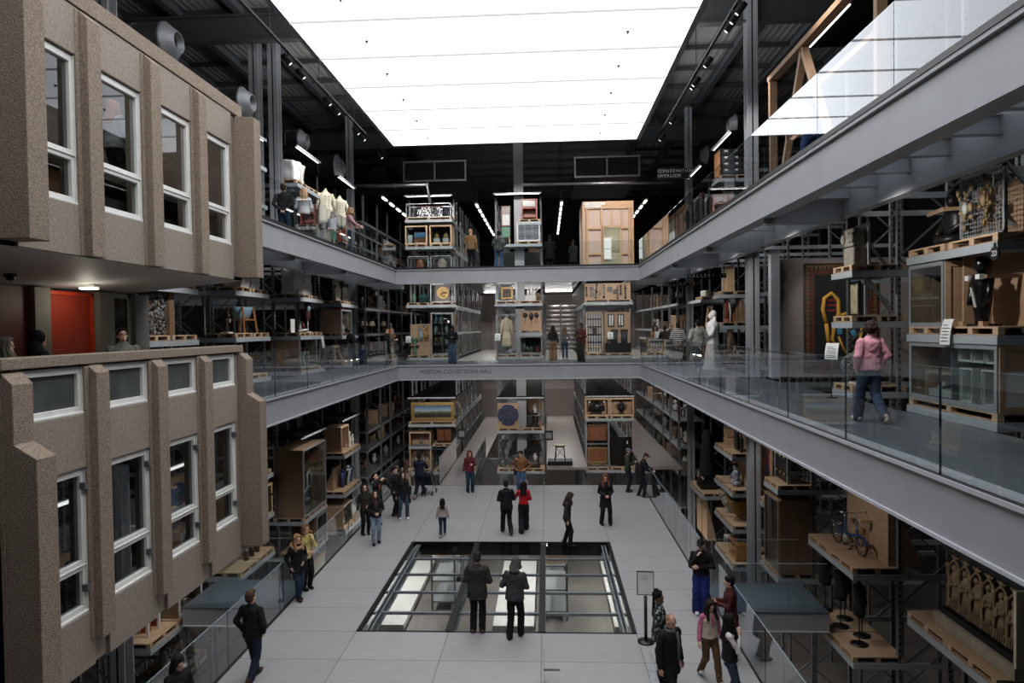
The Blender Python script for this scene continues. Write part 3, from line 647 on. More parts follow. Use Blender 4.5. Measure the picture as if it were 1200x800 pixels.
# ---- middle gallery and terrace
person('person in a dark hooded coat on the terrace before the orange door', HX(43,-7.75,5.15), 150, 1.68, (30,26,28), BLK, BLK, 1,'hood',(26,22,24),('front','front'),'stand',0,(0,0),.7,0,1.2,True,True)
person('grey-blonde person at the far left end of the terrace', HX(4,-7.6,5.15), 120, 1.6, (52,56,54), BLK, BLK, 0,'long',(110,102,92),('front','front'),'stand',0,(0,0),.84,0,1.1,True,True)
person('man in a grey sweatshirt leaning on the terrace parapet and looking up', HX(141,-7.45,5.15), 42, 1.72, (124,122,114), BLK, BLK, 0,'short',(40,30,26),('fold','fold'),'stand',6,(26,8),.86,.2,1.15,fine=True,extra=(('glasses',),))
person('man in black bending forward over the left middle gallery', (on_x(417,420,-8.2).x,on_x(417,420,-8.2).y,Z2), -100, 1.8, BLK, (26,26,28), (200,200,200), 0,'short',(40,34,30),('rail','rail'),'step',30,(-10,0),.82,.3,1.2)
person('woman with loose hair and pale pink trousers on the left middle gallery', HX(457,-6.95,Z2), 60, 1.68, (96,82,70), (190,164,148), (214,210,206), 0,'long',(150,110,76),('phone','down'),'walk',0,(-8,0),.96,.85,1.0,True)
person('dark-clothed companion close behind the woman in pink trousers', HX(451.5,-7.1,Z2), 80, 1.7, BLK, BLK, BLK, 0,'short',(60,36,26),('front','front'),'stand',0,(0,0),.86,.1,1.05)
pn = person('person in a navy hoodie and blue jeans reading a phone at the back balustrade', (on_y(530,400,31.4).x,31.4,Z2), 2, 1.76, (28,32,40), (58,82,108), BLK, 2,'hood',(24,24,26),('phone','phone'),'stand',0,(-18,0),.9,.7,1.15)
held('phone','dark phone held by the person in the navy hoodie',pn,0)
def BX(px, Y, z): p = on_y(px, 400, Y); return (p.x, Y, z)
person('woman in a black top and brown trousers seen from behind in the middle corridor', BX(648,33.2,Z2), 182, 1.7, BLK, (122,92,70), (100,70,50), 0,'long',(22,18,18),('down','front'),'stand',0,(0,0),.98,.85,1.05,True)
person('woman in grey and blue jeans seen from behind in the middle corridor', BX(662,34.5,Z2), 178, 1.62, (84,86,90), (52,68,92), (170,160,150), 0,'long',(86,62,44),('front','front'),'stand',0,(0,0),.96,.1,1.0,True)
person('man in a maroon shirt with folded arms at the back balustrade', BX(681,31.6,Z2), -35, 1.8, (96,50,50), (54,50,40), BLK, 2,'short',(20,16,16),('fold','fold'),'stand',0,(-4,0),.84,.6,1.15)
pt = person('woman in a tan jumper with a hand at her mouth holding paper', BX(768,30.9,Z2), -5, 1.66, (172,132,104), (34,32,34), BLK, 1,'long',(40,28,24),('chin','phone'),'stand',0,(0,0),.98,.2,1.05,True)
held('paper','white sheet of paper held by the woman in the tan jumper',pt,1)
person('person in a black and white striped jumper seen from behind, right middle gallery', BX(794.5,26.6,Z2), 176, 1.74, BLK, (58,56,56), BLK, 0,'short',(50,40,34),('front','front'),'stand',0,(0,0),.84,.5,1.25,topm=stripemat('bold stripes',(24,24,26),(206,200,192),5.2))
person('bald man half hidden beside the striped jumper', BX(786.5,27.6,Z2), 150, 1.72, (60,50,46), BLK, BLK, 0,'shaved',(170,128,108),('front','front'),'stand',0,(0,0),.84,.2,1.1)
person('dark-clothed person between the tan jumper and the striped jumper', BX(779,30.2,Z2), 170, 1.62, BLK, BLK, BLK, 1,'short',(30,24,22),('front','front'),'stand',0,(0,0),.84,.2,1.1)
person('man in a pale cream jacket and black trousers walking away, right middle gallery', BX(818,23.4,Z2), 186, 1.82, (172,166,154), (26,28,32), (190,184,172), 0,'short',(40,30,26),('pocket','pocket'),'walk',0,(0,6),.88,.15,1.25)
person('woman in a pink sweater and blue jeans walking away on the right middle gallery', G(1020,495,Z2), 188, 1.66, (196,138,150), (58,72,92), (178,164,156), 0,'curly',(44,32,28),('pocket','pocket'),'walk2',0,(0,-30),.9,.45,1.22,True,True)
# ---- topmost gallery
person('man in black with hands clasped behind his back, left of the topmost gallery', HX(334,-7.85,Z3), 190, 1.76, (36,36,38), (52,66,86), BLK, 0,'short',(60,42,32),('back','back'),'apart',0,(4,0),.9,.2,1.15)
person('blonde woman in a pale top seen from behind, left of the topmost gallery', HX(357,-7.35,Z3), 196, 1.68, (176,182,186), (40,42,50), BLK, 0,'long',(176,140,104),('front','front'),'stand',0,(0,0),.92,.3,1.2,True)
person('brown-haired child in pale blue on the topmost gallery', HX(391,-7.05,Z3), 170, 1.28, (150,160,172), (38,40,48), BLK, 0,'bob',(86,60,42),('front','front'),'stand',0,(0,0),.9,.1,1.05,True)
person('woman in a dusty pink top leaning on the left upper balustrade', HX(409,-6.98,Z3), 100, 1.68, (168,126,124), (52,64,86), BLK, 0,'bob',(150,116,84),('rail','rail'),'stand',8,(0,0),.9,.2,1.15,True)
person('small child in orange beside the woman in dusty pink', HX(398.5,-7.5,Z3), 120, 1.05, (206,94,50), (60,60,70), BLK, 0,'short',(96,68,46),('front','front'),'stand',0,(0,0),.9,.1,1.05)
person('bald man in a brown jacket seen from behind at the back of the topmost gallery', BX(553.5,29.85,Z3), 165, 1.8, (122,92,64), (28,29,34), BLK, 0,'shaved',(168,130,110),('down','front'),'stand',0,(0,0),.84,.2,1.22)
person('person in a dark plaid shirt and jeans seen from behind, topmost gallery', BX(586,30.5,Z3), 180, 1.76, (50,56,56), (66,86,108), BLK, 0,'short',(22,20,20),('front','front'),'apart',0,(0,0),.86,.35,1.25,topm=pattern('plaid',[(40,44,46),(84,92,90),(30,34,36),(60,64,62)],14))
person('person all in black facing the middle corridor of the topmost gallery', BX(646,32,Z3), 180, 1.74, (18,18,19), (18,18,19), BLK, 1,'short',(18,16,16),('front','front'),'stand',0,(0,0),.6,.1,1.3)
person('person in a black coat beside the timber cabin', BX(673,33.4,Z3), 200, 1.64, (20,20,21), (60,44,38), BLK, 1,'short',(24,20,18),('front','front'),'stand',0,(0,0),.6,.1,1.25,True)
person('person in a beige top behind the reflecting right upper glass', HX(951,5.0,Z3), -150, 1.7, (178,150,122), (40,56,90), BLK, 0,'short',(60,46,38),('rail','rail'),'stand',14,(0,0),.88,.2,1.15)
person('person in a black coat by the right upper balustrade, next to the cabin', HX(812,5.3,Z3), 150, 1.76, BLK, BLK, BLK, 0,'hood',(28,28,30),('front','front'),'stand',0,(0,0),.7,.1,1.35)
person('person in a dark puffy coat farther right along the right upper balustrade', HX(823,5.2,Z3), 160, 1.7, (34,34,36), BLK, BLK, 0,'short',(70,50,40),('front','front'),'stand',0,(0,0),.8,.1,1.3)
person('person in a grey shirt seen through the second upper window', HX(137,-8.1,9.42), 170, 1.74, (120,124,128), (28,30,34), BLK, 0,'long',(120,74,46),('front','front'),'stand',0,(0,0),.84,.1,1.2,True)
flush()
# ================================================================== concrete facade section on the left
FX = -6.55
def rel2(mb, o): return mb.rot(0, Matrix.Translation(-Vector(o)))
B0, BP = 7.65, 1.515
WIN = [(B0+.35+BP*k, B0+1.47+BP*k) for k in range(4)]
def fin(mb, y0, y1, z0, z1, p, slope=.12):
    """projecting mullion with a sloped head"""
    mb.prism([(FX,z0),(FX+p,z0),(FX+p,z1-slope),(FX,z1)],'y',y0,y1)
def facade(label, rows, zb, zt, fins, deep):
    t = thing('concrete_facade', label, 'facade', (FX,B0,zb)); o = t.location.copy()
    ye = 14.2
    # wall panels around the window rows
    mb = MB(); th = .3; zc = zb
    for z0, z1, _ in rows:
        mb.box(FX-th,FX-.06,B0,ye,zc,z0)
        yy = B0
        for a, c in WIN: mb.box(FX-th,FX-.06,yy,a,z0,z1); yy = c
        mb.box(FX-th,FX-.06,yy,ye,z0,z1); zc = z1
    mb.box(FX-th,FX-.06,B0,ye,zc,zt)
    rel2(mb,o).build('wall_panel', m_conc_s, t)
    # raised spandrels between mullions, jamb strips
    zc = zb; edges = []
    for z0, z1, _ in rows: edges.append((zc,z0)); zc = z1
    edges.append((zc,zt))
    for i,(z0,z1) in enumerate(edges):
        for a, c in WIN: rel2(MB().box(FX-.06,FX,a-.02,c+.06,z0+(.0 if i == 0 else .015),z1-.015),o).build('spandrel', m_conc_s, t, .008)
    for mbf in fins: rel2(mbf,o).build('mullion', m_conc, t, .012)
    # windows
    for z0, z1, tr in rows:
        for a, c in WIN:
            mb = MB(); f = .095; xx = FX-.16
            for u0,u1,v0,v1 in ((a,c,z0,z0+f),(a,c,z1-f,z1),(a,a+f,z0+f,z1-f),(c-f,c,z0+f,z1-f)): mb.box(xx,xx+.11,u0,u1,v0,v1)
            if tr: mb.box(xx,xx+.11,a+f,c-f,tr-.07,tr+.07); mb.box(xx+.02,xx+.13,a+.02,c-.02,tr-.012,tr+.012)
            mb.box(xx+.02,xx+.135,c-.035,c,z0,z1); mb.box(xx+.02,xx+.15,a,c,z0-.01,z0+.025)
            wf = rel2(mb,o).build('window_frame', m_frame, t, .006)
            mb = MB()
            for v0, v1 in (((z0+f,tr-.07),(tr+.07,z1-f)) if tr else ((z0+f,z1-f),)): mb.box(xx+.05,xx+.06,a+f,c-f,v0,v1)
            p = rel2(mb,o).build('pane', m_pane if tr else mat('frosted grey pane',(78,82,80),.22,var=.25,scale=2), wf)
    return t, o
def fins_for(zi0, zi1, ends):
    out = []
    for k in (1,2,3):
        y = B0+BP*k; mb = MB(); fin(mb, y, y+.29, zi0, zi1, .13); mb.box(FX-.02,FX+.02,y-.08,y,zi0,zi1-.02); out.append(mb)
    for y in (B0, 13.88):
        mb = MB()
        if len(ends) == 1: fin(mb, y, y+.33, *ends[0])
        else: mb.prism([(FX,2.2),(FX+.42,2.2),(FX+.42,5.3),(FX+.14,5.47),(FX+.14,6.2),(FX,6.34)],'y',y,y+.33)
        mb.box(FX-.3,FX,y,y+.33,ends[0][0]+.02,ends[-1][1]-.1); out.append(mb)
    return out
up, o = facade('upper concrete block with four tall white-framed windows', [(8.62,10.70,9.30)], 7.9, 11.4, fins_for(7.9,11.38,[(7.95,11.36,.42,.03)]), True)
rel2(MB().box(FX-.35,FX+.02,B0,14.2,11.4,11.66),o).build('coping', m_conc, up, .01)
mb = MB(); mb.box(RL,FX-.06,B0,14.2,11.5,11.62); mb.box(RL,FX-.3,14.0,14.2,8.05,11.5); mb.box(RL,FX-.3,B0,B0+.2,8.05,11.5)
rel2(mb,o).build('roof_slab', m_conc_s, up)
rel2(MB().prism([(RL+.02,7.66),(FX-.06,7.9),(FX-.06,8.05),(RL+.02,8.05)],'y',B0,14.2),o).build('soffit', mat('pale soffit',(168,166,163),.6,var=.05), up)
rel2(MB().box(RL+.15,FX-.5,B0+.2,14.0,9.27,9.42),o).build('room_floor', m_conc_s, up)
rel2(MB().box(RL,RL+.15,B0,14.2,8.05,11.5),o).build('rear_wall', mat('interior wall',(120,112,106),.8), up)
# things inside the upper rooms: a low cupboard run, curtains
for a, c in WIN[:2]:
    mb = MB(); mb.box(FX-.7,FX-.35,a-.1,c+.1,8.06,8.95); rel2(mb,o).build('window_bench', mat('interior bench',(96,94,92),.7), up)
mb = MB(); mb.box(FX-.6,FX-.4,WIN[2][0],WIN[3][1],8.06,8.9); rel2(mb,o).build('window_bench', mat('interior bench',(96,94,92),.7), up)
low, o = facade('lower concrete block with a parapet, a row of short windows and four tall white-framed windows', [(2.86,4.9,3.53),(5.68,6.34,None)], 2.05, 6.37,
    fins_for(2.42,6.36,[(2.2,5.5,.42,.2),(5.3,6.36,.14,.13)]), False)
rel2(MB().box(FX-.38,FX+.03,B0-.02,14.0,6.37,6.51),o).build('coping', m_conc, low, .01)
for k in (1,2,3,4):
    y = B0+BP*k
    for z in (3.15,4.6): rel2(MB().box(FX-.07,FX+.015,y-.14,y-.03,z,z+.1),o).build('fixing_bracket', m_galv, low)
rel2(MB().box(RL+.1,FX-.3,B0,14.2,4.95,5.15),o).build('terrace_floor', m_conc_s, low)
# brackets that carry the block back to the racks
for y in (7.8,10.6,13.9): rel2(MB().box(RL+.1,FX-.3,y-.1,y+.1,4.65,4.95),o).build('carrier_beam', m_steel, low)
# terrace back wall: orange panels between concrete piers
tx = -9.08
mb = MB(); mb.box(tx-.1,tx,B0,11.55,5.15,7.64); struct('wall_terrace', mb, mat('deep red panel',(96,36,22),.55,var=.1))
def pier(n, y0, y1, m): struct('trim_%d' % n, MB().box(tx-.12,tx+.12,y0,y1,5.15,7.64), m)
m_pier = mat('board marked concrete',(118,116,104),.8,var=.12,scale=5,stretch=(1,1,.2))
pier(70,11.25,11.62,m_pier); pier(71,12.95,13.4,m_pier); pier(72,14.1,14.6,mat('dark pier',(86,84,80),.7))
orange = MB(); orange.box(tx-.08,tx-.02,11.62,12.95,5.15,7.62)
struct('door_2', orange, mat('orange red door',(150,46,20),.5,var=.05))
mb = MB(); mb.box(tx-.02,tx+.02,11.66,11.72,5.15,7.6); mb.box(tx-.02,tx+.02,12.86,12.92,5.15,7.6); mb.box(tx-.02,tx+.02,11.66,12.92,7.54,7.6); struct('trim_73', mb, mat('orange trim',(190,56,18),.45))
mb = MB(); mb.box(tx-.05,tx+.03,13.4,13.5,5.15,7.64); mb.box(tx-.05,tx+.03,14.0,14.1,5.15,7.64); mb.box(tx-.05,tx+.03,13.4,14.1,7.54,7.64); struct('window_9', mb, mat('grey window frame',(140,136,122),.5))
struct('window_10', MB().box(tx-.02,tx,13.5,14.0,5.15,7.54), mat('dark window glass',(30,24,22),.08))
# slanting orange stair string at the far left
mb = MB(); mb.bar((tx+.02,8.2,7.2),(tx+.02,11.3,5.9),.1,.16); struct('trim_74', mb, mat('orange trim',(190,56,18),.45))
# soffit fittings
sof = lambda x: 7.66+(x-RL-.02)/(FX-.08-RL)*.24
p = on_x(104,327,-8.6); p.z = sof(-8.6); lt = thing('ceiling_light', 'small oblong ceiling light glowing under the upper concrete block', 'light', p)
MB().box(-.16,.16,-.09,.09,-.05,0).build('housing', m_frame, lt); MB().box(-.14,.14,-.07,.07,-.075,-.05).build('diffuser', glow('warm ceiling light',(255,244,214),14), lt)
p = on_x(12,320.5,-8.3); p.z = sof(-8.3)+.005; cm = thing('dome_camera', 'small black dome camera under the upper concrete block', 'camera', p)
MB().lathe([(.0,0),(.09,0),(.09,-.05),(.07,-.05)],16).build('base', m_black, cm); MB().ball((0,0,-.05),.065,.065,.06).build('dome', mat('smoked dome',(14,14,16),.1), cm)
# ================================================================== pallet racks
m_up = mat('rack upright grey', (112,113,112), .5, metal=.2, var=.1, scale=5)
m_deck = mat('rack deck grey', (128,131,134), .5, var=.06, scale=3)
m_rail = mat('rack deck rail', (158,164,168), .42, var=.04)
m_canopy = mat('black canopy sheet', (10,10,11), .95, var=.1, spec=.1)
m_pal = mat('pallet wood', (184,156,126), .7, var=.2, scale=5, stretch=(1,8,8), bump=.1)
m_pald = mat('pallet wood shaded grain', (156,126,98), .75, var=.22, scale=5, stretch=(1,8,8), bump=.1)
m_ply = mat('plywood', (172,142,114), .65, var=.12, scale=2.5, stretch=(1,1,4), bump=.05)
m_mdf = mat('brown board', (132,106,82), .7, var=.1, scale=2)
m_pine = mat('pine wood', (198,166,132), .6, var=.14, scale=3, stretch=(6,1,1))
LEVEL_R = (0.62, 1.97, 3.2)
RACK = {}
def rack(key, label, side, c, wd, depth, decks, z0, z1, canopies=(), deckd=1.15, bays=2, rows=(), led=True, decku=None, posts0=1.0):
    """side: 'L' faces +x, 'R' faces -x, 'B' faces -y.  c = coordinate pair of the front centre.
    decks: heights of deck tops; canopies: heights of thin roofs with a light strip; rows: heights of beams in the later bays"""
    rz = {'L': PI/2, 'R': -PI/2, 'B': 0}[side]
    t = thing('pallet_rack', label, 'rack', (c[0], c[1], 0), rz, 'tall grey pallet racks'); h = wd/2
    RACK[key] = (t, side, c, wd)
    ys = [posts0]
    bl = (depth-posts0)/bays
    for i in range(bays): ys += [posts0+bl*(i+.42), posts0+bl*(i+1)]
    for sx in (-1, 1):
        x = sx*(h-.06)
        for y in ys:
            mb = MB(); mb.box(x-.045,x+.045,y-.035,y+.035,z0,z1); mb.cur = 1
            zz = max(z0, -2.5)
            while zz < z1-.1: mb.box(x-.05,x+.05,y-.02,y+.02,zz,zz+.05); zz += .15 if depth < 8 else .6
            mb.build('upright', [m_up, m_black], t)
        for a, b in zip(ys[::2], ys[1::2]):
            mb = MB(); zz = z0+.3; s = 0
            while zz < z1-1: mb.bar((x,a,zz),(x,b,zz+.95),.035) if s % 2 == 0 else mb.bar((x,b,zz),(x,a,zz+.95),.035); zz += .95; s += 1
            mb.build('brace', m_up, t)
        for z in rows: MB().box(x-.03,x+.03,ys[0],ys[-1],z-.12,z).build('side_beam', m_rail, t)
    for i, z in enumerate(decks):
        u0, u1 = (-h, h)
        if decku and decku.get(z): u0, u1 = decku[z]
        mb = MB(); mb.box(u0+.01,u1-.01,.02,deckd,z-.11,z-.09); mb.box(u0+.01,u1-.01,.03,deckd,z-.03,z-.002)
        for k in range(5): xx = u0+.05+(u1-u0-.1)*k/4; mb.box(xx-.02,xx+.02,.03,deckd,z-.1,z-.03)
        d = mb.build('deck', m_deck, t)
        mb = MB(); mb.box(u0,u1,0,.03,z-.135,z); mb.box(u0,u0+.02,.03,deckd,z-.135,z); mb.box(u1-.02,u1,.03,deckd,z-.135,z)
        for sx in (-1, 1): x = sx*(h-.06); mb.box(x-.03,x+.03,deckd-.1,depth,z-.135,z-.01)
        mb.build('deck_rail', m_rail, d)
    for z, dp in canopies:
        mb = MB(); mb.box(-h,h,.02,dp,z,z+.035); 
        for k in range(3): xx = -h+.3+(wd-.6)*k/2; mb.box(xx-.02,xx+.02,.02,dp,z+.035,z+.06)
        cn = mb.build('canopy', m_canopy, t)
        mb = MB(); mb.box(-h,h,-.02,.02,z-.025,z+.045); mb.build('canopy_edge', m_lip, cn)
        if led: mb = MB(); mb.box(-h+.1,h-.1,.05,.08,z-.03,z-.01); mb.build('light_strip', m_led, cn)
    return t
SL = [(10.15+4.575*k, 12.62+4.575*k) for k in range(6)]
def mid(k): return (SL[k][0]+SL[k][1])/2
ZD2 = [5.29, 6.6, 8.0]; ZD3 = [9.6, 10.95, 12.2]
# left side (near end = lower y); u runs away from the camera
rack('L0','tall grey rack half hidden behind the lower concrete block','L',(RL,mid(0)),2.47,6,[-1.9,-.5,1.0,2.35],-5.4,5.0)
rack('L1','tall grey left rack right behind the far end of the concrete blocks','L',(RL,mid(1)),2.47,6,[-1.8,-.5,1.0,2.35,6.6,7.93],-5.4,8.6)
rack('L2','tall grey left rack carrying the blue tub, second from the concrete blocks','L',(RL,mid(2)),2.47,6,[-.55,.75,2.08,5.3,6.62,8.02,9.6,10.95,12.2],-5.4,13.6,[(13.1,1.5)])
rack('L3','tall grey left rack carrying the big glass-fronted crate, third from the concrete blocks','L',(RL+.25,mid(3)),2.55,6,[-1.55,-.22,5.3,6.6,8.02,9.6,12.17],-5.4,13.5,[(13.5,1.5),(2.85,1.3)])
rack('L4','tall grey left rack with three small loaded decks, last before the back corner','L',(RL+.3,mid(4)+.2),2.55,6,[-2.05,-.42,1.28,5.3,6.55,7.96,9.6,10.95],-5.4,13.5,[(13.48,1.5),(2.83,1.3)])
# right side
rack('R0','tall grey right rack nearest the camera, numbered twenty','R',(RR,mid(0)),2.47,6,[-.05,1.32,5.29,6.58,7.97,9.6,10.95],-5.4,12.6)
rack('R1','tall grey right rack carrying the blue bicycle','R',(RR,(14.8+17.3)/2),2.5,6,[-.66,1.3,5.29,6.82,7.93,9.6],-5.4,13.7,decku={5.29:(.2,1.25),6.82:(.2,1.25),7.93:(.2,1.25)})
rack('R2','tall grey right rack carrying the tall brown crate','R',(RR,(19.55+22.15)/2),2.6,6,[-.62,1.26,1.98],-5.4,5.0,decku={1.26:(-1.3,-.05),1.98:(.05,1.3)})
rack('R3','tall grey right rack carrying two patterned urns','R',(RR,(24.3+26.9)/2),2.6,6,[-2.0,-.62,.68,2.0,5.29,6.76,7.95,9.6,12.38],-5.4,13.7,[(13.7,1.3)],decku={5.29:(-1.3,-.3),6.76:(-1.3,-.3),7.95:(-1.3,-.3),12.38:(-1.3,-.3)})
rack('R4','tall grey right rack behind the dark conical tower','R',(RR,(28.9+31.6)/2),2.6,6,[-.62,5.29,6.6,7.9,9.6,10.95,12.38],-5.4,13.7,[(13.62,1.3)])
# long racks at the back, seen end-on and along their sides
LV = [-.62,.65,2.0,5.3,6.6,7.95,9.6,10.95,12.38]
for k,(x0,x1,nm,dk,cz) in {'BL':(-7.27,-4.77,'left long back rack, behind the dark canopy with the landscape painting',[-.66,.68,1.83,5.3,7.98+.06,9.6,11.06,12.45],3.2),
        'BC':(-2.66,-.17,'middle long back rack, holding the big round dish',[-.64,1.47,5.3,8.04,9.55,11.1],3.16),
        'BR':(1.93,4.44,'right long back rack, with the board of dark tools',[-.6,2.07,5.3,8.04],3.2)}.items():
    rack(k,nm,'B',((x0+x1)/2,YR),x1-x0,14,dk,-5.4,13.7 if k != 'BR' else 9.2,[(cz,13.5)]+([(13.68,1.4)] if k != 'BR' else []),bays=5,rows=LV if k != 'BR' else LV[:6])
# rows that run on towards the far corners (their long side faces the corridor)
def row_rack(key, label, x, sgn, y0, y1, posts, decks, z0, z1, dep=1.2):
    t = thing('pallet_rack', label, 'rack', (x, y0, 0), 0, 'tall grey pallet racks'); o = (x,y0,0)
    for d in (0, dep):
        for y in posts: mb = MB(); mb.box(x+sgn*d-.05,x+sgn*d+.05,y-.05,y+.05,z0,z1); rel(mb,o).build('upright', m_up, t)
    for y in posts:
        mb = MB(); zz = z0+.2; s = 0
        while zz < z1-1: a, b = ((0,dep),(dep,0))[s%2]; mb.bar((x+sgn*a,y,zz),(x+sgn*b,y,zz+.95),.035); zz += .95; s += 1
        rel(mb,o).build('brace', m_up, t)
    for z in decks:
        mb = MB(); mb.box(x+sgn*.03,x+sgn*dep,y0,y1,z-.06,z-.01); d = rel(mb,o).build('deck', m_deck, t)
        mb = MB(); mb.box(x-.03,x+.03,y0,y1,z-.13,z); mb.box(x+sgn*dep-.03,x+sgn*dep+.03,y0,y1,z-.13,z); rel(mb,o).build('deck_rail', m_rail, d)
    mb = MB(); mb.box(x,x+sgn*dep,y0,y1,z1-.1,z1-.07); rel(mb,o).build('canopy', m_canopy, t)
    return t
row_rack('LD','long grey rack row running into the left back corner',RL,-1,33.2,50,[33.4,36.2,38.5,42,46,49.8],[-2.2,-.7,.65,1.6,5.3,6.6,7.92,9.6,10.95,12.3],-5.4,13.6)
row_rack('RD','long grey rack row running into the right back corner',RR,1,33.7,50,[33.9,36.2,38.5,42,46,49.8],[-2.35,-.7,.65,2.0,5.3,6.6,7.92],-5.4,9.2)
def spot(key, u, dep, z, inset_front=True):
    """world place on rack: u metres from its near (or left) end, dep metres behind its face"""
    t, side, c, wd = RACK[key]
    if side == 'L': return Vector((c[0]-dep, c[1]-wd/2+u, z)), PI/2
    if side == 'R': return Vector((c[0]+dep, c[1]-wd/2+u, z)), -PI/2
    return Vector((c[0]-wd/2+u, c[1]+dep, z)), 0
# ================================================================== things on the racks
m_white = mat('white paint', (214,212,208), .55, var=.04)
m_cloth_w = mat('white wrapping cloth', (206,204,202), .8, var=.06, bump=.4, bscale=9)
m_cream = mat('cream wool', (212,202,180), .85, var=.08, bump=.3, bscale=14)
m_gold = mat('old gilding', (150,122,76), .42, metal=.55, var=.25, scale=14, bump=.3)
m_bronze = mat('dark bronze', (38,35,32), .38, metal=.3, var=.2, scale=9)
m_brownw = mat('brown varnished wood', (112,66,38), .4, var=.2, scale=3, stretch=(1,1,8))
m_darkw = mat('dark varnished wood', (58,38,26), .4, var=.2, scale=4)
m_redw = mat('red brown wood', (140,66,38), .4, var=.15, scale=3)
m_paper = mat('white label card', (226,226,222), .6, var=.02)
m_ink = mat('label ink', (70,70,72), .7, var=.02)
m_green = mat('green glazed ceramic', (86,128,104), .2, var=.25, scale=10)
m_teal = mat('dark teal glaze', (38,70,68), .2, var=.25, scale=10)
m_blue = mat('blue glazed ceramic', (40,58,104), .18, var=.4, scale=18)
m_celadon = mat('pale ceramic', (176,184,178), .22, var=.3, scale=24)
m_ochre = mat('ochre patterned ceramic', (128,94,34), .4, var=.55, scale=20)
m_stone = mat('carved grey stone', (142,136,124), .9, var=.3, scale=14, bump=.8, bscale=26)
m_ivory = mat('aged limewood carving', (140,118,88), .6, var=.35, scale=9, bump=.5, bscale=22)
m_case = mat('case frame grey', (132,136,138), .4, var=.05)
m_caseg = glass('display case glass', (226,232,232), 1.2)
m_wire = mat('pale wire mesh', (168,172,174), .45, metal=.4, var=.06)
m_rub = mat('black rubber', (18,18,18), .7, var=.1)
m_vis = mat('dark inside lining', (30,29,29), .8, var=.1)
m_bluep = mat('blue enamel', (38,74,128), .35, var=.08)
m_tub = mat('pale blue enamel', (128,160,176), .3, var=.06)
m_chrome = mat('chrome', (200,200,202), .15, metal=1, var=.02)
m_aluw = mat('silvery tube', (196,192,188), .4, metal=.2, var=.05)
PAL = {}
def pallet(key, u, dep, z, what, w=1.15, d=1.0, ply=False, rz=None, p=None):
    loc, r = spot(key, u, dep+d/2, z) if p is None else (Vector(p), rz or 0)
    lab = 'wooden pallet under ' + what
    k = (w, d, ply)
    if k in PAL: return clone(PAL[k], loc, r, lab)
    t = thing('pallet', lab, 'pallet', loc, r, 'wooden pallets on the racks')
    mb = MB(); mb.box(-w/2,w/2,-d/2,d/2,.105,.135)
    if not ply:
        for i in range(4): x = -w/2+w*(i+1)/5; mb.box(x-.006,x+.006,-d/2-.001,d/2+.001,.131,.136)
    mb.build('top_deck', m_ply if ply else m_pal, t, .004)
    for x in (-w/2+.06, 0, w/2-.06):
        for y in (-d/2+.05, 0, d/2-.05): MB().box(x-.06,x+.06,y-.05,y+.05,.02,.105).build('block', m_pal, t)
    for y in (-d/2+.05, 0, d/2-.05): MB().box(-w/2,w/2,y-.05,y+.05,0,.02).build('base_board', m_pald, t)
    PAL[k] = t; return t
PZ = .136
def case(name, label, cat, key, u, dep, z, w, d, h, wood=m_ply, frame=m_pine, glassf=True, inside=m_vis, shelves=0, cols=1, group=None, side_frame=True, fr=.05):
    """wooden case with an open or glazed front"""
    loc, r = spot(key, u, dep+d/2, z); t = thing(name, label, cat, loc, r, group); e = .03
    mb = MB(); mb.box(-w/2,-w/2+e,-d/2,d/2,0,h); mb.box(w/2-e,w/2,-d/2,d/2,0,h); mb.box(-w/2+e,w/2-e,-d/2,d/2,0,e); mb.box(-w/2+e,w/2-e,-d/2,d/2,h-e,h); mb.box(-w/2+e,w/2-e,d/2-e,d/2,e,h-e)
    mb.build('shell', wood, t)
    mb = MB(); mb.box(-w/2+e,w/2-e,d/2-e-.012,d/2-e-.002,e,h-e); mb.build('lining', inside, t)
    if side_frame:
        for s in (-1,1):
            mb = MB(); x0, x1 = s*w/2, s*(w/2+.022)
            for a,b,c,dd in ((-d/2,d/2,0,.09),(-d/2,d/2,h-.09,h),(-d/2,-d/2+.09,.09,h-.09),(d/2-.09,d/2,.09,h-.09)): mb.box(x0,x1,a,b,c,dd)
            if h > 1.6:
                for q in (h/3, 2*h/3): mb.box(x0,x1,-d/2+.09,d/2-.09,q-.04,q+.04)
            mb.build('side_batten', wood, t)
    mb = MB()
    for a,b,c,dd in ((-w/2,w/2,0,fr*1.4),(-w/2,w/2,h-fr*1.3,h),(-w/2,-w/2+fr,fr*1.4,h-fr*1.3),(w/2-fr,w/2,fr*1.4,h-fr*1.3)): mb.box(a,b,-d/2-.03,-d/2,c,dd)
    mb.build('front_frame', frame, t)
    if shelves:
        for i in range(1, shelves+1): MB().box(-w/2+e,w/2-e,-d/2+.02,d/2-e-.02,h*i/(shelves+1)-.012,h*i/(shelves+1)+.012).build('shelf', frame, t)
    for i in range(1, cols): x = -w/2+w*i/cols; MB().box(x-.012,x+.012,-d/2+.02,d/2-e-.02,e,h-e).build('divider', frame, t)
    if glassf: MB().box(-w/2+fr,w/2-fr,-d/2-.02,-d/2-.012,fr*1.4,h-fr*1.3).build('glass_front', m_caseg, t)
    return t
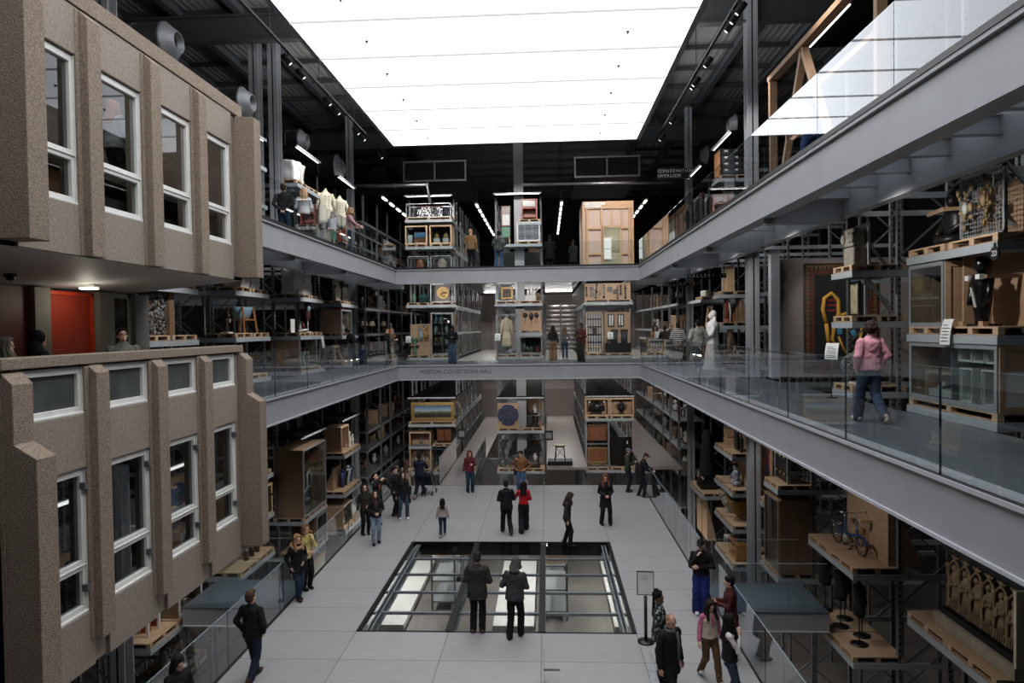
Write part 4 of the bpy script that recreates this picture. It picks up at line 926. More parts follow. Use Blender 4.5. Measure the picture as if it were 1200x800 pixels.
def cage(label, key, u, dep, z, w, d, h, m=m_wire, group=None, step=.11, name='wire_cage'):
    loc, r = spot(key, u, dep+d/2, z); t = thing(name, label, 'cage', loc, r, group); b = .035
    mb = MB()
    for x in (-w/2+b/2,w/2-b/2):
        for y in (-d/2+b/2,d/2-b/2): mb.box(x-b/2,x+b/2,y-b/2,y+b/2,0,h)
    for zz in (b/2, h-b/2):
        for y in (-d/2+b/2,d/2-b/2): mb.box(-w/2,w/2,y-b/2,y+b/2,zz-b/2,zz+b/2)
        for x in (-w/2+b/2,w/2-b/2): mb.box(x-b/2,x+b/2,-d/2,d/2,zz-b/2,zz+b/2)
    mb.build('frame', m, t)
    mb = MB(); g = .008
    x = -w/2+step
    while x < w/2-.03: mb.box(x-g/2,x+g/2,d/2-.02,d/2-.01,b,h-b); x += step
    zz = step
    while zz < h-.03: mb.box(-w/2+b,w/2-b,d/2-.02,d/2-.01,zz-g/2,zz+g/2); zz += step
    mb.build('mesh', m, t); return t
def board(label, key, u, dep, z, w, h, lean=0, m=m_ply, name='backboard', th=.04, foot=.4, cat='board'):
    """upright plywood board with triangular rear gussets"""
    loc, r = spot(key, u, dep, z); t = thing(name, label, cat, loc, r)
    MB().box(-w/2,w/2,0,th,0,h).build('panel', m, t)
    for s in (-1,1): mb = MB(); mb.prism([(th,0),(foot,0),(th,h*.92)],'x',s*(w/2-.03)-.02,s*(w/2-.03)+.02); mb.build('gusset', m, t)
    return t
def lathe_thing(name, label, cat, loc, prof, m, n=24, rz=0, group=None, parts=()):
    t = thing(name, label, cat, loc, rz, group); MB().lathe(prof, n).build('body', m, t)
    for pn, pf, pm in parts: MB().lathe(pf, n).build(pn, pm, t)
    return t
def vase(label, loc, h, r, m, neck=.35, name='vase', group=None):
    pr = [(r*.55,0),(r*.6,.02*h),(r*.8,.2*h),(r,.5*h),(r*.85,.7*h),(r*neck,.86*h),(r*neck*.95,.93*h),(r*neck*1.4,h),(r*neck*1.2,h),(r*neck*.8,.9*h)]
    t = thing(name, label, 'vase', loc, 0, group); MB().lathe(pr, 22).build('body', m, t); return t
def picture(label, key, u, dep, z, w, h, mfr, mart, fw=.08, depth=.07, name='framed_painting', lean=0, cat='painting', art=None):
    loc, r = spot(key, u, dep, z); t = thing(name, label, cat, loc, r)
    mb = MB()
    for a,b,c,d in ((-w/2,w/2,0,fw),(-w/2,w/2,h-fw,h),(-w/2,-w/2+fw,fw,h-fw),(w/2-fw,w/2,fw,h-fw)): mb.box(a,b,0,depth,c,d); 
    mb.build('frame', mfr, t, .012)
    MB().box(-w/2+fw,w/2-fw,depth*.45,depth*.6,fw,h-fw).build('canvas', mart, t)
    return t
def artmat(name, cols, kind='noise', scale=6, stops=None):
    """loose procedural picture: horizontal bands plus noise"""
    if name in MATS: return MATS[name]
    m = bpy.data.materials.new(name); m.use_nodes = True; nt = m.node_tree; N = nt.nodes; L = nt.links; b = N['Principled BSDF']; b.inputs['Roughness'].default_value = .5
    tc = N.new('ShaderNodeTexCoord'); rp = N.new('ShaderNodeValToRGB'); no = N.new('ShaderNodeTexNoise'); no.inputs['Scale'].default_value = scale; no.inputs['Detail'].default_value = 6
    L.new(tc.outputs['Object'], no.inputs['Vector'])
    if kind == 'land':
        sp = N.new('ShaderNodeSeparateXYZ'); L.new(tc.outputs['Generated'], sp.inputs[0])
        ad = N.new('ShaderNodeMath'); ad.operation = 'MULTIPLY_ADD'; ad.inputs[1].default_value = .3; L.new(no.outputs['Fac'], ad.inputs[0]); L.new(sp.outputs['Z'], ad.inputs[2])
        sb = N.new('ShaderNodeMath'); sb.operation = 'SUBTRACT'; sb.inputs[1].default_value = .15; L.new(ad.outputs[0], sb.inputs[0]); L.new(sb.outputs[0], rp.inputs[0])
    elif kind == 'cell':
        vo = N.new('ShaderNodeTexVoronoi'); vo.inputs['Scale'].default_value = scale; L.new(tc.outputs['Object'], vo.inputs['Vector']); sx = N.new('ShaderNodeSeparateColor'); L.new(vo.outputs['Color'], sx.inputs[0]); L.new(sx.outputs[0], rp.inputs[0])
    else: L.new(no.outputs['Fac'], rp.inputs[0])
    el = rp.color_ramp.elements; n = len(cols)
    while len(el) < n: el.new(.5)
    for i, c in enumerate(cols):
        el[i].position = (stops[i] if stops else (.3+.4*i/(n-1) if kind == 'noise' else i/(n-1))); el[i].color = (*lin(c), 1)
    if kind == 'cell': rp.color_ramp.interpolation = 'CONSTANT'
    L.new(rp.outputs[0], b.inputs['Base Color']); MATS[name] = m; return m
def label_board(label, loc, rz, h=.34, w=.24, post=0, name='label_board'):
    """curved white caption board, on a thin post when post > 0"""
    t = thing(name, label, 'label', loc, rz); vs = []; fs = []; n = 8
    for i in range(n+1):
        a = -.35+.9*i/n; y = .05*math.cos(i/n*PI)*-1; zz = post+h*i/n
        yy = .07*(i/n)**2
        vs += [(-w/2,yy,zz),(w/2,yy,zz),(w/2,yy+.008,zz),(-w/2,yy+.008,zz)]
    for i in range(n):
        for k in range(4): l = (k+1)%4; fs.append((i*4+k,i*4+l,(i+1)*4+l,(i+1)*4+k))
    fs += [(0,1,2,3),(n*4+3,n*4+2,n*4+1,n*4)]
    mb = MB(); mb.add(vs,fs); mb.build('card', m_paper, t)
    mb = MB()
    for i in range(1,7):
        q = i+1 if i > 1 else 1; yy = .07*(i/8)**2; mb.box(-w*.36,w*(.1 if i == 6 else .34),yy-.004,yy+.002,post+h*i/n,post+h*i/n+.012)
    mb.build('print', m_ink, t)
    if post: MB().tube([(0,.02,0),(0,.02,post+.1)],.01,8).build('post', m_black, t); MB().lathe([(.0,0),(.13,0),(.13,.012),(.0,.014)],18,(0,.02,0)).build('foot', m_black, t)
    return t
def rod_frame(mb, pts, r, n=6):
    for a, b in pts: mb.tube([a,b], r, n)
def P(key, u, dep, z): return spot(key, u, dep, z)[0]
# ------------------------------------------------------------ topmost gallery, left
pallet('L3',.6,.05,12.17,'the white-wrapped bundle'); pallet('L3',1.85,.05,12.17,'nothing, beside the white-wrapped bundle')
loc, r = spot('L3',.58,.55,12.17+PZ); t = thing('wrapped_bundle','big bundle wrapped in white cloth on the high left pallet','bundle',loc,r)
mb = MB(); k = 0
for i in range(10):
    for j in range(8):
        for q in range(8): pass
bm = bmesh.new(); bmesh.ops.create_cube(bm, size=1); bmesh.ops.subdivide_edges(bm, edges=bm.edges, cuts=9, use_grid_fill=True)
for v in bm.verts:
    p = v.co.copy(); s = Vector((p.x*1.05, p.y*.8, p.z*.72+.36)); n = noise.noise_vector(s*3.5)*.07; n2 = noise.noise_vector(s*9)*.025
    v.co = s + n*(1 if s.z > .05 else .2) + n2*(1 if s.z > .05 else 0); v.co.z = max(0, v.co.z + .08*(.5-abs(p.x)))
for f in bm.faces: f.smooth = True
me = bpy.data.meshes.new('cloth'); bm.to_mesh(me); bm.free(); me.materials.append(m_cloth_w); ob = bpy.data.objects.new('cloth', me); COL.objects.link(ob); ob.parent = t
MB().tube([(.1,-.43,.0),(.1,-.44,.4),(.1,-.4,.74),(.1,0,.76)],.012,6).build('strap', m_paper, t)
def coat(label, loc, rz, h=1.25, m=m_cream, w=.46, skirt=True, dark=None):
    t = thing('mannequin_coat', label, 'coat', loc, rz)
    MB().lathe([(.0,0),(.2,0),(.2,.02),(.02,.03)],18).build('base', m_black, t); MB().tube([(0,0,0),(0,0,.55)],.018,8).build('pole', m_black, t)
    mb = MB(); z = .35; k = len(mb.v)
    mb.lathe([(w*.66,z),(w*.62,z+.12),(w*.52,z+h*.45),(w*.42,z+h*.62),(w*.5,z+h*.8),(w*.5,z+h*.9),(w*.2,z+h*.99),(w*.14,z+h*1.04),(.01,z+h*1.04)],20,(0,0,0),1,.62)
    mb.noise(k,.022,6); mb.build('coat_body', m, t)
    for s in (-1,1): mb = MB(); mb.tube([(s*w*.42,0,z+h*.92),(s*w*.62,-.02,z+h*.72),(s*w*.68,-.06,z+h*.42)],[.085,.075,.065],10); mb.build('sleeve', m, t)
    mb = MB()
    for i in range(4):
        for s in (-1,1): mb.ball((s*.07,-w*.31-(.015 if i else 0),z+h*(.52+.1*i)),.018,.012,.018,8,6)
    mb.build('buttons', m_darkw, t)
    MB().lathe([(.0,0),(.045,0),(.05,.06),(.03,.09),(0,.1)],12,(0,0,z+h*1.02)).build('neck_cap', m_white, t)
    return t
coat('left of the two cream double-breasted coats on the topmost gallery', P('L3',2.62,-.15,10.78), PI*.2, 1.25, m_cream, .54)
coat('right of the two cream coats on the topmost gallery, half behind the other', P('L4',.35,.1,10.95), PI*.24, 1.3, m_cream, .52)
loc, r = spot('L3',2.6,-.15,9.46); t = thing('coat_plinth','low grey plinth under the left cream coat','plinth',loc,r); MB().box(-.4,.4,-.3,.3,0,1.28).build('block', m_deck, t, .01); MB().box(-.42,.42,-.32,.32,1.28,1.31).build('top', m_ply, t)
pallet('L4',1.9,.1,10.95,'the orange chest',1.15,.9)
loc, r = spot('L4',1.9,.5,10.95+PZ); t = thing('wooden_chest','orange brown upright wooden chest on the left of the topmost gallery','chest',loc,r)
MB().box(-.42,.42,-.3,.3,.06,.9).build('body', mat('orange wood',(184,84,40),.45,var=.15,stretch=(1,1,6)), t, .01); MB().box(-.46,.46,-.34,.34,.9,.96).build('lid', m_redw, t)
for s in (-1,1): MB().box(s*.21-.18,s*.21+.18,-.315,-.3,.14,.84).build('door', mat('orange wood',(184,84,40)), t)
for x in (-.36,.36): 
    for y in (-.24,.24): MB().box(x-.04,x+.04,y-.04,y+.04,0,.06).build('foot', m_redw, t)
for i,(u,l) in enumerate(((.75,'clear-fronted pale crate under the orange chest, nearer of two'),(1.95,'clear-fronted pale crate under the orange chest, farther of two'))):
    pallet('L4',u,.02,9.6,'the clear-fronted crate '+('nearest' if i == 0 else 'second')+' below the chest')
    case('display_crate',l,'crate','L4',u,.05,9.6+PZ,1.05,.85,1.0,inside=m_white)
# ------------------------------------------------------------ topmost gallery, back racks
for i,(u,z,w) in enumerate(((1.24,12.45,2.4),)):
    pallet('BL',u,.05,z,'the cage with the black and white panel',2.4,1.0)
cage('pale wire cage holding a black and white patterned panel','BL',1.24,.06,12.45+PZ,2.35,.9,.72)
loc, r = spot('BL',1.24,.5,12.45+PZ+.01); t = thing('patterned_panel','black and white patterned hanging panel inside the top wire cage','panel',loc,r)
MB().box(-.66,.66,0,.04,.08,.6).build('panel', artmat('swirl print',[(24,22,30),(230,228,226),(40,36,60),(224,222,220)],'cell',16), t); MB().tube([(-.7,.02,.63),(.7,.02,.63)],.015,6).build('rail', m_redw, t)
for i,(u,l) in enumerate(((.58,'pine display case with a desert landscape painting, left of two on the back left rack'),(1.86,'pine display case with two white boxed models, right of two on the back left rack'))):
    pallet('BL',u,.05,11.06,'the pine case on the '+('left' if i == 0 else 'right')+' of the back left top rack',1.14)
    case('display_case',l,'case','BL',u,.06,11.06+PZ,1.12,.85,.96,wood=m_pine)
loc, r = spot('BL',.7,.45,11.06+PZ+.06); t = thing('landscape_painting','small blue and ochre landscape painting inside the left pine case','painting',loc,r); MB().box(-.28,.32,0,.04,.1,.62).build('canvas', artmat('desert',[(120,66,30),(150,96,50),(60,50,40),(90,130,180),(120,160,210)],'land',5,[0,.3,.42,.5,.9]), t); MB().box(-.3,.34,.04,.06,.08,.64).build('stretcher', m_pine, t)
label_board('white label card inside the left pine case', P('BL',.24,.15,11.06+PZ+.08), 0, .42, .22)
for i, u in enumerate((1.62,2.1)):
    loc, r = spot('BL',u,.35,11.06+PZ+.05); t = thing('model_house', ('left' if i == 0 else 'right')+' white boxed architectural model inside the right pine case','model',loc,r)
    MB().box(-.16,.16,-.14,.14,0,.26).build('base_box', m_white, t); mb = MB(); mb.prism([(-.12,.26),(.12,.26),(.12,.42),(0,.55),(-.12,.42)],'y',-.1,.1); mb.build('house', m_gold, t)
for i, u in enumerate((.66,1.86)):
    pallet('BL',u,.05,9.6,('left' if i == 0 else 'right')+' floor cage of the back left top rack',1.1)
    cage(('left' if i == 0 else 'right')+' floor-level wire cage on the back left top rack','BL',u,.06,9.6+PZ,1.1,.9,.85)
    loc, r = spot('BL',u,.5,9.6+PZ+.005); t = thing('carved_ornament',('brown carved' if i == 0 else 'grey carved')+' ornament inside the '+('left' if i == 0 else 'right')+' floor cage','ornament',loc,r)
    mb = MB(); k = 0; mb.lathe([(.2,.02),(.12,.1),(.22,.3),(.26,.5),(.16,.66),(.05,.74)],12,(0,0,0),1,.4); mb.noise(0,.05,7,i); mb.build('body', m_brownw if i == 0 else m_stone, t); MB().box(-.22,.22,-.14,.14,0,.03).build('foot', m_pine, t)
# middle back rack, topmost
loc, r = spot('BC',.62,.5,11.1); t = thing('standing_mirror','tall framed mirror with a bright lower half, middle back rack','mirror',loc,r)
mb = MB()
for a,b,c,d in ((-.24,.24,1.0,1.05),(-.24,.24,2.0,2.05),(-.24,-.19,1.05,2.0),(.19,.24,1.05,2.0)): mb.box(a,b,0,.06,c,d)
mb.build('frame', m_brownw, t); MB().box(-.19,.19,.02,.04,1.05,1.6).build('mirror_plate', m_white, t); MB().box(-.19,.19,.02,.04,1.6,2.0).build('upper_panel', mat('greyish panel',(150,140,134),.5), t)
for s in (-1,1): MB().box(s*.2-.02,s*.2+.02,0,.05,0,1.0).build('leg', m_brownw, t)
loc, r = spot('BC',.62,.3,11.1+.0); t = thing('green_chair','green upholstered chair with pale legs, below the framed mirror','chair',loc,r)
MB().box(-.22,.22,.1,.16,.42,.95).build('backrest', m_green, t, .02); MB().box(-.22,.22,-.2,.14,.36,.44).build('seat', m_green, t, .02)
for x in (-.19,.19):
    for y in (-.16,.12): MB().box(x-.02,x+.02,y-.02,y+.02,0,.36).build('leg', m_pine, t)
pallet('BC',.62,.05,9.55,'the tub chair at the foot of the middle back rack',1.1); pallet('BC',1.8,.05,11.1,'the white case with blue glass',1.2)
case('display_case','white divided case with blue glass vessels, middle back rack','case','BC',1.8,.06,11.1+PZ,1.16,.8,.9,wood=m_white,frame=m_white,inside=mat('pale lining',(190,186,184),.7),shelves=1,cols=3)
for i,(u,m,h) in enumerate(((1.42,m_bluep,.3),(1.8,m_blue,.22),(2.2,m_darkw,.2))): vase(('left slim blue','middle round blue','right dark low')[i]+' vessel in the white divided case', P('BC',u,.35,11.1+PZ+.03), h,.09,m)
loc, r = spot('BC',1.85,.55,12.25); t = thing('deck_stand','small raised deck carrying the red brown cabinet','deck',loc,r)
mb = MB(); mb.box(-.6,.6,-.55,.5,-.16,-.02); mb.build('deck', m_rail, t)
for x in (-.56,.56): MB().box(x-.03,x+.03,.42,.48,-1.14,-.16).build('upright', m_up, t)
pallet('BC',1.85,.05,12.23,'the red brown cabinet',1.15); 
loc, r = spot('BC',1.85,.5,12.23+PZ); t = thing('wooden_cabinet','red brown open wooden cabinet high on the middle back rack','cabinet',loc,r)
mb = MB(); mb.box(-.42,-.34,-.3,.3,0,1.0); mb.box(.34,.42,-.3,.3,0,1.0); mb.box(-.42,.42,-.3,.3,1.0,1.06); mb.box(-.34,.34,.26,.3,.12,1.0); mb.build('carcass', m_redw, t)
MB().box(-.34,.34,-.3,.26,.12,.18).build('shelf', m_redw, t); MB().box(-.34,.34,-.3,.26,.58,.64).build('shelf', m_redw, t); MB().box(-.32,.32,-.28,-.26,.68,.98).build('glass_door', mat('clouded pane',(176,166,160),.2), t)
pallet('BC',1.75,.05,9.55,'the dark red draped thing',1.2)
loc, r = spot('BC',1.75,.5,9.55+PZ); t = thing('folded_textile','low dark red folded textile at the foot of the middle back rack','textile',loc,r); mb = MB(); mb.ball((0,0,.1),.42,.3,.13,16,8); mb.noise(0,.05,5); mb.build('cloth', mat('dark red cloth',(84,40,44),.9), t)
# ------------------------------------------------------------ timber cabins
def cabin(label, x0, x1, y0, y1, z0, h, side):
    t = thing('timber_cabin', label, 'cabin', (x0,y0,z0)); w = x1-x0; d = y1-y0
    m_t = mat('fresh timber',(192,152,116),.6,var=.12,scale=3,stretch=(1,1,6)); m_p = mat('pinkish panel',(196,172,156),.7,var=.05)
    if side == 'front':
        dx0, dx1, dh = .42*w, .735*w, .645*h
        xs = [0,.045*w,.085*w,.36*w,dx0-.08,dx1,dx1+.08,.93*w,.965*w,w]
        mb = MB()
        mb.box(.02,dx0,.05,.08,.02,h-.02); mb.box(dx1,w-.02,.05,.08,.02,h-.02); mb.box(dx0,dx1,.05,.08,dh,h-.02); mb.box(0,.03,.08,d,0,h); mb.box(w-.03,w,.08,d,0,h); mb.box(0,w,.08,d,h-.04,h)
        mb.build('panel', m_p, t)
        def stud(a,b,c,e): MB().box(a,b,-.06,.05,c,e).build('stud', m_t, t)
        stud(0,w,h-.38,h)
        for x in (0,.075*w,.355*w,.895*w,.96*w): stud(x,x+.04*w,0,h-.38)
        stud(dx0-.1,dx0,0,dh); stud(dx1,dx1+.1,0,dh); stud(dx0-.1,dx1+.1,dh,dh+.1); stud(.56*w,.595*w,dh+.1,h-.38); stud(.75*w,.785*w,dh+.1,h-.38)
        for z in (.27*h,.62*h): stud(.115*w,.355*w,z,z+.09); stud(dx1+.1,.895*w,z,z+.09)
        mr = mat('cream room wall',(172,168,146),.8,var=.04)
        mb = MB(); mb.box(dx0-.1,dx1+.4,1.6,1.64,0,dh+.3); mb.box(dx1+.36,dx1+.4,.1,1.6,0,dh+.3); mb.box(dx0-.14,dx0-.1,.1,1.6,0,dh+.3); mb.build('room_wall', mr, t)
        MB().box(dx0,dx0+.33*w*.6,1.56,1.6,.95,2.05).build('room_window', glow('daylit window',(255,255,250),.85), t)
        mb = MB()
        for a,b,c,e in ((dx0-.04,dx0+.24*w,.9,.95),(dx0-.04,dx0+.24*w,2.05,2.1),(dx0-.04,dx0+.24*w,1.46,1.5)): mb.box(a,b,1.53,1.57,c,e)
        mb.build('window_bar', m_white, t)
        MB().box(dx0,dx1,.1,1.6,0,.04).build('room_floor', m_darkw, t)
        for k,(row,n) in enumerate((('front',11),('second',9))):
            mb = MB(); mb.cur = 0
            for i in range(n): mb.box(.1+.098*i,.1+.098*i+.09,-.085,-.06,h-.17-.14*k,h-.06-.14*k)
            mb.cur = 1
            for i in range(n): x = .1+.098*i+.03; mb.box(x,x+.012,-.088,-.085,h-.15-.14*k,h-.08-.14*k); mb.box(x,x+.035,-.088,-.085,h-.12-.14*k,h-.11-.14*k)
            mb.build('letter_tiles', [m_paper, m_ink], t)
    else:
        mb = MB(); mb.box(.05,.08,0,d,0,h); mb.box(.05,w,0,.04,0,h); mb.box(.05,w,0,d,h-.05,h); mb.build('panel', m_p, t)
        def stud(a,b,c,e): MB().box(-.06,.05,a,b,c,e).build('stud', m_t, t)
        stud(0,d,h-.16,h)
        for y in (0,.35,2.0,2.18,4.6,4.75,6.6,8.4,10.2,d-.12): stud(y,y+.12,0,h-.16)
        stud(.47,2.0,h*.52,h*.52+.1); stud(4.87,6.6,h*.6,h*.6+.1); stud(6.72,8.4,h*.5,h*.5+.1)
        MB().box(.02,.045,2.32,4.58,0,h*.9).build('recess_wall', mat('cream room wall',(172,168,146),.8), t); MB().box(-.01,.02,2.9,4.3,.75,2.25).build('room_window', glow('daylit window',(255,255,250),.85), t)
        mb = MB(); mb.box(-.03,0,2.85,4.35,1.48,1.52); mb.build('window_bar', m_white, t)
    return t
cabin('fresh timber cabin with a doorway and letter tiles, back of the topmost gallery', 1.9,4.5,34.3,37.2,Z3,3.72,'front')
cabin('long fresh timber cabin with a bright window, right side of the topmost gallery', RR+.05,RR+1.3,32.0,44,Z3,3.1,'side')
# ------------------------------------------------------------ topmost gallery, right
pallet('R3',2.1,.05,12.38,'the black drawer cabinet',.98,1.3)
loc, r = spot('R3',2.1,.72,12.38+PZ); t = thing('drawer_cabinet','black cabinet of labelled drawers high on the right','cabinet',loc,r)
MB().box(-.44,.44,-.62,.62,0,1.02).build('carcass', m_black, t)
for i in range(4):
    for j in range(3): mb = MB(); mb.box(.44,.455,-.56+.38*j,-.22+.38*j,.06+.24*i,.26+.24*i); d = mb.build('drawer', m_dsteel, t); MB().box(.455,.462,-.47+.38*j,-.34+.38*j,.15+.24*i,.22+.24*i).build('drawer_label', m_paper, d)
MB().box(-.4,.4,-.64,-.62,.05,.95).build('front_panel', mat('orange tan panel',(190,130,84),.6,var=.4,scale=9), t)
t = thing('timber_truss','big open timber truss frame rising behind the right upper balustrade','frame',(RR-.12,13.2,Z3)); m_t = mat('fresh timber',(192,152,116))
o = (RR-.12,13.2,Z3); tw = .16
def tb(nm, p, q, w=.2): mb = MB(); mb.bar(p,q,.14,w,(1,0,0)); mb.build(nm, mat('weathered timber',(150,120,94),.65,var=.15,scale=3,stretch=(6,6,1)), t)
tb('post',(0,6.2,0),(0,6.2,4.3)); tb('post',(0,.1,0),(0,.1,4.3)); tb('top_chord',(0,0,4.3),(0,6.3,4.3),.24); tb('lower_chord',(0,0,.1),(0,6.2,.1))
tb('diagonal',(0,6.0,.2),(0,3.9,4.2),.16); tb('diagonal',(0,3.9,4.2),(0,1.6,.2),.16); tb('rail',(0.15,6.1,3.1),(0.15,.4,3.1),.14)
loc, r = spot('R1',1.2,.3,9.6); pallet('R1',.65,.1,9.6,'the hanging yellow green jacket'); 
t = thing('work_jacket','yellow green jacket hanging behind the reflecting right upper glass','jacket',P('R1',.8,.4,9.6+PZ),-PI/2)
MB().tube([(0,0,0),(0,0,1.0)],.02,8).build('stand', m_black, t); mb = MB(); mb.lathe([(.22,.75),(.25,1.0),(.27,1.3),(.22,1.42),(.07,1.5)],16,(0,0,0),1,.5); mb.noise(0,.03,6); mb.build('jacket_body', mat('yellow green cloth',(168,178,60),.8), t)
for s in (-1,1): MB().tube([(s*.24,0,1.4),(s*.33,0,1.1),(s*.34,-.04,.8)],[.08,.07,.06],8).build('sleeve', mat('yellow green cloth',(168,178,60)), t)
t = thing('red_ball','red round object on the right topmost rack deck','ball',P('R1',1.7,.35,9.6)); MB().ball((0,0,.22),.22).build('ball', mat('red gloss',(190,40,44),.3), t)
loc, r = spot('R1',1.25,.55,13.72); t = thing('rack_canopy','black canopy with a bright light strip above the right upper glass','canopy',loc,r)
MB().box(-1.2,1.2,-.55,.6,0,.04).build('sheet', m_canopy, t); MB().box(-1.2,1.2,-.57,-.55,-.03,.05).build('edge', m_lip, t); MB().box(-1.1,1.1,-.52,-.49,-.03,-.005).build('light_strip', m_led, t)
for x in (-1.1,1.1): MB().box(x-.03,x+.03,.4,.46,.04,.1).build('bracket', m_up, t)
# ------------------------------------------------------------ middle gallery, left
for u,w in ((.6,'the scrap-filled panel'),(1.85,'the tan side of the scrap-filled panel')): pallet('L1',u,.03,6.6,w,1.14)
loc, r = spot('L1',1.05,.6,6.6+PZ); t = thing('scrap_panel','square panel packed with crumpled silver and black scraps on the left rack','panel',loc,r)
MB().box(-.85,.9,-.1,.3,0,1.12).build('backing', m_mdf, t); MB().box(.72,.95,-.22,-.1,0,1.12).build('side_board', m_mdf, t)
mb = MB(); random.seed(3)
for i in range(420):
    x = random.uniform(-.82,.68); z = random.uniform(.05,1.06); k = len(mb.v); mb.cur = random.choice((0,0,1,1,2,3)); mb.ball((0,0,0),random.uniform(.03,.07),random.uniform(.02,.05),random.uniform(.02,.05),6,4)
    M = Matrix.Translation((x,-.13,z)) @ Matrix.Rotation(random.uniform(0,3),4,'Y') @ Matrix.Rotation(random.uniform(0,3),4,'X'); mb.rot(k,M)
o_ = mb.build('scraps', [mat('crushed foil',(176,178,182),.3,metal=.6), m_black, mat('grey scrap',(104,106,112),.5), mat('brown scrap',(110,92,80),.5)], t); o_['kind'] = 'stuff'
MB().box(-.6,-.42,-.2,-.18,.62,.84).build('label_card', m_paper, t)
for u,w in ((.6,'nothing, highest on the left rack by the blocks, nearer'),(1.85,'nothing, highest on the left rack by the blocks, farther')): pallet('L1',u,.03,7.93,w,1.14)
for u,w in ((.6,'the white boxes above the blue tub, nearer'),(1.85,'the white boxes above the blue tub, farther')): pallet('L2',u,.03,8.02,w,1.14)
for i,u in enumerate((1.0,1.75)):
    loc, r = spot('L2',u,.4,8.02+PZ); t = thing('white_crate',('nearer' if i == 0 else 'farther')+' of two white slatted boxes above the blue tub','crate',loc,r)
    MB().box(-.3,.3,-.25,.25,0,.62).build('body', m_white, t)
    for z in (.15,.32,.49): MB().box(-.31,.31,-.262,-.25,z-.04,z+.04).build('slat', m_paper, t)
for u,w in ((.6,'the black figurine'),(1.85,'the blue tub')): pallet('L2',u,.03,6.62,w,1.14)
t = thing('figurine','small black and white figurine on the left rack beside the blue tub','figurine',P('L2',.35,.45,6.62+PZ),PI/2)
MB().box(-.16,.16,-.12,.12,0,.04).build('base', m_white, t); mb = MB(); mb.lathe([(.12,.04),(.1,.15),(.07,.25),(.11,.36),(.09,.44),(.03,.47)],12,(0,0,0),1,.7); mb.ball((.02,-.02,.52),.08,.08,.09); mb.build('body', m_bronze, t); MB().ball((.03,-.09,.38),.035,.02,.06).build('pale_face', m_white, t)
t = thing('wash_tub','pale blue enamel tub standing on wooden legs on the left rack','tub',P('L2',1.45,.5,6.62+PZ),PI/2)
mb = MB(); mb.lathe([(.0,.44),(.26,.46),(.34,.7),(.37,.82),(.35,.82),(.24,.5),(0,.48)],24,(0,0,0),1.25,.85); mb.build('tub', m_tub, t)
for sx in (-1,1):
    for sy in (-1,1): MB().bar((sx*.46,sy*.3,0),(sx*.38,sy*.22,.82),.045).build('leg', mat('tan wood',(170,116,70),.5), t)
for sy in (-1,1): MB().bar((-.42,sy*.26,.42),(.42,sy*.26,.42),.04).build('rail', mat('tan wood',(170,116,70)), t)
pallet('L2',1.6,.03,5.3,'the small dark vase on the left rack floor',1.3)
vase('small dark patterned vase on the lowest left rack deck', P('L2',.7,.35,5.3), .42,.15,m_teal)
for u,w in ((.6,'the white sheeted panels, nearer'),(1.9,'the white sheeted panels, farther')): pallet('L3',u,.05,8.02,w,1.14)
for i,(u,w,h) in enumerate(((.38,.75,1.02),(1.3,1.0,1.15))):
    loc, r = spot('L3',u,.45,8.02+PZ); t = thing('sheeted_panel',('narrower nearer' if i == 0 else 'wider farther')+' tall panel wrapped in white translucent sheet','panel',loc,r)
    bm = bmesh.new(); bmesh.ops.create_cube(bm, size=1); bmesh.ops.subdivide_edges(bm, edges=bm.edges, cuts=8, use_grid_fill=True)
    for v in bm.verts:
        p = v.co; s = Vector((p.x*w, p.y*.5, (p.z+.5)*h)); s += noise.noise_vector(s*5+Vector((i*3,0,0)))*.06*(1 if s.z > .02 else 0); v.co = s; v.co.z = max(0,v.co.z)
    for f in bm.faces: f.smooth = True
    me = bpy.data.meshes.new('sheet'); bm.to_mesh(me); bm.free(); me.materials.append(m_cloth_w); ob = bpy.data.objects.new('sheet', me); COL.objects.link(ob); ob.parent = t
    MB().box(-w*.3,w*.3,-.29,-.27,h*.4,h*.55).build('tape_label', m_paper, t)
for u,w in ((.6,'the white card and the dark hat'),(1.9,'the red and blue costume')): pallet('L3',u,.05,6.6,w,1.14)
t = thing('display_card','small white upright card on the left rack by a dark hat','card',P('L3',.3,.4,6.6+PZ),PI/2); MB().box(-.2,.2,0,.02,0,.5).build('card', m_paper, t); MB().bar((0,.02,.3),(0,.2,0),.03,.01).build('strut', m_paper, t)
t = thing('feathered_hat','dark rounded hat with white and maroon edging on the left rack','hat',P('L3',.95,.4,6.6+PZ),PI/2)
mb = MB(); mb.lathe([(.36,.0),(.34,.05),(.3,.2),(.2,.38),(.06,.46),(0,.47)],18,(0,0,0),1,.7); mb.build('crown', m_bronze, t); MB().tube([(-.36,-.1,.06),(-.2,-.25,.08),(0,-.27,.1),(.2,-.25,.08),(.36,-.1,.06)],.04,8).build('edging', m_white, t); MB().ball((-.1,-.2,.24),.08,.05,.1).build('maroon_tuft', mat('maroon felt',(110,30,40),.8), t)
t = thing('costume_on_stand','small red and blue costume on a white stand on the left rack','costume',P('L3',2.0,.45,6.6+PZ),PI/2)
MB().lathe([(0,0),(.14,0),(.14,.03),(.03,.04)],14).build('base', m_white, t); MB().tube([(0,0,.03),(0,0,.6)],.03,8).build('pole', m_white, t); mb = MB(); mb.lathe([(.17,.5),(.15,.75),(.2,1.05),(.14,1.15),(.05,1.2)],14,(0,0,0),1,.6); mb.build('body', mat('dark red cloth',(112,30,40),.8), t); MB().ball((-.12,-.08,.95),.09,.07,.14).build('blue_panel', m_tub, t)
MB().ball((0,0,1.28),.07,.07,.09).build('head_form', m_bronze, t)
pallet('L3',1.2,.05,5.3,'the big brown glass-fronted crate',2.0,1.15)
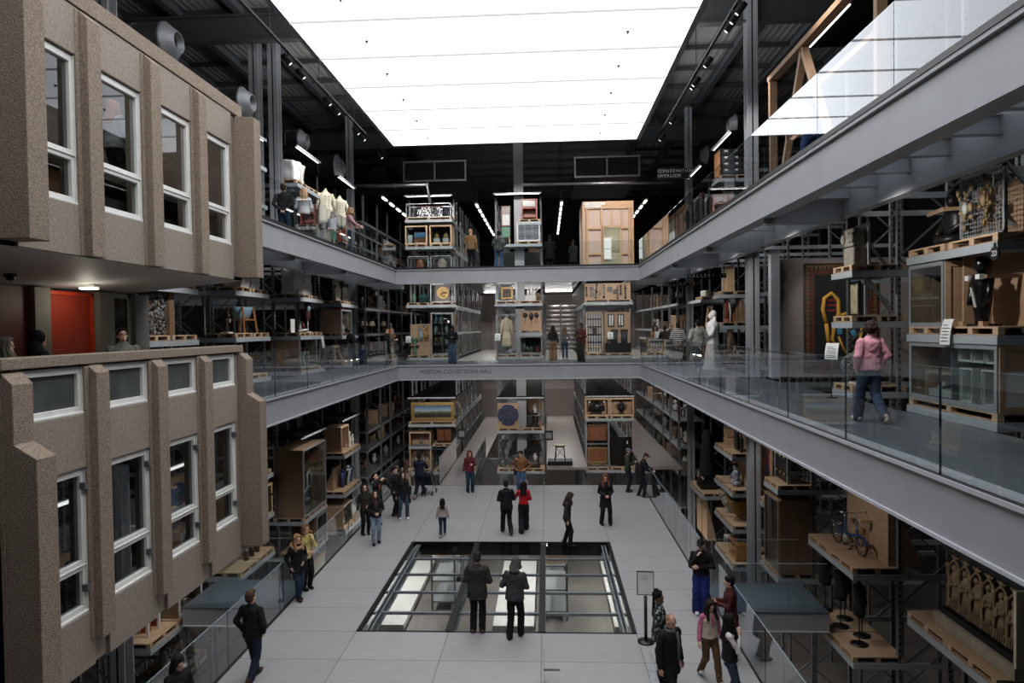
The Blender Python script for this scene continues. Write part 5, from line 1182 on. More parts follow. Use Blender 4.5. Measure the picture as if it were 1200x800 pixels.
case('display_crate','big brown crate with a glazed front on the lowest left deck, by a caption board','crate','L3',.95,.08,5.3+PZ,1.8,1.05,1.15,wood=m_mdf,frame=m_case,inside=m_vis)
t = thing('paper_stack','white printed box inside the big brown left crate','box',P('L3',1.35,.5,5.3+PZ+.06),PI/2); MB().box(-.3,.3,-.2,.2,0,.5).build('box', m_paper, t); MB().box(-.2,.2,-.205,-.2,.1,.4).build('print', m_ink, t)
label_board('curved white caption board on the left rack, nearer of two', P('L3',2.3,-.06,6.1), PI/2, .5, .26)
label_board('curved white caption board on the left rack, farther of two', P('L4',1.5,-.06,6.05), PI/2, .5, .26)
for u,w in ((.6,'the cream ornamental panel'),(1.9,'the black upright screen on the left rack')): pallet('L4',u,.05,7.96,w,1.14)
t = thing('ornamental_panel','cream ornamental panel with dark pattern on the far left rack','panel',P('L4',.6,.4,7.96+PZ),PI/2); MB().box(-.4,.4,-.06,.06,0,.95).build('panel', artmat('filigree',[(210,200,176),(200,190,160),(60,56,50),(214,206,186)],'cell',14), t); MB().box(-.44,.44,-.07,.07,.95,1.0).build('top_rail', m_white, t)
t = thing('dark_screen','black framed upright screen on the far left rack','screen',P('L4',1.8,.4,7.96+PZ),PI/2); MB().box(-.45,.45,-.03,.03,0,1.0).build('panel', m_black, t); mb = MB(); mb.box(-.48,-.42,-.05,.05,0,1.03); mb.box(.42,.48,-.05,.05,0,1.03); mb.box(-.48,.48,-.05,.05,1.0,1.05); mb.build('frame', m_darkw, t)
pallet('L4',.85,.05,6.55,'the tan crate next to the leaning visitor',1.5,1.0)
case('display_crate','tan crate with framed side, far left rack, beside the leaning visitor','crate','L4',.85,.06,6.55+PZ,1.5,.9,1.02,wood=m_ply,frame=m_case)
t = thing('white_machine','white ribbed box inside the tan crate on the far left rack','machine',P('L4',.9,.45,6.55+PZ+.06),PI/2); MB().box(-.3,.3,-.2,.2,0,.55).build('body', m_white, t); MB().box(-.2,.2,-.22,-.2,.3,.5).build('screen', m_dsteel, t)
t = thing('red_dish','red and white dish on top of the tan crate','dish',P('L4',.9,.4,6.55+PZ+1.03)); MB().lathe([(.1,0),(.28,.1),(.26,.1),(.05,.02)],16).build('bowl', mat('red glaze',(150,46,36),.3), t); MB().ball((.1,0,.12),.12,.12,.08).build('filling', m_white, t)
pallet('L4',.8,.05,5.3,'the A-shaped wooden stand',1.3); pallet('L4',2.0,.05,5.3,'the blue grey trunk',1.0)
t = thing('trestle_stand','A-shaped wooden stand on the lowest far left deck','stand',P('L4',.7,.5,5.3+PZ),PI/2)
for s in (-1,1): MB().bar((s*.5,-.1,0),(0,.05,1.0),.07,.05).build('leg', m_ply, t)
MB().bar((-.3,-.04,.42),(.3,-.04,.42),.06).build('rail', m_ply, t)
t = thing('travel_trunk','blue grey trunk standing on end on the lowest far left deck','trunk',P('L4',1.95,.5,5.3+PZ),PI/2); MB().box(-.42,.42,-.32,.32,0,.95).build('body', mat('blue grey canvas',(64,78,92),.7), t, .02)
for z in (.2,.75): MB().box(-.43,.43,-.335,-.32,z-.03,z+.03).build('strap', m_brownw, t)
# ------------------------------------------------------------ middle gallery, back left rack
pallet('BL',.62,.05,8.04,'the green jug and the dark tureen',1.18); pallet('BL',1.85,.05,8.04,'the cage with the round gilt plate',1.18)
vase('slim green jug on the upper deck of the back left rack', P('BL',.35,.4,8.04+PZ), .5,.1,m_green)
lathe_thing('tureen','dark teal lidded tureen beside the slim green jug','tureen',P('BL',.85,.45,8.04+PZ),[(.16,0),(.1,.06),(.3,.2),(.32,.32),(.24,.4),(.08,.46),(.03,.52),(0,.53)],m_teal)
cage('wire cage with a round gilt plate, upper deck of the back left rack','BL',1.85,.06,8.04+PZ,1.15,.9,.95)
t = thing('gilt_plate','round gilt relief plate mounted on a dark panel inside the cage','plate',P('BL',1.88,.35,8.04+PZ+.005)); MB().box(-.42,.36,.06,.1,0,.95).build('panel', m_darkw, t); mb = MB(); mb.disc_y((0,0,.5),.32,.05,28,.24); mb.disc_y((0,.02,.5),.24,.04,28); mb.build('plate', m_gold, t)
mb = MB(); random.seed(5)
for i in range(16): a = random.uniform(0,6.28); q = random.uniform(0,.19); mb.ball((q*math.cos(a),.02,.5+q*math.sin(a)),.05,.02,.04,6,4)
mb.build('relief', m_gold, t)
pallet('BL',.62,.05,5.3,'the board with the painted relief',1.18); pallet('BL',1.85,.05,5.3,'the tall cabinet of vessels',1.18)
t = board('tan wooden board carrying a painted relief, back left rack','BL',.62,.6,5.3+PZ,1.08,1.62)
t = thing('painted_relief','blue and yellow painted relief of two figures on a tan board','relief',P('BL',.78,.55,5.3+PZ+.72)); MB().box(-.3,.32,-.02,.04,0,.85).build('ground', artmat('relief colours',[(50,46,50),(40,96,110),(196,152,70),(70,56,40),(60,120,130)],'noise',9), t)
for x,m in ((-.12,m_tub),(.14,m_gold)): mb = MB(); mb.lathe([(.09,.08),(.1,.3),(.07,.5),(.04,.56)],10,(x,-.05,0),1,.6); mb.ball((x,-.06,.63),.06); mb.build('figure', m, t)
t = thing('leafy_vase','green leafy ceramic on a small shelf of the tan board','vase',P('BL',.33,.42,5.3+PZ+.55)); mb = MB(); mb.lathe([(.08,0),(.14,.1),(.1,.2)],12); mb.build('pot', m_green, t)
mb = MB()
for i in range(9): a = i*.7; mb.ball((.12*math.cos(a),.08*math.sin(a),.26+.03*(i%3)),.07,.05,.06,8,6)
mb.build('leaves', m_green, t)
t = thing('board_shelf','small wooden shelf under the green leafy ceramic','shelf',P('BL',.33,.42,5.3+PZ+.5)); MB().box(-.22,.22,-.17,.17,0,.05).build('plank', m_ply, t); MB().box(-.18,-.14,.1,.17,-.3,0).build('bracket', m_ply, t)
vase('slender green vase at the foot of the tan board', P('BL',.36,.3,5.3+PZ+.0), .5,.1,m_green)
case('display_cabinet','tall pale cabinet of vessels in four rows','cabinet','BL',1.85,.06,5.3+PZ,1.14,.8,2.2,wood=m_mdf,frame=m_case,inside=mat('pale lining',(190,186,184)),shelves=3,cols=2,fr=.06)
random.seed(11)
pal = [(m_celadon,'pale glassy'),(m_gold,'yellow'),(m_teal,'dark teal'),(m_green,'green')]
rows = ((0.08,((-.3,m_bronze,.24,'dark, lowest row, left'),(-.08,m_bronze,.34,'dark, lowest row, second'),(.28,m_celadon,.3,'pale, lowest row, right'))),
        (.62,((-.36,m_gold,.36,'yellow, second row, left'),(-.12,m_gold,.36,'yellow, second row, second'),(.2,m_celadon,.34,'pale, second row, third'))),
        (1.16,((-.38,m_celadon,.4,'pale, third row, left'),(-.14,m_darkw,.4,'brown, third row, second'),(.2,m_celadon,.38,'pale, third row, third'))),
        (1.7,((-.36,m_tub,.36,'light blue, top row, left'),(-.12,m_tub,.34,'light blue, top row, second'),(.26,m_teal,.28,'dark, top row, right'))))
for z, it in rows:
    for x, m, h, l in it: vase('vessel in the tall pale cabinet: '+l, P('BL',1.85+x,.42,5.3+PZ+z), h,.1,m)
label_board('white caption board on a post before the painted relief', P('BL',.12,-.2,5.15), 0, .34,.26,.95)
# middle rack
pallet('BC',.6,.05,8.04,'the cage with a dark gilt picture',1.16); pallet('BC',1.85,.05,8.04,'the white figure group',1.16)
cage('wire cage with a dark gilt picture, upper deck of the middle back rack','BC',.6,.06,8.04+PZ,1.12,.9,.95)
picture('small dark picture in a gilt frame inside the cage on the middle rack','BC',.62,.4,8.04+PZ+.12,.62,.62,m_gold,artmat('dim portrait',[(26,20,14),(60,44,26),(120,90,56)],'noise',4),.09)
t = thing('white_figure_group','white ceramic figure group on the middle back rack','figure',P('BC',1.85,.45,8.04+PZ)); MB().box(-.28,.28,-.2,.2,0,.28).build('base', m_white, t)
for x,h in ((-.12,.4),(.05,.5),(.2,.34)): mb = MB(); mb.lathe([(.07,.28),(.08,.28+h*.5),(.04,.26+h*.8)],10,(x,0,0)); mb.ball((x,0,.28+h*.9),.05); mb.build('figure', m_white, t)
MB().bar((.2,0,.4),(.5,-.05,.72),.03).build('raised_arm', m_white, t)
pallet('BC',.6,.05,5.3,'the cage with the long pale trench coat',1.16); pallet('BC',1.85,.05,5.3,'the dark shadow box',1.16)
cage('tall open cage around a pale trench coat','BC',.6,.06,5.3+PZ,1.1,.9,2.05,m_case,step=.3)
t = coat('long pale trench coat on a mannequin inside the tall cage', P('BC',.58,.45,5.3+PZ+.04), 0, 1.5, mat('trench coat cloth',(186,172,148),.8,var=.08,bump=.3,bscale=12), .42)
MB().tube([(-.22,-.13,1.22),(0,-.16,1.2),(.22,-.13,1.22)],.025,6).build('belt', mat('trench coat belt',(168,150,122),.7), t)
loc, r = spot('BC',1.85,.55,6.52); t = thing('deck_stand','raised grey deck carrying the board of hanging tack','deck',loc,r)
MB().box(-.6,.6,-.55,.5,-.15,-.01).build('deck', m_rail, t)
for x in (-.55,.55): MB().box(x-.03,x+.03,.44,.5,-1.2,-.15).build('upright', m_up, t)
pallet('BC',1.85,.05,6.52,'the board of hanging tack',1.16)
board('tan board hung with dark leather tack, middle back rack','BC',1.85,.5,6.52+PZ,1.1,1.02)
for i,(x,w,h) in enumerate(((-.3,.26,.34),(.02,.22,.5),(.3,.24,.36))):
    t = thing('leather_tack',('left','middle','right')[i]+' dark leather piece hanging on the tan board','tack',P('BC',1.85+x,.46,6.52+PZ+.92-h)); mb = MB(); mb.ball((0,0,h*.6),w/2,.05,h*.38,12,8); mb.noise(0,.02,9); mb.build('pad', m_bronze, t); MB().tube([(0,0,h*.4),(.02,-.03,-.1),(-.03,-.02,-.18)],.014,6).build('strap', m_redw, t)
case('shadow_box','dark-lined shadow box on the floor deck of the middle back rack','case','BC',1.85,.06,5.3+PZ,1.14,.8,.92,wood=m_mdf,frame=m_case)
t = thing('carved_head_group','pale carved head group inside the dark shadow box','carving',P('BC',1.66,.4,5.3+PZ+.04)); MB().box(-.3,.3,-.15,.15,0,.06).build('plinth', m_ply, t)
for x in (-.2,0,.2): mb = MB(); mb.ball((x,-.02,.2),.1,.1,.14,10,8); mb.noise(0,.02,8,x); mb.build('head', m_stone, t)
t = thing('small_red_box','small red brown box inside the dark shadow box','box',P('BC',2.18,.4,5.3+PZ+.04)); MB().box(-.12,.12,-.12,.12,0,.3).build('body', m_redw, t); MB().box(-.13,.13,-.13,.13,.3,.34).build('lid', m_redw, t)
label_board('white caption board on a post before the trench coat', P('BC',.15,-.2,5.15), 0, .36,.28,1.0)
# right rack
pallet('BR',1.25,.05,8.04,'the wide board of dark tools',2.4,1.0)
board('wide tan board mounted with dark iron tools, back right rack','BR',1.25,.5,8.04+PZ,2.38,.86)
for i,(x,z,kind) in enumerate(((-1.08,.45,'strap'),(-.82,.58,'pad'),(-.8,.28,'pad'),(-.55,.6,'strap'),(-.6,.3,'strap'),(-.4,.35,'ring'),(-.18,.5,'pole'),(.12,.55,'disc'),(.38,.42,'pad'),(.52,.4,'pole'),(.68,.5,'strap'),(.92,.45,'pole'))):
    nm = {'strap':'iron_strap','pad':'iron_bracket','ring':'iron_ring','pole':'iron_pole','disc':'iron_disc'}[kind]
    t = thing(nm,'dark iron %s on the wide tan board, %s from its left end' % (kind,('first','second','third','fourth','fifth','sixth','seventh','eighth','ninth','tenth','eleventh','twelfth')[i]),'tool',P('BR',1.25+x,.47,8.04+PZ+z)); mb = MB()
    if kind == 'strap': mb.box(-.04,.04,-.03,.02,-.2,.2); mb.disc_y((0,-.03,.2),.06,.05,12); mb.disc_y((0,-.03,-.2),.07,.05,12)
    elif kind == 'pad': mb.prism([(-.1,-.1),(.1,-.1),(.12,.04),(.05,.12),(-.08,.1)],'y',-.03,.02)
    elif kind == 'ring': mb.disc_y((0,-.03,-.05),.07,.04,16,.045); mb.box(-.015,.015,-.02,.01,.02,.16)
    elif kind == 'pole': mb.box(-.035,.035,-.04,.02,-.32,.3); mb.ball((0,-.02,-.34),.06,.04,.08); mb.box(-.1,.1,-.03,.02,.1,.14)
    else: mb.disc_y((0,-.04,0),.14,.05,20)
    mb.build('metal', m_bronze, t)
pallet('BR',.7,.05,5.3,'the barred iron gate',1.1); pallet('BR',1.85,.05,5.3,'the board with two dark chair backs',1.2)
t = thing('iron_gate','black barred iron gate leaf in a pine frame, back right rack','gate',P('BR',.55,.3,5.3+PZ))
mb = MB()
for x in (-.4,.4): mb.box(x-.03,x+.03,0,.06,0,2.1)
mb.box(-.43,.43,0,.06,0,.06); mb.box(-.43,.43,0,.06,2.05,2.1); mb.box(-.43,.43,-.0,.06,.28,.33); mb.build('frame', m_pine, t)
mb = MB()
for i in range(6): x = -.33+.132*i; mb.box(x-.018,x+.018,.02,.045,.06,2.05)
for z in (.55,.95,1.35,1.75): mb.box(-.37,.37,.015,.05,z-.03,z+.03)
mb.build('bars', m_black, t); MB().box(-.12,.12,-.0,.02,.95,1.3).build('lock_plate', m_darkw, t); MB().box(-.36,.36,.08,.1,.06,2.05).build('pale_backing', mat('pale lining',(190,186,184)), t)
board('tan board mounted with small sashes and chair backs, back right rack','BR',1.75,.5,5.3+PZ+.0,1.32,2.1)
t = thing('dark_plinth','dark ribbed plinth at the foot of the tan board, back right rack','plinth',P('BR',1.75,.3,5.3+PZ)); MB().box(-.66,.66,-.12,.14,0,.5).build('block', m_bronze, t)
for z in (.12,.24,.36): MB().box(-.66,.66,-.14,-.12,z-.03,z+.03).build('rib', m_black, t)
for i,x in enumerate((1.42,1.92)):
    t = thing('sash_frame',('left' if i == 0 else 'right')+' small dark sash frame on the tan board','window sash',P('BR',x,.46,5.3+PZ+1.35)); mb = MB()
    for a,b,c,d in ((-.16,.16,0,.05),(-.16,.16,.6,.65),(-.16,-.11,.05,.6),(.11,.16,.05,.6),(-.02,.02,.05,.6)): mb.box(a,b,-.04,.03,c,d)
    mb.build('frame', m_black, t); MB().box(-.11,.11,.0,.02,.05,.6).build('pane', m_paper, t)
    t = thing('chair_back',('left' if i == 0 else 'right')+' dark upholstered chair back on the tan board','chair back',P('BR',x+.16,.44,5.3+PZ+.52)); mb = MB(); mb.prism([(-.17,0),(.17,0),(.15,.1),(.16,.5),(.21,.62),(.15,.68),(-.15,.68),(-.21,.62),(-.16,.5),(-.15,.1)],'y',-.06,.03); mb.build('back', m_black, t, .01); MB().box(-.1,.1,-.075,-.06,.14,.56).build('padding', m_dsteel, t)
label_board('white caption board on a post before the barred gate', P('BR',1.32,-.15,5.15), 0, .36,.28,1.0)
# rolled tubes in the corridor beyond
t = thing('tube_rack','tall rack for pale rolled tubes at the end of the middle corridor','rack',(.95,44,5.15))
for x in (-1.05,0,1.05): MB().box(x-.03,x+.03,-.1,.5,0,3.2).build('upright', m_up, t)
for i in range(10): MB().box(-1.05,1.05,.0,.04,.2+.3*i-.03,.2+.3*i).build('bearer', m_up, t)
for i in range(10):
    for j in range(2):
        o = bpy.data.objects.new('rolled_tube', MB().tube([(-.46,0,0),(.46,0,0)],.095,14).build('tmp', m_aluw).data) if i+j == 0 else bpy.data.objects.new('rolled_tube', tube_me)
        if i+j == 0:
            tube_me = o.data; bpy.data.objects.remove(bpy.data.objects['tmp'])
        COL.objects.link(o); o.location = (.95-.52+1.04*j,44-.12,5.15+.2+.3*i+.1); tag(o,'pale rolled tube lying on the tall corridor rack','tube','rolled tubes at the end of the corridor')
# ------------------------------------------------------------ middle gallery, right
t = thing('draped_statue','life-size white statue in a long draped robe, right middle gallery','statue',(6.2,25.2,Z2),-PI*.55)
mb = MB(); k = 0
mb.lathe([(.36,0),(.38,.05),(.33,.4),(.27,.9),(.25,1.2),(.29,1.5),(.26,1.65),(.1,1.76),(.09,1.8)],28,(0,0,.06),1.15,.85)
for i in range(len(mb.v)):
    v = Vector(mb.v[i]); a = math.atan2(v.y,v.x); f = 1+.13*math.sin(a*8+v.z*2.4+math.sin(v.z*3))*max(.15,1-v.z/1.9); mb.v[i] = (v.x*f,v.y*f,v.z)
mb.build('robe', m_cloth_w, t); mb = MB(); mb.ball((0,-.03,1.98),.115,.13,.16,16,12); mb.ball((0,-.15,1.97),.025,.03,.04); mb.build('head', m_cloth_w, t)
mb = MB(); mb.ball((0,.02,2.02),.14,.14,.17,14,10); mb.tube([(-.12,.05,1.95),(-.16,.06,1.75),(-.2,.05,1.5)],[.05,.06,.07],8); mb.tube([(.12,.05,1.95),(.16,.06,1.75),(.2,.05,1.5)],[.05,.06,.07],8); mb.build('veil', m_cloth_w, t)
for s in (-1,1): MB().tube([(s*.27,0,1.58),(s*.34,-.05,1.3),(s*.2,-.22,1.2),(s*.02,-.28,1.28)],[.085,.09,.08,.05],10).build('arm', m_cloth_w, t)
MB().box(-.42,.42,-.36,.36,0,.06).build('base', m_white, t)
def sign(label, px0, px1, py, Y, num):
    a = on_y(px0,py,Y); c = on_y(px1,py,Y); w = (c-a).length; h = w*.115
    t = thing('hanging_sign',label,'sign',((a.x+c.x)/2,Y,(a.z+c.z)/2)); MB().box(-w/2,w/2,-.02,.02,-h/2,h/2).build('board', m_black, t)
    s = h*.95; chars = 'GALLERY'
    for i, ch in enumerate(chars): text_obj('letter', ch, s, m_paper, t, (-w/2+w*.055+w*.1*i,-.021,0), (PI/2,0,0), .002)
    text_obj('number', '1', s, m_paper, t, (w*.35,-.021,0), (PI/2,0,0), .002); text_obj('number_zero', '0', s, mat('yellow paint',(196,164,40),.5), t, (w*.44,-.021,0), (PI/2,0,0), .002)
    for x in (-w*.45,w*.45): MB().bar((x,0,h/2),(x,0,h/2+.25),.02).build('hanger', m_black, t)
sign('nearer black hanging sign lettered GALLERY 10, right middle gallery', 806,851,323, 23.0, 10)
sign('farther black hanging sign lettered GALLERY 10, right middle gallery', 776,815,333, 31.0, 10)
for z,w in ((7.95,'the shelf parts above the wooden harp frame'),(6.76,'the wooden harp frame'),(5.29,'the two narrow wooden panels')): pallet('R3',2.1,.03,z,w,.96,1.2)
t = thing('harp_frame','curved wooden harp frame with a white strip on the right rack','harp',P('R3',2.05,.45,6.76+PZ),-PI/2)
MB().tube([(.3,0,0),(.34,0,.4),(.2,0,.72),(-.1,0,.86)],.03,8).build('white_strip', m_white, t); mb = MB(); mb.prism([(-.35,0),(.3,0),(.28,.12),(-.3,.1)],'y',-.1,.1); mb.bar((-.3,0,.05),(-.1,0,.9),.08); mb.build('frame', m_redw, t); mb = MB(); mb.prism([(.0,0),(.5,0),(.1,1.05),(-.05,1.05)],'x',-.45,-.4); mb.build('sound_board', m_mdf, t)
board('upright reddish board behind the wooden harp frame','R3',2.1,.85,6.76+PZ,.8,1.05,m=m_mdf)
t = thing('upright_shelf_parts','pale framed shelf parts standing high on the right rack','frame',P('R3',2.05,.45,7.95+PZ),-PI/2)
for x in (-.35,-.1,.15,.38): MB().box(x-.03,x+.03,-.15,.15,0,.95).build('upright', m_pine if x > -.2 else m_white, t)
MB().box(-.38,.4,.1,.14,.9,.95).build('rail', m_pine, t)
for i,u in enumerate((1.85,2.3)): board(('nearer' if i == 0 else 'farther')+' narrow wooden panel on the lowest right deck behind the statue','R3',u,.4+.2*i,5.29+PZ,.4,1.3,m=m_mdf)
pallet('R4',.65,.05,7.9,'the small sealed tins far right',1.15); 
for i in range(3): lathe_thing('storage_tin',('first','second','third')[i]+' small pale tin on the far right rack','tin',P('R4',.35+.3*i,.3,7.9+PZ),[(.09,0),(.09,.22),(.095,.22),(.095,.26),(0,.27)],m_paper)
pallet('R4',.65,.05,6.6,'the tilted tan frame',1.15)
t = thing('tilted_frame','tan wooden frame leaning on the far right rack behind the visitors','frame',P('R4',.6,.45,6.6+PZ),-PI/2)
for a,b in (((-.4,0,0),(-.36,.1,.9)),((.4,0,0),(.36,.1,.9)),((-.4,.1,.86),(.4,.1,.86)),((-.4,0,.03),(.4,0,.03))): MB().bar(a,b,.08).build('bar', m_pine, t)
# rug wall between the racks
struct('wall_rug', MB().box(6.78,12.4,20.55,20.75,Z2,8.75), mat('grey rug wall',(120,112,106),.8,var=.06))
struct('trim_80', MB().box(6.72,6.98,20.3,20.55,Z2,9.0), mat('pale pilaster',(150,152,158),.6,var=.04))
t = thing('hanging_rug','large dark hanging carpet with an ochre animal on a black field','carpet',(8.85,20.5,5.3)); w2 = 1.05
MB().box(-1.1,1.1,-.01,.01,0,3.3).build('border', artmat('rug border',[(54,20,14),(26,34,24),(66,30,18),(22,18,15)],'cell',9), t)
MB().box(-.78,.78,-.016,-.008,.35,2.95).build('field', mat('black pile',(14,12,12),.95,var=.3,scale=9), t)
mb = MB()
for i in range(24): mb.prism([(-1.02,.2+.125*i),(-.9,.26+.125*i),(-1.02,.31+.125*i)],'y',-.016,-.01); mb.prism([(.9,.26+.125*i),(1.02,.2+.125*i),(1.02,.31+.125*i)],'y',-.016,-.01)
for i in range(16): mb.prism([(-.98+.125*i,3.08),(-.92+.125*i,3.24),(-1.04+.125*i,3.24)],'y',-.016,-.01)
mb.build('border_teeth', mat('dull ochre wool',(92,70,34),.95), t)
mb = MB()
for i in range(26): mb.box(-.86,-.82,-.016,-.01,.36+.1*i,.41+.1*i); mb.box(.82,.86,-.016,-.01,.36+.1*i,.41+.1*i)
for i in range(15): mb.box(-.76+.105*i,-.71+.105*i,-.016,-.01,3.0,3.04)
mb.build('red_squares', mat('red wool',(104,34,24),.95), t)
mo = mat('ochre wool',(168,124,40),.95)
mb = MB(); mb.tube([(-.45,-.03,1.5),(-.55,-.02,1.9),(-.5,-.02,2.25),(-.3,-.02,2.4),(-.1,-.02,2.2),(-.08,-.02,1.8),(-.2,-.02,1.5),(-.28,-.02,1.0),(-.15,-.02,.8),(-.38,-.02,.85),(-.45,-.02,1.5)],.06,6); mb.tube([(-.15,-.02,1.7),(.2,-.02,1.8),(.5,-.02,1.7),(.6,-.02,1.3),(.5,-.02,.8),(.35,-.02,.6)],.055,6); mb.tube([(-.1,-.02,1.1),(.05,-.02,.75),(.15,-.02,.55),(.25,-.02,.95),(.2,-.02,1.2)],.035,6); mb.build('animal_outline', mo, t)
mb = MB()
for z in (1.85,2.0,2.15): mb.box(-.42,-.14,-.02,-.012,z,z+.07)
mb.build('animal_stripes', mat('red wool',(150,40,24)), t)
mb = MB()
for x,z in ((-.05,1.25),(.35,1.2)): mb.ball((x,-.015,z),.09,.01,.11,10,6)
mb.build('blue_patches', mat('blue wool',(60,120,150),.95), t)
for z,w in ((7.93,'the carved stone fragments'),(6.82,'the small framed picture'),(5.29,'the grey openwork object')): pallet('R1',.52,.02,z,w,.94,1.15)
t = thing('stone_fragments','stack of carved grey stone fragments on a bracket, right middle gallery','stone',P('R1',.55,.3,7.93+PZ),-PI/2)
for z,h,w in ((.0,.42,.5),(.44,.4,.46)): mb = MB(); bmw = len(mb.v); mb.box(-w/2,w/2,-.14,.14,z,z+h); mb.build('fragment', m_stone, t, .03)
MB().box(-.32,.32,.16,.2,0,.95).build('back_post', m_case, t); MB().bar((-.3,.2,.9),(-.3,.85,.02),.05).build('strut', m_case, t)
for x in (-.2,.1,.24): MB().ball((x,-.16,.62),.08,.05,.12,8,6).build('carving', m_stone, t)
picture('small picture in a black and blue mount on the right rack','R1',.62,.3,6.82+PZ,.5,.78,m_black,artmat('pale print',[(120,116,88),(180,172,140),(60,80,60)],'noise',5),.05)
t = thing('easel_bracket','grey triangular bracket behind the small picture','bracket',P('R1',.3,.5,6.82+PZ),-PI/2); MB().box(-.03,.03,-.1,-.04,0,.95).build('post', m_case, t); MB().bar((0,-.08,.9),(0,.5,.02),.05).build('strut', m_case, t); MB().box(-.04,.04,-.1,.55,0,.03).build('foot', m_case, t)
t = thing('openwork_sculpture','grey openwork ball-shaped sculpture behind the pink sweater visitor','sculpture',P('R1',.5,.4,5.29+PZ),-PI/2)
random.seed(4); mb = MB()
for i in range(14):
    a = random.uniform(0,6.28); b = random.uniform(-1,1); M = Matrix.Translation((0,0,.42)) @ Matrix.Rotation(a,4,'Z') @ Matrix.Rotation(b*1.5,4,'X'); k = len(mb.v); mb.tube([(.38*math.cos(q*PI/9),.3*math.sin(q*PI/9),0) for q in range(18)],.018,5,True); mb.rot(k,M)
mb.build('strands', mat('grey wire',(104,104,100),.6), t); MB().box(-.2,.2,-.15,.15,0,.05).build('base', m_white, t)
label_board('curved white caption board on a slim post beside the hanging carpet', (6.25,15.0,Z2), -PI*.3, .36,.3,.85)
# rack twenty
for u,w,ww in ((.6,'the black seated figure',1.1),(1.85,'the mesh screen of carvings',1.22)): pallet('R0',2.47-u if False else (1.9 if u < 1 else .64),.03,7.97,w,ww,1.15)
t = thing('seated_figure','black seated cross-legged statue with a wooden clamp, right rack twenty','statue',P('R0',1.75,.4,7.97+PZ),-PI/2)
mb = MB(); mb.ball((0,0,.1),.34,.26,.11,16,8); mb.lathe([(.22,.1),(.2,.3),(.24,.5),(.2,.6),(.07,.66),(.07,.7)],16,(0,.03,0),1,.7); mb.ball((0,0,.78),.1,.11,.13); mb.ball((0,.0,.91),.05,.05,.05); mb.tube([(-.23,.02,.55),(-.29,0,.35),(-.15,-.18,.2)],[.06,.06,.05],8); mb.tube([(.23,.02,.55),(.29,0,.35),(.15,-.18,.2)],[.06,.06,.05],8); mb.tube([(-.3,-.05,.1),(0,-.26,.09),(.3,-.05,.1)],.08,8); mb.build('figure', m_bronze, t)
MB().bar((-.3,-.24,.58),(.2,-.24,.6),.06,.07).build('clamp_bar', m_ply, t); MB().bar((.18,-.22,.6),(.3,.3,.6),.06).build('clamp_arm', m_ply, t); MB().box(-.36,-.3,.1,.16,0,.85).build('clamp_post', m_ply, t)
board('tan board behind the black seated statue','R0',1.3,.85,7.97+PZ,1.2,.95)
t = thing('mesh_screen','pale wire mesh screen in a grey frame hung with gilded carvings','screen',P('R0',.72,.22,7.97+PZ),-PI/2); w = 1.08; h = 1.05
mb = MB(); mb.box(-w/2,-w/2+.05,0,.05,0,h); mb.box(w/2-.05,w/2,0,.05,0,h+.05); mb.box(-w/2,w/2,0,.05,0,.05); mb.box(-w/2,w/2,0,.05,h-.05,h); mb.build('frame', m_case, t)
mb = MB(); g = .006
for i in range(1,17): x = -w/2+w*i/17; mb.box(x-g,x+g,.015,.025,.05,h-.05)
for i in range(1,16): z = h*i/16; mb.box(-w/2+.05,w/2-.05,.012,.022,z-g,z+g)
mb.build('mesh', m_case, t); MB().bar((w/2-.03,.05,h),(w/2-.03,.95,.02),.05).build('strut', m_case, t); MB().bar((-w/2+.05,.05,h*.7),(.0,.8,.02),.04).build('strut', m_case, t)
for i,(u,z,m) in enumerate(((.95,.5,m_celadon),(.5,.55,m_gold))):
    t = thing('gilded_carving',('farther, grey blue' if i == 0 else 'nearer, golden')+' foliate carving hung on the mesh screen','carving',P('R0',u,.17,7.97+PZ+z),-PI/2); mb = MB(); random.seed(i+20)
    for q in range(22): mb.ball((random.gauss(0,.07),random.uniform(-.05,0),random.gauss(0,.17)),random.uniform(.03,.07),.03,random.uniform(.03,.08),7,5)
    mb.build('foliage', mat('dulled gilding',(112,90,56),.5,metal=.3,var=.4,scale=12) if i else m_ivory, t); MB().ball((0,-.05,0),.06,.04,.1).build('centre', m_ivory if i else m, t)
t = thing('number_disc','round black disc numbered 20 under the topmost deck of the right rack','sign',tuple(on_x(1165,297,6.6)),-PI/2); MB().disc_y((0,0,0),.1,.02,24).build('disc', m_black, t); text_obj('number','20',.12,m_white,t,(0,-.002,0),(PI/2,0,0),.002); MB().box(-.015,.015,0,.015,.1,.16).build('hanger', m_black, t)
pallet('R0',1.9,.03,6.58,'the dark glass-fronted case',1.08,1.15); pallet('R0',.68,.03,6.58,'the black standing figure',1.3,1.15)
case('display_case','dark glass-fronted display case with tan sides, right rack twenty','case','R0',1.92,.06,6.58+PZ,1.05,1.0,1.1,wood=m_ply,frame=m_case)
t = thing('glass_bust','dim small bust with a white tag inside the dark case','bust',P('R0',1.9,.45,6.58+PZ+.04),-PI/2); mb = MB(); mb.lathe([(.12,0),(.06,.06),(.12,.2),(.05,.3)],12); mb.ball((0,0,.4),.08,.09,.11); mb.build('bust', m_bronze, t); MB().box(.1,.2,-.14,-.13,.06,.2).build('tag', m_paper, t)
for x in (-.15,.12): MB().box(x-.05,x+.05,-.12,0,0,.06).build('wedge', m_ply, t)
t = thing('angled_case','tall tan three-sided stand behind the black standing figure','stand',P('R0',.68,.45,6.58+PZ),-PI/2)
MB().box(-.64,.64,.3,.34,0,1.3).build('back', m_ply, t); MB().box(-.64,-.6,-.15,.3,0,1.3).build('side', m_ply, t); MB().box(-.66,.66,.0,.36,1.3,1.34).build('top', m_mdf, t)
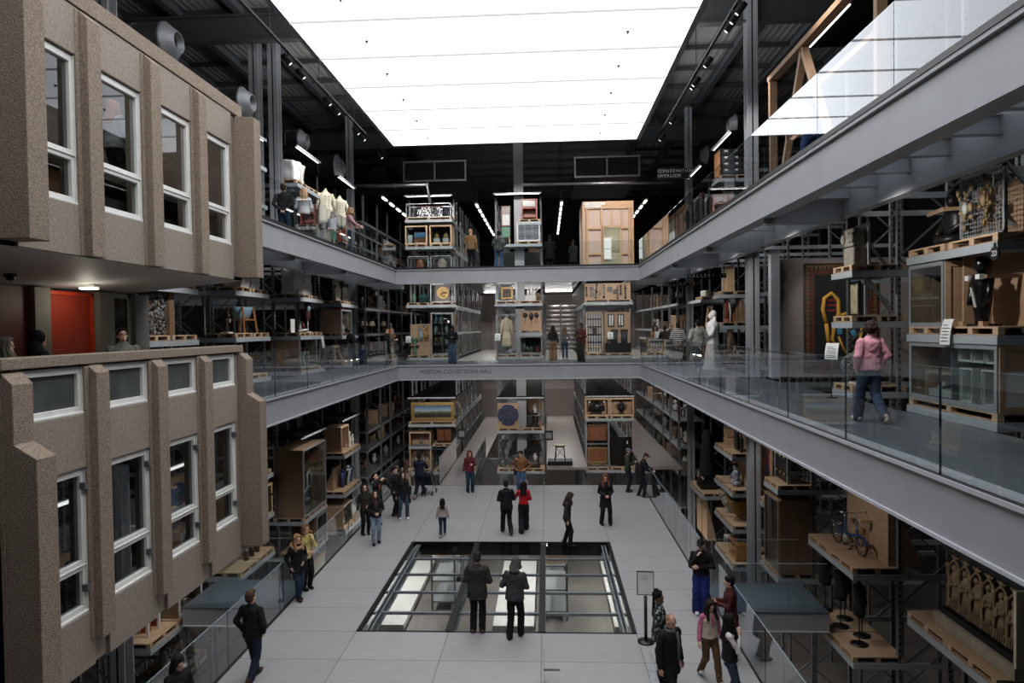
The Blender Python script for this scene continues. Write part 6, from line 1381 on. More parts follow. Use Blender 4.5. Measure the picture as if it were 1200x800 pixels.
t = thing('standing_figure','black standing statue with a white splash, held by wooden arms, right rack','statue',P('R0',.85,.32,6.58+PZ),-PI/2)
mb = MB(); mb.lathe([(.11,0),(.12,.1),(.17,.35),(.18,.55),(.2,.68),(.16,.78),(.07,.82)],18,(0,0,.04),1,.75); mb.ball((0,0,.98),.12,.12,.14); mb.tube([(-.2,0,.75),(-.22,-.03,.5),(-.16,-.1,.35)],[.06,.05,.04],8); mb.tube([(.2,0,.75),(.22,-.03,.5),(.17,-.08,.3)],[.06,.05,.04],8); mb.build('figure', mat('polished black stone',(12,12,12),.25), t)
MB().bar((-.05,-.14,.62),(.08,-.15,.3),.03,.015).build('white_splash', m_white, t); MB().bar((.24,-.1,.78),(.24,.6,.78),.08,.06).build('clamp_arm', m_mdf, t); MB().box(-.28,-.18,-.1,0,.74,.82).build('pad', m_paper, t); MB().box(.12,.22,-.18,-.1,.74,.82).build('pad', m_paper, t)
mb = MB(); mb.box(-.3,.3,-.12,.12,0,.04); mb.build('base_plate', m_black, t); 
for x in (-.25,.25): MB().box(x-.06,x+.06,-.18,-.1,0,.08).build('wedge', m_ply, t)
label_board('curved white caption board on the deck edge of rack twenty', P('R0',1.18,-.07,6.42), -PI/2, .42,.27)
pallet('R0',1.24,.03,5.29,'the wide case of white boxes',2.4,1.15)
case('display_case','wide case of pale compartments with white boxes, lowest deck of rack twenty','case','R0',1.23,.05,5.29+PZ,2.38,1.05,1.02,wood=m_ply,frame=m_case,inside=mat('pale lining',(190,186,184)),shelves=0,cols=2,fr=.06,side_frame=True)
for i,(u,w,h,z) in enumerate(((.95,.34,.32,.72),(.62,.3,.3,.72),(.3,.28,.3,.72),(.92,.32,.58,.06),(.28,.5,.58,.06))):
    case('white_tray',('white tray box in the wide case: upper, farthest','white tray box in the wide case: upper, middle','white tray box in the wide case: upper, nearest','white tray box in the wide case: lower, left','white tray box in the wide case: lower, right')[i],'box','R0',u,.14,5.29+PZ+z,w,.6,h-.02,wood=m_white,frame=m_paper,inside=m_paper,glassf=False,side_frame=False,fr=.015)
t = thing('flat_box_stack','flat white boxes on a low pine shelf inside the wide case','box',P('R0',1.8,.5,5.29+PZ+.06),-PI/2); MB().box(-.4,.4,-.25,.25,0,.12).build('box', m_white, t); MB().bar((-.3,-.1,.14),(-.1,-.1,.24),.1,.06).build('tilted_tube', m_white, t); MB().box(-.45,.45,-.28,.3,.4,.44).build('shelf', m_pine, t); MB().box(-.46,-.43,-.28,.3,0,.4).build('shelf_side', m_pine, t)
t = thing('dark_plant_form','small dark branching object in the lower tray','object',P('R0',.82,.4,5.29+PZ+.07),-PI/2); mb = MB(); mb.tube([(0,0,0),(0,0,.34)],.025,8); mb.tube([(0,0,.2),(.07,0,.32)],.015,6); mb.tube([(0,0,.15),(-.07,0,.26)],.015,6); mb.ball((0,0,.03),.07,.06,.03); mb.build('form', m_bronze, t)
# ------------------------------------------------------------ hall level, right
for w,z,u in (('the blue bicycle, far half',1.3,1.88),('the blue bicycle, near half',1.3,.63)): pallet('R1',u,.0,z,w,1.22,1.1,True)
board('tall plywood backdrop behind the blue bicycle','R1',1.15,.82,1.3+PZ,2.0,1.75,foot=.75)
def bicycle(label, loc, rz):
    t = thing('bicycle', label, 'bicycle', loc, rz); R = .21; a, b = -.5, .5
    for x in (a,b):
        wh = MB(); wh.tube([(x+R*math.cos(i*PI/12),0,R+R*math.sin(i*PI/12)) for i in range(24)],.019,6,True); w = wh.build('wheel', m_rub, t)
        mb = MB(); mb.tube([(x+(R-.02)*math.cos(i*PI/12),0,R+(R-.02)*math.sin(i*PI/12)) for i in range(24)],.008,5,True)
        for i in range(14): q = i*PI/7; mb.tube([(x,0,R),(x+(R-.02)*math.cos(q),0,R+(R-.02)*math.sin(q))],.0025,4)
        mb.ball((x,0,R),.025,.04,.025); mb.build('rim_and_spokes', m_chrome, w)
        mb = MB(); n = 10; vs = []; fs = []
        for i in range(n+1):
            q = (.12+.8*i/n)*PI if x < 0 else (.1+.75*i/n)*PI
            for y in (-.028,.028): vs.append((x+(R+.035)*math.cos(q),y,R+(R+.035)*math.sin(q)))
        for i in range(n): fs.append((2*i,2*i+1,2*i+3,2*i+2))
        mb.add(vs,fs); m_ = mb.build('mudguard', m_bluep, t); s = m_.modifiers.new('s','SOLIDIFY'); s.thickness = .004
    mb = MB(); bb = (-.1,0,.24); hd = (.36,0,.5)
    mb.tube([(-.06,0,.36),(.1,0,.36),(.36,0,.44)],.025,8); mb.tube([bb,(-.17,0,.62)],.02,8); mb.tube([(a,0,R),bb],.012,6); mb.tube([(a,0,R),(-.14,0,.5)],.011,6); mb.tube([(.345,0,.38),(.32,0,.66)],.022,8); mb.tube([bb,(.3,0,.4)],.018,8)
    mb.build('frame', m_bluep, t)
    mb = MB()
    for y in (-.04,.04): mb.tube([(.35,y*.6,.46),(.41,y,.4),(b,y,R)],.012,6)
    mb.build('fork', m_bluep, t); MB().tube([(.32,0,.6),(.29,0,.9)],.013,8).build('stem', m_chrome, t); MB().tube([(.2,-.27,.93),(.27,-.22,.95),(.29,0,.92),(.27,.22,.95),(.2,.27,.93)],.012,8).build('handlebar', m_chrome, t)
    for y in (-.27,.27): MB().tube([(.12,y*1.02,.92),(.21,y,.93)],.018,8).build('grip', m_white, t)
    MB().tube([(-.17,0,.6),(-.21,0,.8)],.012,8).build('seat_post', m_chrome, t)
    mb = MB(); mb.ball((-.26,0,.83),.13,.08,.035,14,8); mb.ball((-.13,0,.83),.08,.035,.03); mb.build('saddle', m_rub, t)
    mb = MB(); mb.disc_y((-.1,-.05,.24),.085,.012,24,.06); mb.disc_y((-.1,-.052,.24),.035,.014,16); mb.build('chain_guard', m_white, t)
    MB().tube([(-.1,-.06,.24),(.04,-.07,.14)],.011,6).build('crank', m_chrome, t); MB().box(.0,.09,-.15,-.07,.12,.145).build('pedal', m_rub, t); MB().tube([(-.1,.06,.24),(-.24,.07,.34)],.011,6).build('crank', m_chrome, t)
    mb = MB()
    for y in (-.07,0,.07): mb.tube([(-.62,y,.5),(-.3,y,.5)],.007,5)
    mb.tube([(-.62,-.07,.5),(-.62,.07,.5)],.007,5); mb.tube([(-.6,.05,.5),(a,.05,R)],.006,5); mb.tube([(-.6,-.05,.5),(a,-.05,R)],.006,5); mb.build('luggage_rack', m_chrome, t)
    return t
bicycle('blue small-wheeled bicycle with a black saddle standing before plywood', P('R1',1.32,.5,1.3+PZ), PI/2+PI+.12)
t = thing('bicycle_support','pair of pale wooden arms holding the blue bicycle','support',P('R1',1.25,.82,1.3+PZ),-PI/2)
MB().box(-.1,.1,-.28,-.02,.42,.5).build('arm', m_pine, t); MB().box(.3,.42,-.28,-.02,.75,.82).build('arm', m_pine, t); MB().box(-.1,.1,-.06,0,0,.5).build('post', m_pine, t)
for w,z,u in (('the mannequin stands, far half',-.66,1.88),('the mannequin stands, near half',-.66,.63)): pallet('R1',u,.0,z,w,1.22,1.1,True)
for i,(px,py) in enumerate(((967,713.5),(990,724),(985,733),(1010,744),(1007,754))):
    p = on_z(px,py,-.66+PZ+.01); nm = ('rearmost','second','third','fourth','front')[i]
    t = thing('dress_form',nm+' black dress form on a round foot, deck below the bicycle','mannequin',(p.x,p.y,-.66+PZ),random.uniform(-2,-1))
    MB().lathe([(0,0),(.19,0),(.19,.015),(.03,.03),(0,.03)],24).build('foot', m_black, t); MB().tube([(0,0,.02),(0,0,.78)],.014,8).build('pole', m_black, t)
    mb = MB(); mb.lathe([(.0,.64),(.14,.66),(.18,.76),(.165,.88),(.125,1.0),(.15,1.12),(.18,1.24),(.17,1.33),(.07,1.38),(.05,1.44),(0,1.45)] if i != 3 else [(.0,.7),(.12,.72),(.15,.82),(.11,.95),(.13,1.05),(.1,1.15),(.04,1.2),(0,1.21)],18,(0,0,0),1,.72); mb.build('torso', mat('black jersey',(15,15,16),.85), t)
# relief altar on rack twenty
for w,u in (('the carved altar relief, far half',1.85),('the carved altar relief, near half',.62)): pallet('R0',u,.0,1.32,w,1.22,1.2,True)
t = thing('altar_relief','long carved altar relief of standing robed figures between columns','relief',P('R0',.98,.42,1.32+PZ),-PI/2); W = 1.95
MB().box(-W/2-.05,W/2+.05,-.2,.5,0,.2).build('plinth', mat('aged cream paint',(164,154,134),.7), t, .01); MB().box(-W/2,W/2,-.12,.48,.2,.3).build('black_base', m_black, t); MB().box(-W/2,W/2,.2,.3,.3,1.32).build('black_ground', m_black, t); MB().box(-W/2-.05,W/2+.05,-.05,.35,1.32,1.4).build('black_canopy', m_black, t)
MB().box(W/2,W/2+.06,-.18,.3,.2,1.35).build('end_board', m_cream, t)
for i in range(7):
    x = -W/2+.08+(W-.16)*i/6; mb = MB(); mb.lathe([(.03,0),(.04,.03),(.025,.06),(.025,.66),(.04,.7),(.045,.78)],10,(x,-.02,.32)); mb.build('column', m_ivory, t)
    if i < 6:
        xc = x+(W-.16)/12; mb = MB(); mb.tube([(xc-.12+.02*q,-.0,1.08+.1*math.sin(q*PI/12)) for q in range(13)],.02,6); mb.ball((xc,0,1.23),.05,.03,.05); mb.tube([(xc-.1,0,1.26),(xc,0,1.2),(xc+.1,0,1.26)],.018,6); mb.build('tracery', m_ivory, t)
        mb = MB(); mb.lathe([(.1,0),(.09,.12),(.075,.3),(.09,.42),(.06,.5),(.03,.53)],12,(xc,.02,.48),1,.7); mb.ball((xc,0,1.07-.02),.048,.05,.06); mb.tube([(xc-.08,0,.9),(xc-.09,-.04,.76),(xc,-.08,.74)],.025,6); mb.tube([(xc+.08,0,.9),(xc+.09,-.04,.78),(xc+.02,-.08,.8)],.025,6); k = 0; mb.noise(k,.012,14,i); mb.build('robed_figure', m_ivory, t)
        mb = MB()
        for q in range(4): mb.box(xc-.1+.055*q,xc-.075+.055*q,-.03,.05,.32,.46)
        mb.box(xc-.13,xc+.13,-.03,.06,.45,.48); mb.build('pedestal_arcade', m_ivory, t)
pallet('R0',1.2,.05,-.05-.65 if False else -.05,'nothing, in shade below the carved altar relief',1.2)
t = thing('number_disc','small black disc numbered 20 above the carved altar relief','sign',tuple(on_x(1166.5,664,6.55)),-PI/2); MB().disc_y((0,0,0),.11,.02,20).build('disc', m_black, t); text_obj('number','20',.13,m_white,t,(0,-.002,0),(PI/2,0,0),.002)
# rack with the tall brown crate
pallet('R2',.62,.02,1.98,'the dark hooked panel',1.2); pallet('R2',1.95,.02,1.26,'the crimson painting',1.15)
t = thing('hooked_panel','dark panel set with brass hooks in a grey frame, over the tall crate','panel',P('R2',.7,.35,1.98+PZ),-PI/2); MB().box(-.5,.5,0,.05,.03,.95).build('panel', m_black, t); mb = MB(); mb.box(-.55,-.5,-.02,.06,0,1.0); mb.box(.5,.55,-.02,.06,0,1.0); mb.box(-.55,.55,-.02,.06,.95,1.0); mb.build('frame', m_case, t); MB().bar((.52,.05,.95),(.52,.7,.02),.05).build('strut', m_case, t)
for x in (-.35,0,.35):
    for z in (.25,.75): MB().ball((x,-.03,z),.04,.04,.05,8,6).build('hook', m_gold, t)
picture('tall crimson and dark painting of a figure in a tan frame','R2',1.95,.3,1.26+PZ,.95,1.55,m_ply,artmat('crimson figure',[(26,28,54),(40,30,40),(150,60,50),(172,70,54)],'noise',2.2,[.38,.46,.54,.66]),.08)
pallet('R2',.72,.02,-.62,'the tall brown crate',1.3,1.15); pallet('R2',1.95,.02,-.62,'the dark stand of small tools',1.15)
case('tall_crate','tall brown panelled crate with a dark glass front, right rack','crate','R2',.68,.06,-.62+PZ,1.22,1.05,2.15,wood=m_mdf,frame=m_mdf)
t = thing('tool_stand','dark slatted stand hung with small metal parts, beside the tall crate','stand',P('R2',1.95,.4,-.62+PZ),-PI/2)
for x in (-.45,.45): MB().box(x-.03,x+.03,-.03,.03,0,1.6).build('post', m_dsteel, t)
for i in range(7): MB().box(-.45,.45,-.02,.02,.2+.2*i,.24+.2*i).build('slat', m_dsteel, t)
for i in range(9): MB().ball((-.35+.09*i,-.06,.4+.17*(i%6)),.04,.04,.07,6,5).build('metal_part', m_galv, t)
for u,w in ((.6,'the framed dark model'),(1.9,'the grey carved group')): pallet('R3',u,.02,2.0,w,1.15)
t = thing('carved_group','small grey carved figure group on stacked blocks, right rack','carving',P('R3',1.9,.4,2.0+PZ),-PI/2)
for z,w in ((0,.5),(.34,.42)): MB().box(-w/2,w/2,-.14,.14,z,z+.3).build('block', m_ply, t)
mb = MB(); 
for x in (-.12,.1): mb.lathe([(.1,.64),(.09,.8),(.05,.95)],10,(x,0,0)); mb.ball((x,0,1.0),.06)
mb.build('figures', m_stone, t); board('tan board behind the grey carved group','R3',1.9,.7,2.0+PZ,1.0,1.1)
t = thing('framed_model','dark framed machine model on the upper right rack','model',P('R3',.6,.4,2.0+PZ),-PI/2); mb = MB()
for a,b in (((-.35,0,0),(-.35,0,.9)),((.35,0,0),(.35,0,.9)),((-.35,0,.88),(.35,0,.88)),((-.35,0,.02),(.35,0,.02))): mb.bar(a,b,.05)
mb.build('frame', m_dsteel, t); mb = MB(); mb.box(-.2,.25,-.1,.12,.1,.5); mb.tube([(0,0,.5),(0,0,.8)],.05,8); mb.build('machine', m_bronze, t); MB().bar((.37,.05,.88),(.37,.6,.02),.04).build('strut', m_case, t)
for u,w in ((.6,'the blue and white ceramic figure'),(1.9,'the board of wall brackets')): pallet('R3',u,.02,.68,w,1.18)
board('tan board with three dark wall brackets, right rack','R3',1.9,.7,.68+PZ,1.1,1.15)
for i in range(3):
    t = thing('wall_bracket',('top','middle','bottom')[i]+' dark bracket on the tan board of the right rack','bracket',P('R3',1.95-.1*i,.69,.68+PZ+.85-.3*i),-PI/2); mb = MB(); mb.tube([(0,0,0),(0,-.2,.02),(0,-.28,.12)],.035,8); mb.ball((0,-.28,.16),.07); mb.build('arm', m_bronze, t); MB().disc_y((0,-.02,0),.07,.02,14).build('wall_plate', m_bronze, t)
board('tan board behind the blue and white ceramic figure','R3',.55,.6,.68+PZ,.95,1.2)
t = thing('ceramic_figure','blue and white ceramic figure group on the right rack','figure',P('R3',.7,.35,.68+PZ),-PI/2); mb = MB(); mb.ball((0,0,.12),.26,.2,.13,14,8); mb.lathe([(.16,.15),(.13,.35),(.17,.5),(.06,.6)],14,(.02,0,0),1,.8); mb.ball((.02,-.02,.68),.09,.09,.11); mb.tube([(-.14,0,.5),(-.25,-.1,.35),(-.1,-.2,.28)],.05,8); k = 0; mb.noise(0,.02,7); mb.build('figure', artmat('blue white glaze',[(196,200,206),(60,76,120),(190,194,200),(50,60,96)],'noise',9), t)
for u,w in ((.6,'the big ochre urn'),(1.9,'the smaller pale urn')): pallet('R3',u,.02,-.62,w,1.2)
t = thing('urn','big ochre patterned bowl-shaped urn on a foot, right rack','urn',P('R3',.75,.45,-.62+PZ)); MB().lathe([(.2,0),(.2,.04),(.09,.1),(.08,.18),(.26,.3),(.38,.48),(.41,.66),(.42,.74),(.46,.76),(.45,.8),(.36,.78),(.3,.5)],28).build('bowl', m_ochre, t); MB().lathe([(.23,0),(.24,.03),(.2,.05)],24).build('foot_ring', m_ivory, t)
t = thing('urn','smaller urn with pale and blue green glaze beside the ochre urn','urn',P('R3',1.85,.4,-.62+PZ)); MB().lathe([(.17,0),(.12,.08),(.1,.14),(.26,.3),(.31,.45),(.26,.6),(.17,.68),(.2,.78),(.17,.78),(.1,.6)],24).build('bowl', artmat('marbled glaze',[(60,96,96),(180,176,160),(110,80,60),(190,190,180)],'noise',5), t)
for s in (-1,1): MB().tube([(s*.28,0,.5),(s*.4,0,.62),(s*.2,0,.72)],.025,6).build('handle', m_celadon, t)
for u,w in ((.6,'the curved tan bench'),(1.9,'the wire chair')): pallet('R3',u,.02,-2.0,w,1.2)
t = thing('curved_bench','curved orange tan plywood bench on the low right deck','bench',P('R3',.7,.5,-2.0+PZ),-PI/2); mo2 = mat('orange plywood',(166,116,72),.4,var=.12,stretch=(1,8,1))
mb = MB(); pr = [(-.5,.62),(-.4,.7),(.4,.7),(.5,.62),(.5,.08),(.44,0),(-.44,0),(-.5,.08),(-.5,.16),(-.42,.08),(.38,.08),(.42,.12),(.42,.56),(.36,.62),(-.5,.56)]
mb.prism(pr,'y',-.32,.32); mb.build('shell', mo2, t, .01); MB().box(-.46,.4,-.3,.3,.32,.37).build('shelf', mo2, t)
t = thing('wire_chair','thin white wire chair on the low right deck','chair',P('R3',1.9,.45,-2.0+PZ),-PI/2); mb = MB()
for x in (-.2,.2): mb.tube([(x,-.2,0),(x,-.2,.42),(x,.2,.42),(x,.26,.8)],.012,6); mb.tube([(x,.2,.42),(x,.22,0)],.012,6)
mb.tube([(-.2,.26,.8),(.2,.26,.8)],.012,6); mb.build('frame', m_white, t); MB().box(-.2,.2,-.2,.2,.41,.44).build('seat', m_paper, t)
# dark conical tower and its deck
for u,w in ((.65,'the dark conical tower'),(1.9,'the brass fittings')): pallet('R4',u,.02,-.62,w,1.2)
t = thing('conical_tower','tall dark tapering tower-shaped thing on the right rack','tower',P('R4',1.15,.5,-.62+PZ),-PI/2)
mb = MB(); mb.lathe([(.44,.55),(.46,.7),(.42,.9),(.38,1.3),(.34,1.9),(.2,2.5),(.12,2.6),(0,2.62)],20,(0,0,0),1,.8); mb.build('shroud', mat('near black cloth',(15,15,16),.9), t); MB().box(-.4,.4,-.3,.3,0,.55).build('base_block', m_bronze, t); MB().bar((-.5,-.3,.6),(.5,-.3,.5),.05,.06).build('pale_edge', m_lip, t)
for i in range(4): MB().lathe([(.04,0),(.07,.1),(.03,.3),(.06,.36)],10,(-.36+.24*i,-.34,0)).build('baluster', m_bronze, t)
t = thing('brass_fitting','small brass fitting beside the dark tower','fitting',P('R4',2.1,.3,-.62+PZ)); MB().lathe([(.1,0),(.05,.05),(.04,.25),(.08,.3),(.02,.4),(0,.41)],14).build('body', m_gold, t); MB().tube([(0,0,.28),(.12,0,.34),(.14,0,.44)],.014,6).build('arm', m_gold, t)
for i,u in enumerate((.7,1.75)): board(('nearer' if i == 0 else 'farther')+' tall tan board under the dark tower','R4',u,.25,-2.6,.9,1.75)
# white tulip chair and far right row
t = thing('tulip_chair','white pedestal chair high on the far right rack row','chair',(RR+.6,34.6,2.0),-PI/2); MB().lathe([(.26,0),(.25,.015),(.06,.05),(.03,.12),(.03,.36),(.1,.42)],20).build('pedestal', m_white, t)
mb = MB(); mb.lathe([(.12,.4),(.24,.44),(.28,.52),(.3,.7),(.29,.7),(.26,.54),(.0,.46)],20,(0,.02,0),1,.9); mb.build('seat_shell', m_white, t); MB().box(-.2,.2,-.18,.16,.46,.5).build('cushion', m_cloth_w, t)
# stool on a plinth
p = on_z(655,533,.0); t = thing('plinth','low black plinth carrying a stool in the middle corridor','plinth',(p.x+.0,33.0,0)); MB().box(-.62,.62,-.4,.4,0,.2).build('block', m_black, t, .006); MB().box(-.62,.62,-.4,.4,.2,.205).build('top_sheet', m_dsteel, t)
t = thing('stool','small dark-legged stool with a pale seat standing on the black plinth','stool',(p.x+.02,33.0,.206)); MB().lathe([(.0,.74),(.27,.74),(.28,.78),(.0,.8)],22).build('seat', m_cream, t); MB().lathe([(.25,.66),(.25,.74),(.2,.74),(.2,.66)],20).build('apron', m_bronze, t)
for x in (-1,1):
    for y in (-1,1): MB().tube([(x*.18,y*.16,.7),(x*.25,y*.22,0)],.026,8).build('leg', m_bronze, t)
for x,y,q,w in ((-1,-1,1,1),(1,-1,-1,1)): MB().tube([(x*.24,y*.2,.12),(q*.18,w*.16,.6)],.012,6).build('brace', m_black, t)
# ------------------------------------------------------------ hall level, left
pallet('L1',.6,.02,-.5,'the white-framed boxes under the concrete block',1.18); pallet('L1',1.85,.02,-.5,'the pale framed case under the concrete block',1.18)
case('display_case','white-framed low case just visible under the concrete block','case','L1',1.9,.1,-.5+PZ,1.1,.8,.55,wood=m_mdf,frame=m_white)
t = thing('post_stand','two white posts and brown blocks on the low deck under the concrete block','stand',P('L1',.65,.45,-.5+PZ),PI/2); 
for x in (-.3,.15): MB().box(x-.03,x+.03,-.2,-.14,0,.8).build('post', m_white, t)
for x in (-.05,.35): MB().box(x-.08,x+.08,-.05,.1,0,.3).build('block', m_redw, t)
t = thing('striped_chair','low chair covered in striped grey fabric under the left side decks','chair',P('L1',1.5,.3,-1.8),PI/2); mb = MB(); mb.ball((0,.1,.55),.42,.2,.45,16,10); mb.ball((0,-.2,.3),.4,.35,.14,16,8); mb.build('upholstery', artmat('zebra stripe',[(36,36,38),(190,188,184),(40,40,42),(196,194,190)],'noise',4,[.4,.46,.54,.6]), t)
for x in (-.3,.3):
    for y in (-.4,.2): MB().tube([(x,y,.22),(x*1.1,y*1.1,0)],.02,6).build('leg', m_darkw, t)
pallet('L1',1.9,.0,-3.2 if False else -1.8,'nothing, below the pale framed case',1.15)
picture('carved grey panel in a broad tan frame under the left side decks','L1',.55,.05,-2.9,1.1,1.3,m_pine,m_stone,.16,.08,'stone_relief',0,'relief')
for u,w in ((.6,'the tan posts and bottles'),(1.85,'the wrapped glassware')): pallet('L2',u,.02,-.55,w,1.18)
for i in range(6): lathe_thing('glass_jar',('nearest','second','third','fourth','fifth','farthest')[i]+' clear jar in the row on the low left deck','jar',P('L2',1.1+.2*i,.35+.12*(i%2),-.55+PZ),[(.07,0),(.075,.18),(.05,.24),(.055,.28),(.0,.28)],m_celadon if i%2 else m_darkw)
t = thing('post_stand','tan wooden post frame standing on the low left deck','frame',P('L2',2.25,.5,-.55+PZ),PI/2)
for x in (-.12,.14): MB().box(x-.04,x+.04,-.04,.04,0,.9).build('post', m_pine, t)
MB().box(-.16,.18,-.05,.05,.4,.46).build('rail', m_pine, t)
t = thing('twig_stand','pale branching stand below the low left deck','stand',P('L2',1.4,.4,-2.0),PI/2); mb = MB()
for i in range(7): a = i*.9; mb.tube([(0,0,0),(.15*math.cos(a),.1*math.sin(a),.5),(.35*math.cos(a),.25*math.sin(a),.8)],[.03,.02,.012],6)
mb.build('branches', m_cream, t); MB().lathe([(.2,0),(.2,.05),(.0,.06)],14).build('base', m_darkw, t)
case('display_case','pine-framed glass case seen at the end of the concrete block, second left rack','case','L2',1.85,.05,.75,1.1,.9,1.0,wood=m_mdf,frame=m_pine)
pallet('L2',1.85,.05,2.08,'nothing, above the pine-framed glass case',1.15)
t = thing('hanging_sign','small black bracket sign at the end of the concrete block','sign',(-7.0,15.2,3.05),-PI/2+1.2); MB().box(-.3,.3,-.02,.02,-.12,.12).build('board', m_black, t); text_obj('letter','Y',.14,m_paper,t,(-.1,-.022,0),(PI/2,0,0),.002); text_obj('number','3',.14,m_paper,t,(.14,-.022,0),(PI/2,0,0),.002); MB().bar((.3,0,0),(.75,0,.0),.03).build('bracket', m_black, t)
for u,w in ((.62,'the huge glass-fronted crate, near half'),(1.9,'the huge glass-fronted crate, far half')): pallet('L3',u,.02,-.22,w,1.22,1.15)
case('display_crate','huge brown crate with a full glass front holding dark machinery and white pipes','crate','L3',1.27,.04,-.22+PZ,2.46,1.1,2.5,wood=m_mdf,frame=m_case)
t = thing('machine','dark machine with bent white pipes inside the huge glass-fronted crate','machine',P('L3',1.3,.6,-.22+PZ+.05),PI/2); MB().box(-.8,.7,-.1,.35,0,.5).build('body', m_dsteel, t); mb = MB(); mb.tube([(-.5,-.2,.2),(-.55,-.22,2.2)],.03,8); mb.tube([(.1,-.2,.5),(.1,-.22,1.3),(.35,-.22,1.35),(.5,-.22,1.2),(.5,-.22,.7)],.035,8); mb.tube([(-.3,-.2,.6),(.1,-.24,.8),(.4,-.22,.75)],.025,8); mb.build('pipes', m_white, t); MB().ball((.0,-.25,.3),.12).build('valve', m_galv, t)
pallet('L3',.75,.02,-1.55,'the flat black case',1.3); pallet('L3',1.95,.02,-1.55,'the half-height crate below the huge crate',1.15)
case('display_crate','half-height crate with a misty glass front under the huge crate','crate','L3',1.95,.05,-1.55+PZ,1.1,1.0,1.0,wood=m_mdf,frame=m_case,inside=m_white)
t = thing('flat_case','flat black case lying on the low left pallet','case',P('L3',.8,.45,-1.55+PZ),PI/2); MB().box(-.4,.4,-.25,.25,0,.1).build('body', m_black, t, .01); MB().box(-.1,.1,-.28,-.25,.03,.07).build('handle', m_galv, t)
picture('big gilt-framed hazy landscape leaning behind the left glass balustrade','L3',1.7,.1,-3.6,1.9,1.5,m_gold,artmat('hazy landscape',[(70,66,44),(110,106,80),(140,140,120),(120,124,112)],'land',3),.14,.08)
for z,w in ((1.28,'the open tan case of white carvings'),(-.42,'the board with blue black figures'),(-2.05,'the open case with a machine')):
    pallet('L4',.62,.02,z,w+', near half',1.2); pallet('L4',1.88,.02,z,w+', far half',1.2)
case('open_case','open tan case holding white carvings on the last left rack','case','L4',.72,.2,1.28+PZ,1.1,.75,1.1,wood=m_ply,frame=m_pine,glassf=False)
board('tan divider board beside white carvings on the last left rack','L4',1.5,.5,1.28+PZ,.5,1.05)
random.seed(8)
for i in range(5):
    t = thing('white_carving',('nearest','second','middle','fourth','farthest')[i]+' white carved piece on the last left rack','carving',P('L4',1.3+.22*i,.3,1.28+PZ),PI/2); mb = MB(); h = .3+.4*(i%3)/2; mb.lathe([(.1,0),(.06,.05),(.09,h*.5),(.05,h*.8),(.08,h*.9),(0,h)],12); mb.noise(0,.02,9,i); mb.build('body', m_ivory if i%2 else m_white, t); MB().box(-.1,.1,-.1,.1,-.0,.02).build('base', m_white, t)
board('slanted tan board behind blue black figures on the last left rack','L4',.8,.6,-.42+PZ,1.2,.95)
for i,(u,m) in enumerate(((.9,m_blue),(1.3,m_black),(1.75,m_celadon),(2.1,m_blue))):
    t = thing('small_figure',('blue, nearest','black, second','pale, third','blue, farthest')[i]+' figure on the middle deck of the last left rack','figure',P('L4',u,.4,-.42+PZ),PI/2); mb = MB(); mb.lathe([(.14,0),(.1,.1),(.16,.35),(.2,.5),(.1,.64),(.04,.68)],12,(0,0,0),1,.7); mb.ball((0,0,.74),.08); mb.tube([(-.16,0,.5),(-.24,-.1,.35)],.05,6); mb.tube([(.16,0,.5),(.26,-.08,.6)],.05,6); mb.build('body', m, t)
case('open_case','open tan case holding a dark drum, lowest deck of the last left rack','case','L4',.75,.15,-2.05+PZ,1.3,.8,.95,wood=m_ply,frame=m_pine,glassf=True)
lathe_thing('drum','brown drum inside the open tan case','drum',P('L4',.8,.5,-2.05+PZ+.04),[(.2,0),(.3,.1),(.3,.5),(.2,.6),(0,.6)],m_brownw)
t = thing('teapot','white and silver teapot on the lowest deck of the last left rack','teapot',P('L4',1.95,.4,-2.05+PZ)); MB().lathe([(.15,0),(.12,.04),(.26,.2),(.3,.36),(.22,.5),(.1,.56),(.12,.6),(.03,.68),(0,.7)],20).build('body', m_white, t); MB().tube([(-.26,0,.3),(-.42,0,.4),(-.46,0,.55)],[.06,.04,.03],8).build('spout', m_white, t); MB().tube([(.28,0,.46),(.44,0,.46),(.44,0,.24),(.27,0,.2)],.03,8).build('handle', m_galv, t)
t = thing('wooden_chair','small tan wooden armchair on the far left rack row','chair',(RL+.1-.5,34.0,-.7),PI/2+.3)
for x in (-.22,.22):
    for y in (-.2,.2): MB().tube([(x,y,.0),(x*.9,y*.9,.42)],.022,8).build('leg', m_ply, t)
MB().box(-.25,.25,-.24,.24,.42,.46).build('seat', m_ply, t, .01); MB().tube([(-.26,-.1,.66),(-.25,.2,.72),(0,.26,.8),(.25,.2,.72),(.26,-.1,.66)],.03,8).build('back_rail', m_ply, t)
for x in (-.22,.22): MB().tube([(x,-.1,.46),(x*1.15,-.1,.66)],.018,6).build('arm_post', m_ply, t)
random.seed(2)
for i in range(6): tag(MB().box(-.12,.12,-.05-.02*(i%2),.05,0,.5+.08*(i%3)).build('bound_volume', mat('red cloth binding',(96,34,28),.7) if i%2 else m_darkw),('nearest','second','third','fourth','fifth','farthest')[i]+' tall bound volume on the dark left corner rack','book','bound volumes on the dark left corner rack').location = (RL-.3,33.6+.14*i,1.6)
pallet('LD',0,0,0,'the brown chest in the left back corner',1.1,1.0,False,PI/2,(RL-.55,37.4,7.92)); 
t = thing('brown_chest','dark brown chest with pale ornaments in the left back corner','chest',(RL-.5,37.4,7.92+PZ),PI/2); MB().box(-.45,.45,-.3,.3,0,.6).build('body', m_darkw, t); MB().box(-.48,.48,-.32,.32,.6,.66).build('lid', m_brownw, t)
for x in (-.25,.05,.3): MB().lathe([(.06,0),(.09,.12),(.03,.2),(.05,.26)],10,(x,-.1,.66)).build('ornament', m_paper, t)
